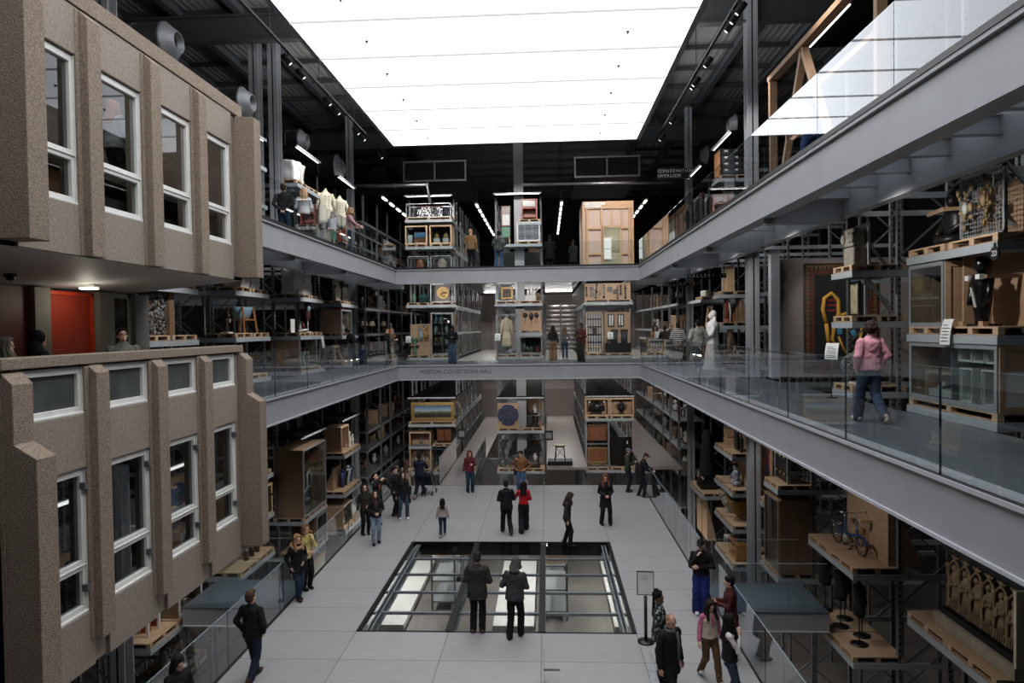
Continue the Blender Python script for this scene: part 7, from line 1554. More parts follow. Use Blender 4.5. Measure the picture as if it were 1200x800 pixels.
# behind the concrete block windows
pallet('L0',1.9,.0,2.35,'the pale jar seen through the block window',1.1)
vase('pale green and white jar seen through the nearest tall window', (-8.95,12.55,2.5), .62,.2,artmat('jar glaze',[(150,160,150),(196,204,196),(96,120,110)],'noise',8))
t = thing('number_disc','number 04 sign seen through the nearest tall window','sign',(-9.0,12.2,3.42),PI/2); MB().box(-.18,.18,0,.02,-.12,.12).build('plate', m_black, t); text_obj('number','04',.17,m_white,t,(0,-.003,0),(PI/2,0,0),.002)
t = thing('shelf_light','thin bright light bar seen through the nearest tall window','light',(-9.1,11.9,3.62),PI/2); MB().box(-.9,.9,-.03,.03,-.025,.025).build('tube', m_led_s, t); MB().box(-.92,.92,.03,.06,-.05,.05).build('channel', m_deck, t)
t = thing('shelf_light','thin bright light bar seen through the third tall window','light',(-9.1,16.3,3.5),PI/2); MB().box(-1.1,1.1,-.03,.03,-.025,.025).build('tube', m_led_s, t); MB().box(-1.12,1.12,.03,.06,-.05,.05).build('channel', m_deck, t)
board('tan board seen through the third tall window','L1',1.75,.4,2.1,1.3,1.0)
t = thing('round_plate','round dark blue plate on a tan board seen through the third tall window','plate',P('L1',1.85,.36,2.1+.5),PI/2); mb = MB(); mb.disc_y((0,-.06,0),.34,.05,28); mb.build('plate', m_blue, t); mb = MB(); mb.disc_y((0,-.07,0),.2,.02,24); mb.build('centre', m_teal, t)
for a in (.5,2.2,3.9,5.4): MB().box(.33*math.cos(a)-.04,.33*math.cos(a)+.04,-.1,0,.33*math.sin(a)-.03,.33*math.sin(a)+.03).build('clip', m_pine, t)
case('display_crate','low tan crate seen through the lower half of the third tall window','crate','L1',2.0,.1,1.0,.9,.8,.75,wood=m_mdf,frame=m_case)
case('display_crate','tan crate seen through the fourth tall window','crate','L2',.62,.05,.75,1.15,.9,1.2,wood=m_ply,frame=m_ply)
t = thing('cloaked_bundle','brown covered bundle seen through the second tall window','bundle',P('L1',.5,.5,2.1)); mb = MB(); mb.lathe([(.3,0),(.34,.3),(.3,.6),(.2,.75),(0,.8)],16); mb.noise(0,.05,5); mb.build('cover', m_darkw, t); MB().box(-.4,.4,-.3,.3,-.06,0).build('tray', m_pine, t)
# ------------------------------------------------------------ hall level, back racks
pallet('BL',1.24,.03,1.83,'the big landscape painting',2.4,1.0)
picture('wide landscape painting with blue sky in a broad gilt frame','BL',1.24,.3,1.83+PZ,2.3,.98,m_gold,artmat('blue landscape',[(20,18,12),(40,36,20),(96,96,60),(150,170,176),(70,110,150)],'land',3.2,[0,.28,.42,.55,.95]),.18,.12)
pallet('BL',.6,.03,-.66,'the case with a pale openwork ornament',1.15); pallet('BL',1.9,.03,-.66,'the carved throne',1.1); pallet('BL',1.85,.03,.68,'the dark carved cabinet',1.15)
case('open_case','tall tan case with a pale openwork ornament, foot of the back left rack','case','BL',.6,.06,-.66+PZ,1.12,.7,1.95,wood=m_ply,frame=m_pine,glassf=False,inside=m_ply)
t = thing('openwork_ornament','pale openwork silver ornament with arms inside the tall tan case','ornament',P('BL',.6,.35,-.66+PZ+.1)); mb = MB()
for i in range(9): a = -PI/2+PI*i/8; mb.tube([(0,0,.75),(.3*math.sin(a),-.05,.85),(.42*math.sin(a),-.06,.65),(.4*math.sin(a),-.06,.95)],.015,6); mb.ball((.4*math.sin(a),-.06,.98),.03)
mb.tube([(0,0,.1),(0,0,1.5)],.03,8); mb.ball((0,0,1.3),.09); mb.ball((0,0,.55),.1,.08,.07); mb.build('branches', m_galv, t)
for i in range(4): MB().tube([(-.3+.2*i,-.05,.5),(-.25+.2*i,-.08,.3)],.02,6).build('drop', m_paper, t)
loc, r = spot('BL',1.85,.55,.68); t = thing('deck_stand','raised grey deck carrying the dark carved cabinet','deck',loc,r); MB().box(-.62,.6,-.55,.5,-.15,-.01).build('deck', m_rail, t)
for x in (-.57,.55): MB().box(x-.03,x+.03,.44,.5,-1.32,-.15).build('upright', m_up, t)
t = thing('carved_cabinet','dark carved wooden cabinet on the raised deck, back left rack','cabinet',P('BL',1.85,.45,.68+PZ)); MB().box(-.38,.38,-.22,.22,.1,.72).build('body', m_darkw, t); MB().box(-.42,.42,-.25,.25,.72,.78).build('top', m_darkw, t)
for s in (-1,1): MB().box(s*.19-.16,s*.19+.16,-.24,-.22,.14,.68).build('door', m_brownw, t); MB().box(s*.34-.04,s*.34+.04,-.2,.2,0,.1).build('foot', m_darkw, t)
t = thing('carved_throne','carved reddish throne with a crest at the foot of the back left rack','chair',P('BL',1.9,.45,-.66+PZ)); MB().box(-.26,.26,-.2,.2,.3,.38).build('seat', m_brownw, t); MB().box(-.24,.24,.16,.22,.38,.85).build('backrest', m_redw, t)
for x in (-.22,.22):
    for y in (-.16,.16): MB().lathe([(.03,0),(.045,.12),(.025,.2),(.04,.3)],8,(x,y,0)).build('leg', m_darkw, t)
mb = MB(); mb.ball((0,.19,.92),.14,.04,.08); mb.ball((-.18,.19,.9),.05,.03,.07); mb.ball((.18,.19,.9),.05,.03,.07); mb.build('crest', m_gold, t)
pallet('BC',.62,.03,1.47,'the big round dish',1.2); pallet('BC',1.88,.03,1.47,'the dark press',1.2)
board('tan board behind the big round dish','BC',.6,.4,1.47+PZ,1.1,1.25)
t = thing('round_dish','big round dark blue patterned dish held by clips on a tan board','dish',P('BC',.6,.36,1.47+PZ+.64)); mb = MB(); mb.disc_y((0,-.06,0),.54,.05,36); mb.build('dish', artmat('dish pattern',[(24,28,42),(60,66,88),(30,30,44),(96,96,108)],'noise',7), t); mb = MB(); mb.disc_y((0,-.075,0),.54,.03,36,.48); mb.disc_y((0,-.075,0),.3,.02,32,.27); mb.build('rim', m_blue, t)
for a in (.8,2.35,3.93,5.5): MB().box(.54*math.cos(a)-.04,.54*math.cos(a)+.04,-.11,.03,.54*math.sin(a)-.04,.54*math.sin(a)+.04).build('clip', m_pine, t)
t = thing('iron_press','dark iron press with a bent pale rail beside the round dish','press',P('BC',1.88,.45,1.47+PZ)); MB().box(-.35,.35,-.2,.2,0,.12).build('bed', m_bronze, t); mb = MB()
for x in (-.25,.2): mb.box(x-.05,x+.05,-.08,.08,.12,.7)
mb.box(-.3,.25,-.08,.08,.6,.72); mb.tube([(0,0,.4),(0,0,.9)],.05,8); mb.build('frame', m_bronze, t); mb = MB(); mb.tube([(-.3,-.22,.6),(.4,-.22,.62),(.42,-.22,.1)],.025,6); mb.build('rail', m_galv, t); MB().box(.3,.46,-.15,.05,.14,.3).build('tan_box', mat('orange tan panel',(190,130,84)), t)
pallet('BC',.62,.03,-.64,'the dark motor scooter',1.2); pallet('BC',1.88,.03,-.64,'the leaning ribbed engine',1.2)
t = thing('motor_scooter','dark motor scooter on the lowest deck of the middle back rack','scooter',P('BC',.65,.5,-.64+PZ))
for x in (-.35,.4): mb = MB(); mb.tube([(x+.2*math.cos(i*PI/10),0,.21+.2*math.sin(i*PI/10)) for i in range(20)],.045,8,True); mb.build('wheel', m_rub, t)
mb = MB(); mb.ball((.32,0,.5),.3,.15,.2); mb.box(-.25,.2,-.12,.12,.2,.26); mb.prism([(-.3,.22),(-.22,.22),(-.34,.9),(-.42,.9)],'y',-.16,.16); mb.build('body', m_dsteel, t); MB().tube([(-.38,-.28,1.0),(-.38,0,.95),(-.38,.28,1.0)],.018,6).build('handlebar', m_chrome, t); MB().ball((.25,0,.76),.24,.11,.05).build('saddle', m_rub, t); MB().ball((-.46,0,.88),.07).build('headlamp', m_galv, t)
t = thing('ribbed_engine','dark ribbed engine block leaning on the lowest middle deck','engine',P('BC',1.85,.45,-.64+PZ)); mb = MB(); k = len(mb.v); mb.box(-.45,.45,-.16,.16,0,.3)
for i in range(9): x = -.36+.09*i; mb.box(x-.02,x+.02,-.2,.2,-.03,.36)
M = Matrix.Translation((.05,0,.75)) @ Matrix.Rotation(-.35,4,'Y'); mb.rot(k,M); mb.build('block', m_bronze, t); MB().box(-.4,.4,-.2,.2,0,.08).build('sledge', m_darkw, t)
for x in (-.3,.3): MB().bar((x,0,.08),(x+.05,0,.65),.06).build('prop', m_darkw, t)
t = thing('small_white_box','small white-topped tan box by the dark motor scooter','box',P('BC',1.28,.12,-.64+PZ)); MB().box(-.13,.13,-.1,.1,0,.24).build('box', m_ply, t); MB().box(-.14,.14,-.11,.11,.24,.32).build('lid', m_white, t)
for u,w in ((.6,'the case with a black crested ornament'),(1.88,'the case with a dark urn')): pallet('BR',u,.03,2.07,w,1.18)
case('open_case','tan case with a black crested ornament, upper left of the right back rack','case','BR',.62,.05,2.07+PZ,1.2,.7,.9,wood=m_ply,frame=m_pine,glassf=False,inside=m_ply)
case('open_case','tan case with a dark urn, upper right of the right back rack','case','BR',1.88,.05,2.07+PZ,1.2,.7,.9,wood=m_ply,frame=m_pine,glassf=False,inside=m_ply)
t = thing('crested_ornament','black fan-shaped crested ornament in the upper left tan case','ornament',P('BR',.62,.35,2.07+PZ+.04)); mb = MB()
for i in range(11): a = PI*i/10; mb.tube([(0,0,.2),(.4*math.cos(a),-.03,.3+.4*math.sin(a))],[.05,.035],6); mb.ball((.4*math.cos(a),-.03,.3+.4*math.sin(a)),.05)
mb.ball((0,-.03,.35),.22,.06,.22); mb.box(-.25,.25,-.1,.1,0,.14); mb.build('crest', m_bronze, t)
for x in (-.38,.38): MB().box(x-.03,x+.03,-.06,0,.6,.74).build('pale_tab', m_paper, t)
t = thing('urn','dark ornate urn in the upper right tan case','urn',P('BR',1.88,.3,2.07+PZ+.04)); MB().lathe([(.14,0),(.14,.04),(.05,.12),(.06,.2),(.2,.36),(.17,.48),(.08,.54),(.1,.6),(.03,.74),(0,.76)],18).build('body', m_bronze, t)
for s in (-1,1): MB().tube([(s*.18,0,.36),(s*.28,0,.46),(s*.12,0,.56)],.02,6).build('handle', m_bronze, t)
pallet('BR',.62,.03,-.6,'the grey frame of two gilt pictures',1.2); pallet('BR',1.88,.03,-.6,'the dark folding screen',1.2)
t = thing('picture_frame_stand','tall grey stand holding two gilt pictures, right back rack','stand',P('BR',.62,.15,-.6+PZ))
for x in (-.58,.58): MB().box(x-.04,x+.04,0,.5,0,2.4).build('post', m_case, t)
for z in (0,1.18,2.36): MB().box(-.54,.54,0,.06,z,z+.05).build('rail', m_case, t)
for i,z in enumerate((.18,1.36)): picture(('lower' if i == 0 else 'upper')+' brown picture in a gilt frame on the grey stand','BR',.62,.24,-.6+PZ+z,1.0,.82,m_gold if i == 0 else m_brownw,artmat('brown ground',[(110,66,40),(130,82,52),(96,58,36)],'noise',2),.09)
t = thing('folding_screen','dark two-leaf folding screen, right back rack','screen',P('BR',1.88,.4,-.6+PZ))
for s in (-1,1):
    mb = MB(); k = 0; mb.box(0,.58,-.02,.02,0,1.5); mb.rot(k, Matrix.Rotation(.3 if s > 0 else PI-.3,4,'Z')); mb.build('leaf', m_bronze, t); 
MB().box(.28,.34,.06,.09,1.15,1.3).build('white_tag', m_paper, t)
# info plates by the racks
for nm,px,py in (('left',541,508),('middle',643,510)):
    p = on_y(px,py,YR-.3); t = thing('info_plate','small dark information plate on the edge of the %s back rack' % nm,'sign',p); MB().box(-.22,.22,-.01,.01,-.25,.25).build('plate', m_black, t); MB().box(-.15,.15,-.014,-.01,-.16,.14).build('print', mat('grey print',(110,112,114),.6), t); MB().bar((-.2,.01,0),(-.35,.25,0),.03).build('arm', m_black, t)
# ------------------------------------------------------------ stored things deeper in the racks and rows
random.seed(21)
FILL = []
ORD = ('first','second','third','fourth','fifth','sixth','seventh')
LVN = ('bottom hall-level','middle hall-level','top hall-level','bottom middle-gallery','second middle-gallery','top middle-gallery','bottom upper-gallery','second upper-gallery')
def filler(kind):
    if kind == 0: o = thing('storage_box','','box'); MB().box(-.28,.28,-.25,.25,0,.4).build('body', m_mdf, o); MB().box(-.29,.29,-.26,.26,.4,.45).build('lid', m_ply, o)
    elif kind == 1: o = thing('stored_vase','','vase'); MB().lathe([(.1,0),(.16,.2),(.2,.36),(.08,.5),(.12,.58),(.06,.56)],14).build('body', m_celadon, o); MB().box(-.14,.14,-.14,.14,-.0,.012).build('mat', m_white, o)
    elif kind == 2: o = thing('stored_bust','','bust'); mb = MB(); mb.lathe([(.14,0),(.08,.08),(.2,.26),(.16,.34),(.06,.4)],12,(0,0,0),1,.7); mb.ball((0,0,.5),.1,.11,.13); mb.build('bust', m_white, o); MB().box(-.16,.16,-.12,.12,0,.05).build('base', m_darkw, o)
    elif kind == 3:
        o = thing('stored_chair','','chair'); MB().box(-.22,.22,-.2,.2,.42,.46).build('seat', m_redw, o); MB().box(-.2,.2,.17,.2,.5,.9).build('backrest', m_redw, o)
        for x in (-.19,.19):
            for y in (-.17,.18): MB().box(x-.02,x+.02,y-.02,y+.02,0,.9 if y > 0 else .42).build('leg', m_darkw, o)
    elif kind == 4: o = thing('stored_crate','','crate'); MB().box(-.4,.4,-.35,.35,0,.75).build('body', m_ply, o); mb = MB(); mb.box(-.42,.42,-.37,-.35,0,.08); mb.box(-.42,.42,-.37,-.35,.67,.75); mb.box(-.42,-.34,-.37,-.35,.08,.67); mb.box(.34,.42,-.37,-.35,.08,.67); mb.build('batten', m_pine, o)
    else: o = thing('stored_lamp','','lamp'); MB().lathe([(.14,0),(.14,.02),(.02,.05),(.02,.45)],12).build('base', m_gold, o); MB().lathe([(.2,.42),(.12,.68),(.115,.68),(.19,.42)],16).build('shade', m_cream, o)
    return o
GL = {'box':'lidded brown box','vase':'pale footed vase','bust':'white bust on a dark base','chair':'reddish wooden chair','crate':'battened tan crate','lamp':'table lamp with a cream shade'}
def put(kind, loc, rz, where, grp):
    loc = Vector(loc)
    if FILL and len(FILL) > kind and FILL[kind]: o = clone(FILL[kind], loc, rz)
    else:
        while len(FILL) <= kind: FILL.append(None)
        o = filler(kind); FILL[kind] = o; o.location = loc; o.rotation_euler = (0,0,rz)
    o['label'] = GL[o['category']]+', '+where; o['group'] = {'box':'boxes','bust':'busts','crate':'crates','vase':'vases','chair':'chairs','lamp':'lamps'}[o['category']]+' stored '+grp
for y,z,g in [(y,z,ORD[j]+' place along the '+LVN[i]) for i,z in enumerate((-.7,.65,2.0,5.3,6.6,7.92)) for j,y in enumerate((35.0,36.6,37.6,39.4,41.2,43.2,44.6))]:
    if random.random() < .8: put(random.choice((0,1,2,3,4,5)),(RR+.55,y+random.uniform(-.2,.2),z),-PI/2+random.uniform(-.3,.3),g+' shelf, right back row','of the right back row')
for y,z,g in [(y,z,ORD[j]+' place along the '+LVN[i]) for i,z in enumerate((-.7,.65,1.6,5.3,6.6,7.92,9.6,10.95)) for j,y in enumerate((35.2,36.7,37.4,39.6,41.2,43.0,44.8))]:
    if abs(y-37.4) < .5 and z == 7.92: continue
    if random.random() < .7: put(random.choice((0,1,2,3,4,5)),(RL-.55,y+random.uniform(-.2,.2),z),PI/2+random.uniform(-.3,.3),g+' shelf, left back row','of the left back row')
for k,sx,nm in (('BL',1,'left'),('BC',1,'middle'),('BR',-1,'right')):
    _,_,c,wd = RACK[k]
    for i,z in enumerate((-.62,.65,2.0,5.3,6.6,7.95)+((9.6,10.95) if k != 'BR' else ())):
        t = RACK[k][0]; mb = MB(); mb.box(-wd/2+.06,wd/2-.06,2.3,13.9,z-.03,z-.01); mb.build('rear_deck', m_deck, t)
        for j,y in enumerate((36.9,38.4,40.4,42.6,45)):
            if random.random() < .75: put(random.choice((0,1,2,3,4,5)),(c[0]+sx*(wd/2-.55),y+random.uniform(-.2,.2),z-.01),(PI/2 if sx > 0 else -PI/2)+random.uniform(-.3,.3),ORD[j]+' place along the '+LVN[i]+' shelf, '+nm+' back rack','of the '+nm+' back rack')
# lower store seen through the glass floor
for i,(x0,x1,y0,y1) in enumerate(((-7.4,-5.9,26.3,34.0),(-2.3,-.66,26.3,34.0),(2.55,3.1,26.3,34.0))):
    t = thing('display_plinth',('left','middle','right')[i]+' long white plinth seen below the glass floor','plinth',((x0+x1)/2,(y0+y1)/2,-5.4)); w = x1-x0; d = y1-y0; MB().box(-w/2,w/2,-d/2,d/2,.06,.3).build('block', m_white, t); MB().box(-w/2+.05,w/2-.05,-d/2+.05,d/2-.05,0,.06).build('kick', m_dsteel, t)
for i,(x,y) in enumerate(((-4.6,29.5),(-4.6,32.5),(.2,28.6),(.2,32.5))):
    t = thing('store_rack',('near left','far left','near right','far right')[i]+' low grey rack seen below the glass floor','rack',(x,y,-5.4))
    for a in (-.5,.5):
        for b in (-1.1,1.1): MB().box(a-.04,a+.04,b-.04,b+.04,0,2.4).build('upright', m_up, t)
    for z in (.4,1.3,2.3): MB().box(-.5,.5,-1.1,1.1,z-.06,z).build('deck', m_deck, t)
    put(4,(x,y-.5,-5.4+2.3),.2,'on the '+('near left','far left','near right','far right')[i]+' low rack below the glass floor','below the glass floor'); put(0,(x,y+.5,-5.4+2.3),.4,'on the '+('near left','far left','near right','far right')[i]+' low rack below the glass floor','below the glass floor')
# low right corner: decks below the bridge
t = thing('low_deck','low deck with tan pallets below the right side bridge','deck',(5.1,13.4,-2.6)); MB().box(-.6,.6,-2.2,2.2,-.12,0).build('deck', m_deck, t); MB().box(-.64,-.6,-2.2,2.2,-.14,.02).build('rail', m_rail, t)
for x in (-.5,.5):
    for y in (-2,2): MB().box(x-.04,x+.04,y-.04,y+.04,-2.8,-.12).build('upright', m_up, t)
pallet('R0',0,0,0,'the translucent tub below the side bridge',1.2,1.0,True,-PI/2,(5.1,14.6,-2.6)); pallet('R0',0,0,0,'nothing, below the side bridge',1.2,1.0,True,-PI/2,(5.1,13.2,-2.6))
lathe_thing('translucent_tub','pale translucent tub on a pallet below the right side bridge','tub',(5.1,14.7,-2.6+PZ),[(.2,0),(.24,.5),(.25,.52),(.22,.5),(.18,.04),(0,.03)],m_celadon)
t = thing('light_column','slim upright light tube below the right side bridge','light',(5.9,14.4,-4.2)); MB().tube([(0,0,0),(0,0,2.6)],.03,8).build('tube', m_led_s, t); MB().lathe([(.12,0),(.12,.04),(0,.05)],12).build('base', m_black, t)
t = thing('draped_bust','dark pinkish draped bust in the shade below the mannequin deck','bust',(6.5,13.8,-2.7),-1.2); mb = MB(); mb.lathe([(.25,0),(.3,.3),(.24,.55),(.1,.66)],14,(0,0,0),1,.7); mb.ball((0,0,.8),.13,.14,.17); mb.noise(0,.03,7); mb.build('bust', mat('rose brown bronze',(112,78,68),.4,var=.3), t); MB().box(-.3,.3,-.25,.25,-.08,0).build('base', m_darkw, t)
t = thing('bust_pillar','pale square pillar under the draped bust','pillar',(6.5,13.8,-5.4)); MB().box(-.3,.3,-.3,.3,0,2.6).build('shaft', m_wallp, t); MB().box(-.34,.34,-.34,.34,0,.1).build('foot', m_wallp, t)
# ------------------------------------------------------------ ceiling: ducts, tracks, lamps
def duct(label, p, L, r, axis='y', flip=1):
    t = thing('air_duct', label, 'duct', p); k = PI/2
    pr = [(r,0),(r,L),(r*1.06,L),(r*1.06,L+.06),(r*.98,L+.08),(r*.55,L+.3),(r*.5,L+.3),(r*.48,L+.1)]
    mb = MB(); mb.lathe(pr,24); 
    M = Matrix.Rotation(PI/2*(1 if flip < 0 else -1),4,'X') if axis == 'y' else Matrix.Rotation(PI/2*flip,4,'Y')
    mb.rot(0,M); mb.build('tube', mat('dull duct metal',(112,113,115),.45,metal=.4,var=.12,scale=8), t)
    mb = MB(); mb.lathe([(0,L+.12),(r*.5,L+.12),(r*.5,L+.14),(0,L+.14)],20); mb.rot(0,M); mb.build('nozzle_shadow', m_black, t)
    for q in (.25,.7):
        mb = MB(); mb.lathe([(r*1.0,L*q),(r*1.04,L*q),(r*1.04,L*q+.05),(r*1.0,L*q+.05)],24); mb.rot(0,M); mb.build('joint_ring', m_dsteel, t)
    return t
p = on_x(195,50,-8.6); duct('big round silver duct nozzle above the upper concrete block, nearer one',(p.x-2.2,p.y,p.z),2.2,.42,'x',1)
p = on_x(284,121,-8.2); duct('round silver duct nozzle above the far end of the upper concrete block',(p.x-2.2,p.y,p.z),2.2,.4,'x',1)
p = on_x(352,166,-9.6); duct('small round silver duct above the wrapped bundle',(p.x-1.6,p.y,p.z),1.6,.45,'x',1)
p = on_x(390,198,-9.6); duct('long round silver duct behind the left coats',(p.x-2.2,p.y,p.z),2.4,.6,'x',1)
p = on_x(862,148,7.4); duct('round silver duct nozzle above the black drawer cabinet',(p.x+2.2,p.y,p.z),2.2,.42,'x',-1)
p = on_x(829,182,7.6); duct('smaller round silver duct nozzle left of the black drawer cabinet',(p.x+2.2,p.y,p.z),2.2,.42,'x',-1)
for nm,x0,x1 in (('left',-7.3,-4.02),('right',1.52,4.85)):
    t = thing('air_grille','big rectangular double air grille box under the roof, '+nm+' of two','grille',((x0+x1)/2,34.3,14.4)); w = x1-x0
    MB().box(-w/2+.05,w/2-.05,.02,6,.05,1.0).build('duct_box', m_dark, t); mb = MB()
    for a,b,c,d in ((-w/2,w/2,0,.08),(-w/2,w/2,.98,1.06),(-w/2,-w/2+.08,.08,.98),(w/2-.08,w/2,.08,.98),(-.04,.04,.08,.98)): mb.box(a,b,-.05,.05,c,d)
    mb.build('frame', m_galv, t)
    for s in (-1,1):
        mb = MB()
        for i in range(14): mb.box(s*w/4-w/4+.1,s*w/4+w/4-.1,-.01,.0,.12+.062*i,.135+.062*i)
        mb.build('louvre', m_dsteel, t)
def pipe(label, pts, r, m=m_galv):
    t = thing('ceiling_pipe', label, 'pipe', pts[0]); mb = MB(); mb.tube(pts,r,10); rel(mb,pts[0]).build('pipe', m, t)
    for q in pts[1:-1]: mb = MB(); mb.ball(q,r*1.35); rel(mb,pts[0]).build('joint', m, t)
pipe('long silver pipe crossing under the roof at the back right',[(-1.2,33.6,13.97),(3.0,33.6,13.95),(6.4,33.6,13.9)],.07)
pipe('bent silver pipe crossing under the roof at the back left',[(-10.5,33.0,14.0),(-7.6,33.4,14.05),(-5.95,33.6,14.1),(-5.8,33.6,13.2)],.09)
# light tracks along the skylight with spotlights
def track(label, x, y0, y1, ys, s):
    t = thing('light_track', label, 'light track', (x,y0,14.95)); o = (x,y0,14.95); MB().box(-.04,.04,0,y1-y0,0,.06).build('rail', m_black, t)
    for y in range(int(y0)+2,int(y1),4): MB().box(-.012,.012,y-y0-.012,y-y0+.012,.06,2.6).build('hanger', m_black, t)
    for y in ys:
        mb = MB(); k = 0; mb.lathe([(0,-.16),(.085,-.16),(.085,.14),(.06,.16),(0,.16)],14); mb.rot(0,Matrix.Translation((s*.05,y-y0,-.2)) @ Matrix.Rotation(s*.7,4,'Y') @ Matrix.Rotation(.3,4,'X')); sp = mb.build('spotlight', m_black, t)
        mb = MB(); mb.lathe([(0,-.175),(.05,-.175),(.05,-.162),(0,-.162)],12); mb.rot(0,Matrix.Translation((s*.05,y-y0,-.2)) @ Matrix.Rotation(s*.7,4,'Y') @ Matrix.Rotation(.3,4,'X')); mb.build('lens', m_led_s, sp)
        MB().box(-.02,.02,y-y0-.02,y-y0+.02,-.1,0).build('bracket', m_black, t)
track('black light track with spotlights along the left side of the skylight',-7.45,12,31,(19.3,20.4,22.9,23.9,26.4,27.3,30.2),-1)
track('black light track with spotlights along the right side of the skylight',4.95,12,31,(17.2,17.7,18.2,20.6,22.2,22.5,26.2,28.6),1)
# rows of corridor lamps
for nm,x,y0,n in (('left middle',-3.7,36,8),('right middle',.9,36,8),('far right',5.4,36,5),('far left',-8.2,33.5,5)):
    t = thing('corridor_light', 'row of bright dashes of corridor lamps under the roof, '+nm,'light',(x,y0,13.45)); MB().box(-.1,.1,-.3,n*1.6,.06,.12).build('channel', m_dsteel, t)
    for i in range(n): MB().box(-.05,.05,i*1.6,i*1.6+.8,0,.05).build('lamp', m_led, t)
    for i in range(0,n,2): MB().bar((0,i*1.6+.5,.12),(0,i*1.6+.5,4.05),.03).build('hanger', m_black, t)
# hanging sign of two dotted lines, topmost right
a = on_y(770,207,31); c = on_y(815,206,31); w = c.x-a.x; t = thing('hanging_sign','two-line black sign of spaced white letters under the roof','sign',((a.x+c.x)/2,31,a.z)); MB().box(-w/2,w/2,-.02,.02,-.12,.36).build('board', m_black, t)
for k,(s,zz) in enumerate((('CONSERVATION',.24),('OVERLOOK',0.02))):
    for i,ch in enumerate(s): text_obj('letter',ch,.2,m_paper,t,(-w/2+.1+i*(w-.15)/12,-.022,zz),(PI/2,0,0),.002)
for x in (-w/2+.1,w/2-.1): MB().bar((x,0,.36),(x,0,3.6),.02).build('hanger', m_black, t)
# queue sign on the hall floor
p = on_z(757,752,0); t = thing('sign_stand','black post with a framed white notice standing on the hall floor','sign',(p.x,p.y,0),-.1)
MB().lathe([(0,0),(.18,0),(.18,.025),(.05,.04),(0,.04)],28).build('foot', m_black, t); MB().tube([(0,0,.03),(0,0,1.0)],.035,12).build('post', m_black, t); mb = MB()
W, H = .36, .5
for a,b,c2,d in ((-W/2,W/2,1.02,1.035),(-W/2,W/2,1.02+H,1.035+H),(-W/2,-W/2+.015,1.035,1.02+H),(W/2-.015,W/2,1.035,1.02+H)): mb.box(a,b,-.012,.012,c2,d)
mb.build('frame', m_black, t); MB().box(-W/2+.015,W/2-.015,-.004,.004,1.035,1.02+H).build('notice', m_paper, t); mb = MB()
for i in range(4): mb.box(-.1,.08-.03*(i%2),-.006,-.004,1.44-.03*i,1.445-.03*i)
mb.build('print', m_ink, t)
# low glass posts at the front edge of the picture
for i,(px,py) in enumerate(((638,797),(762,799))):
    p = on_z(px,py,0); t = thing('glass_post',('middle' if i == 0 else 'right')+' low glass barrier end at the bottom edge of the view','barrier',(p.x,p.y,0)); MB().box(-.012,.012,-1.6,0,.0,.62).build('glass', m_glass, t); MB().box(-.012,.3,-.03,0,.2,.24).build('bracket', m_galv, t)
# ================================================================== light
w = bpy.data.worlds.new('world'); SC.world = w; w.use_nodes = True
bg = w.node_tree.nodes['Background']; bg.inputs[0].default_value = (.5,.55,.6,1); bg.inputs[1].default_value = .02
def area(name, loc, sx, sy, power, rot=(0,0,0), col=(1,.97,.93)):
    l = bpy.data.lights.new(name,'AREA'); l.shape = 'RECTANGLE'; l.size = sx; l.size_y = sy; l.energy = power; l.color = col
    
    if name == 'corridor_lamp': l.spread = math.radians(115)
    o = bpy.data.objects.new(name,l); COL.objects.link(o); o.location = loc; o.rotation_euler = rot; return o
def spotl(loc, tgt, power, ang=75, col=(1,.975,.95), rad=.06):
    l = bpy.data.lights.new('spot_lamp','SPOT'); l.energy = power; l.spot_size = math.radians(ang); l.spot_blend = .6; l.color = col; l.shadow_soft_size = rad
    o = bpy.data.objects.new('spot_lamp',l); COL.objects.link(o); o.location = loc; o.rotation_euler = (Vector(tgt)-Vector(loc)).to_track_quat('-Z','Y').to_euler(); return o
# spotlights on the storage faces, hung under the gallery edges and along the skylight
K = 1.0
for k in range(6):
    yr = SL[k][0]+1.2 if k < 5 else 0
    if k < 5:
        if k >= 1:
            spotl((XL-.5,yr-.6,8.65),(RL-.3,yr,6.3),190*K); spotl((XL-.4,yr-.6,4.35),(RL-.2,yr,.2),260*K)
            if k >= 2: spotl((-7.45,yr-.8,14.7),(RL-.4,yr,11.2),420*K)
        spotl((XR+.5,yr-.8,8.65),(RR+.5,yr,6.8),(190 if k == 0 else 190)*K,100); spotl((XR+.45,yr-.8,4.35),(RR+.4,yr,.3),(70 if k == 0 else 110 if k == 1 else 200)*K)
        if k >= 1: spotl((4.95,yr-1,14.7),(RR+.5,yr,11.2),420*K)
for x in (-6,-1.4,3.2):
    spotl((x,YB+.6,8.7),(x,YR+.5,6.6),420*K,85); spotl((x,YB+.6,4.3),(x,YR+.5,1.2),420*K,80); spotl((x,30.2,14.6),(x,YR+.3,11.2),900*K,70)
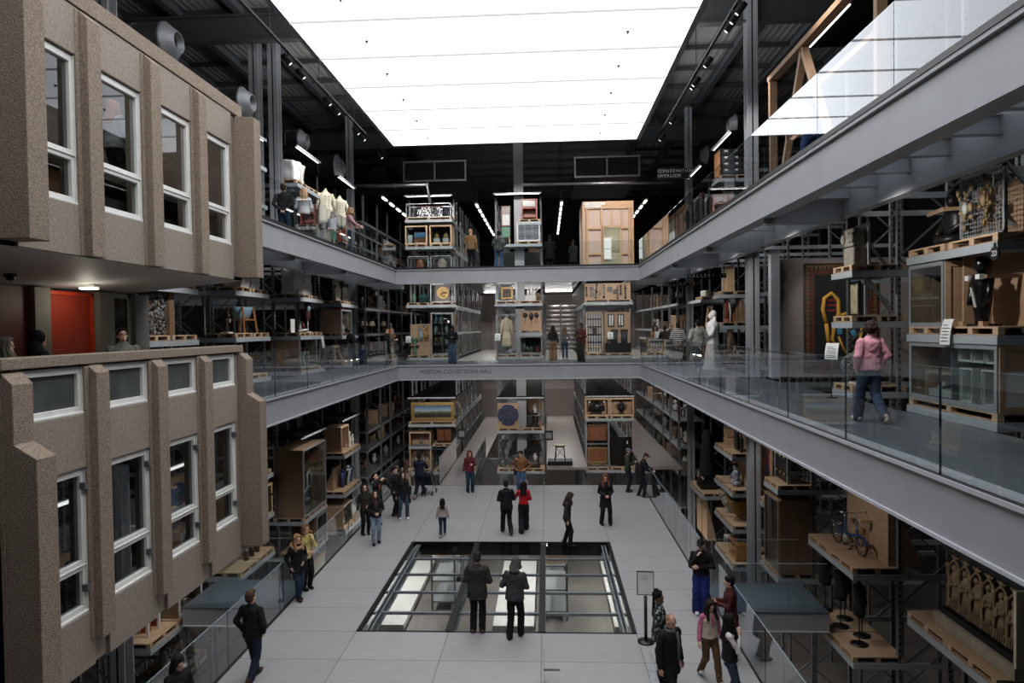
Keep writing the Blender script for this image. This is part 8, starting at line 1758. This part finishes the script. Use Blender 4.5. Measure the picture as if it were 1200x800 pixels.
spotl((7.6,17.9,8.6),(8.9,20.5,6.9),120,70); spotl((-3.6,13,8.4),(-3.6,13,8),1) if False else None
# corridors between the long racks
for x in (-3.66,.9,5.5):
    area('corridor_lamp',(x,41,9.0),.1,14,170); area('corridor_lamp',(x,41,4.9),.1,14,90); area('corridor_lamp',(x,42,13.3),.1,14,170)
area('wall_lamp',(-.5,48.6,4.6),8,.4,260,(math.radians(-35),0,0)); area('wall_lamp',(-.5,48.6,9.1),8,.4,260,(math.radians(-35),0,0))
# area lights added below the hall to brighten the lower store
for x in (-6.6,-1.5,2.8): area('lower_fill',(x,29.8,-1.2),.4,7,300)
area('lower_fill',(5.4,15,-1.2),.5,9,22); area('lower_fill',(-7.8,18,-1.4),.5,9,25)
# added area light above the membrane that brightens the dark roof
area('roof_fill',(-1.3,15,15.4),10,27,3200,(PI,0,0),(.92,.96,1))
# rooms in the upper concrete block and the terrace under it
area('room_lamp',(-7.9,11,11.35),.8,5,60); 
p = on_x(104,327,-8.4); p.z = 7.4; l = bpy.data.lights.new('ceiling_lamp','POINT'); l.energy = 8; l.shadow_soft_size = .1; l.color = (1,.93,.8); o = bpy.data.objects.new('ceiling_lamp',l); COL.objects.link(o); o.location = p
# inside the timber cabins
for loc,e in (((3.6,35.2,11.6),16),): l = bpy.data.lights.new('cabin_lamp','POINT'); l.energy = e; l.shadow_soft_size = .15; o = bpy.data.objects.new('cabin_lamp',l); COL.objects.link(o); o.location = loc

# fill lights added round the skylight box to lift the roof
area('roof_edge_fill',(-6.95,15,15.25),.3,27,300,(PI-.0,math.radians(-38),0),(.95,.97,1)); area('roof_edge_fill',(4.4,15,15.25),.3,27,300,(PI,math.radians(38),0),(.95,.97,1))
area('roof_edge_fill',(-1.3,29.4,15.25),10,.3,260,(PI+math.radians(38),0,0),(.95,.97,1))
spotl((-7.3,10.6,4.5),(-9.2,12.4,2.9),130,80); spotl((-7.3,14.2,4.5),(-9.3,16.4,2.4),150,80)  # added spots without fittings that brighten the racks behind the block windows
